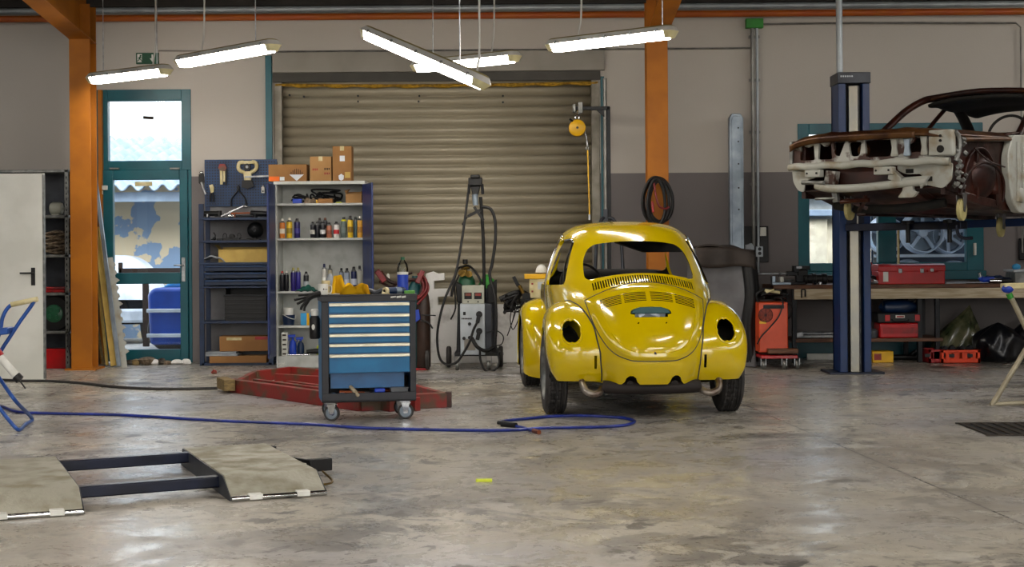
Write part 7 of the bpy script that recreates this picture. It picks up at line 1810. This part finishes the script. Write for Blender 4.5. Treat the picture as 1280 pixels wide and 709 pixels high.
for s_ in (-1, 1): part(MB().prism([(2.75, Z(1.66)), (4.1, Z(1.72)), (4.3, Z(2.0)), (4.2, Z(2.26)), (3.1, Z(2.32)), (2.75, Z(2.25))], 'x', s_*h2-.02, s_*h2+.02), 'rear_side', 'rust', bev=.02)
part(MB().bb(-h2, h2, 4.15, 4.2, Z(1.75), Z(2.24)), 'rear_panel', 'rust', bev=.02)
part(MB().bb(-h2+.02, h2-.02, 3.3, 4.2, Z(2.24), Z(2.27)), 'boot_lid', 'rust', bev=.01)
# yellowish castors hanging below the body
def hang_caster(x, y, z, r=.095):
    t = bpy.data.objects.new('caster', None); C.objects.link(t); t.parent = rc; t.location = (x, y, z); t.rotation_euler = (0, 0, R(94))
    MB().lathe([(.03, -.02), (.07, -.022), (r, -.014), (r, .014), (.07, .022), (.03, .02)], (0, 0, 0), (0, 1, 0), n=30).build('wheel', 'caster_yellow', t)
    MB().cyl((0, -.03, 0), (0, .03, 0), .016, n=12).build('axle', 'steel', t)
    m = MB()
    for s_ in (-1, 1): m.prism([(-.018, -.02), (.018, -.02), (.05, .13), (-.05, .13)], 'y', s_*.03-.002, s_*.03+.002)
    m.bb(-.06, .06, -.05, .05, .13, .14); m.build('fork', 'steel', t, bev=.001)
def loc(px, v, Y): q = at(px, v, Y)-RC; return (q.dot(rr), q.dot(rb), q.z)
for px, v, Y in ((1062, 262, 13.6), (1202, 262, 13.0), (1251, 284, 14.6)):
    q = loc(px, v, Y); hang_caster(q[0], q[1], q[2])

# ---------------------------------------------------------------- trestle at the right edge, drain grate
g0 = fl(1240, 507); Yq = g0.y; Q0 = Vector((g0.x, Yq, 0))
def Q(px, v, dy=0.): q = at(px, v, Yq+dy); return Vector((q.x, q.y, q.z))-Q0
tq = thing('trestle', 'beige metal trestle stand cut by the right picture edge', 'trestle', Q0)
for a, b_, nm in (((1261, 366), (1300, 446), 'leg'), ((1290, 424), (1241, 505), 'leg')): MB().cyl(Q(*a), Q(*b_), .022, n=12).build(nm, 'trestle', tq)
MB().cyl(Q(1238, 506)+Vector((0, 0, .0)), Q(1300, 503)+Vector((0, 0, .0)), .02, n=12).build('foot_tube', 'trestle', tq)
MB().cyl(Q(1266, 470, 2.2), Q(1310, 468, 2.2), .02, n=12).cyl(Q(1300, 430, 1.0), Q(1300, 469, 2.2), .02, n=12).build('rear_foot', 'trestle', tq) if False else None
m = MB().bar(Q(1253, 358), Q(1310, 356), .12, .045); m.build('top_beam', 'cream', tq, bev=.008)
MB().cyl(Q(1300, 446), Q(1330, 506), .022, n=12).cyl(Q(1300, 362), Q(1300, 446), .022, n=12).build('leg', 'trestle', tq)
MB().ball(Q(1258, 361)+Vector((0, -.03, 0)), (.05, .04, .035), n=14, m=8).build('blue_rag_tip', 'plastic_blue', tq)
MB().cyl(Q(1261, 367), Q(1264, 373), .026, n=12).build('green_tape', 'green_plastic', tq)
p0, p1, p2, p3 = fl(1236, 545), fl(1262, 530), fl(1330, 530), fl(1330, 552)
g = thing('drain_grate', 'dark metal drain grate in the floor at the right picture edge', 'grate', Vector((p0.x+.35, (p0.y+p1.y)/2, 0)), R(0))
m = MB(); dxx = .55; dy_ = (p1.y-p0.y)/2
for i in range(14): m.bb(-.35+i*.08, -.32+i*.08, -dy_, dy_, .0005, .008)
m.bb(-.37, .75, -dy_-.03, -dy_, .0005, .01).bb(-.37, .75, dy_, dy_+.03, .0005, .01)
m.build('bars', 'grate_iron', g)
MB().bb(-.36, .75, -dy_, dy_, .0003, .002).build('pit', 'black', g)
SKY = .46; EXPO = .66
# ================================================================ LIGHT AND CAMERA
def fixture(a, b_, lab, roll=0., cords=(), grp=None, detail=True):
    """weatherproof strip light from end a to end b: built along local x, then aimed"""
    a = Vector(a); b_ = Vector(b_); L_ = (b_-a).length; c = (a+b_)/2; d = (b_-a).normalized()
    t = thing('strip_light', lab, 'ceiling light', c, 0, grp)
    x = d; y = Vector((0, 0, 1)).cross(x).normalized(); z = x.cross(y)
    if roll: q = Matrix.Rotation(roll, 3, x); y = q @ y; z = q @ z
    t.rotation_euler = Matrix((x, y, z)).transposed().to_euler()
    h = L_/2
    def shell(w0, z0_, w1, z1_, l0, l1, rr=.05):
        m = MB()
        def loop(w, l, zz):
            pts = []
            for sx, sy in ((1, 1), (-1, 1), (-1, -1), (1, -1)):
                k0 = {(1, 1): 0, (-1, 1): 90, (-1, -1): 180, (1, -1): 270}[(sx, sy)]
                for j in range(5):
                    a_ = R(k0+j*22.5); pts.append((sx*(l-rr)+cos(a_)*rr, sy*(w-rr)+sin(a_)*rr, zz))
            return pts
        A = loop(w0, l0, z0_); B = loop(w1, l1, z1_); n_ = len(A)
        m.add(A+B, [tuple(range(n_-1, -1, -1)), tuple(range(n_, 2*n_))]+[(i, (i+1) % n_, n_+(i+1) % n_, n_+i) for i in range(n_)])
        return m
    shell(.084, 0, .062, .042, h, h-.03).build('housing', 'lamp_body', t)
    shell(.062, .042, .05, .054, h-.03, h-.05, .04).build('top_plate', 'lamp_top', t)
    shell(.05, -.064, .080, -.001, h-.07, h-.045, .045).build('diffuser', 'lens', t)
    shell(.048, -.058, .079, -.0005, h-.02, h-.002, .045).build('diffuser_ends', 'lens_end', t)
    for i in range(5 if detail else 0):
        for s_ in (-1, 1): MB().bb(-h+.15+i*(L_-.3)/4-.008, -h+.15+i*(L_-.3)/4+.008, *sorted((s_*.076, s_*.088)), -.012, .022).build('clip', 'steel', t)
    for s_ in (-1, 1):
        for k_ in ((-.03, .03) if detail else ()): MB().cyl((s_*(h-.045), k_, -.02), (s_*(h-.045), k_, -.055), .008, n=8).build('tube_holder', 'dark_metal', t)
    mi = t.rotation_euler.to_matrix().transposed()
    for f, dxc in cords:     # suspension cords, vertical in the world, up to the roof
        p = a.lerp(b_, f); top = roofz(p.y)-.04-p.z
        pts = [Vector((0, 0, .05)), Vector((dxc*.3, 0, .12)), Vector((dxc, 0, .35)), Vector((dxc, 0, top))]
        MB().tube([mi @ (p-c+q) for q in pts], .005 if dxc == 0 else .009, n=6).build('suspension_cord', 'steel' if dxc == 0 else 'lamp_body', t)
    return t
H0 = 3.16
def fx(px, py, z): 
    u = px-640; v = HOR-py; vv = -u*sin(ROLL)+v*cos(ROLL); return at(px, py, (z-CAMH)*F/vv)
fixture(fx(112, 98, H0), fx(212, 86, H0), 'lit strip light at the far left, hanging below the green exit sign', cords=((.18, 0), (.85, .0), (.8, .03)))
fixture(fx(223, 77, H0), fx(346, 55, H0), 'lit strip light second from the left, right of the exit sign', cords=((.25, .03), (.8, 0)))
fixture(at(456, 39, 1900/152), at(608, 104, 1900/168), 'big tilted strip light in the middle, its right end hanging lower', roll=R(-16), cords=((.8, 0), (.93, .02)))
fixture(fx(516, 83, H0), fx(649, 69, H0), 'lit strip light half hidden behind the big tilted one', cords=((.2, 0), (.75, .03)))
fixture(fx(685, 57, H0), fx(845, 38, H0), 'lit strip light on the right, in front of the orange column', cords=((.25, .03), (.9, 0)))
# the rows go on over the rest of the hall, out of the picture
k_ = 0
for yy in (8.6, 5.2, 1.8, -2.2, -5):
    for xx in (-6.2, -3.4, -.4, 2.6, 5.6):
        if yy > 7.5 and abs(xx) < 1: continue
        dx_ = .58; dy = .52; z = 3.75 if yy < 8 else 3.9
        where = {8.6: 'over the scissor lift', 5.2: 'above the open floor', 1.8: 'just behind the viewpoint', -2.2: 'in the middle of the hall', -5: 'next to the gateways'}[yy]
        side_ = {-6.2: 'outer left', -3.4: 'inner left', -.4: 'central', 2.6: 'inner right', 5.6: 'outer right'}[xx]
        fixture((xx-dx_, yy-dy, z), (xx+dx_, yy+dy, z), '%s strip light of the row %s' % (side_, where), cords=((.2, 0), (.8, 0)), detail=False)
for px in (942, 1100, 1240):
    pass
fixture((4.4, 11.4, 3.9), (5.6, 12.4, 3.9), 'lit strip light above the rusty car, outside the picture', cords=((.2, 0), (.8, 0)), detail=False)
fixture((6.6, 14.6, 3.7), (7.8, 15.6, 3.7), 'lit strip light near the right wall, outside the picture', cords=((.2, 0), (.8, 0)), detail=False)

w_ = bpy.data.worlds.new('World'); bpy.context.scene.world = w_; w_.use_nodes = True
nt = w_.node_tree; bg = nt.nodes['Background']
sk = nt.nodes.new('ShaderNodeTexSky'); sk.sky_type = 'NISHITA'; sk.sun_disc = False; sk.sun_elevation = R(48); sk.sun_rotation = R(150)
sk.dust_density = 3.; sk.air_density = 1.2
hs = nt.nodes.new('ShaderNodeHueSaturation'); hs.inputs['Saturation'].default_value = .25
nt.links.new(sk.outputs[0], hs.inputs['Color']); nt.links.new(hs.outputs[0], bg.inputs[0]); bg.inputs[1].default_value = SKY
def portal(loc, sx, sy, rot):
    l = bpy.data.lights.new('portal', 'AREA'); l.shape = 'RECTANGLE'; l.size = sx; l.size_y = sy; l.cycles.is_portal = True
    o = bpy.data.objects.new('portal', l); C.objects.link(o); o.location = loc; o.rotation_euler = rot
portal((-4.5, YB-.1, 2.05), 6.4, 4.0, (R(90), 0, 0)); portal((4.8, YB-.1, 2.05), 7.2, 4.0, (R(90), 0, 0))
sc = bpy.context.scene
cd = bpy.data.cameras.new('camera'); cd.sensor_width = 36; cd.lens = F/1280*36; cd.shift_y = -(354.5-HOR)/1280; cd.clip_end = 200
co = bpy.data.objects.new('camera', cd); C.objects.link(co); co.location = (0, 0, CAMH)
co.rotation_euler = (Matrix.Rotation(R(90), 3, 'X') @ Matrix.Rotation(-ROLL, 3, 'Z')).to_euler()
sc.camera = co
sc.view_settings.view_transform = 'Standard'; sc.view_settings.look = 'None'; sc.view_settings.gamma = 1; sc.view_settings.use_curve_mapping = False
sc.view_settings.exposure = EXPO
sc.cycles.max_bounces = 8; sc.cycles.diffuse_bounces = 4; sc.cycles.sample_clamp_indirect = 6
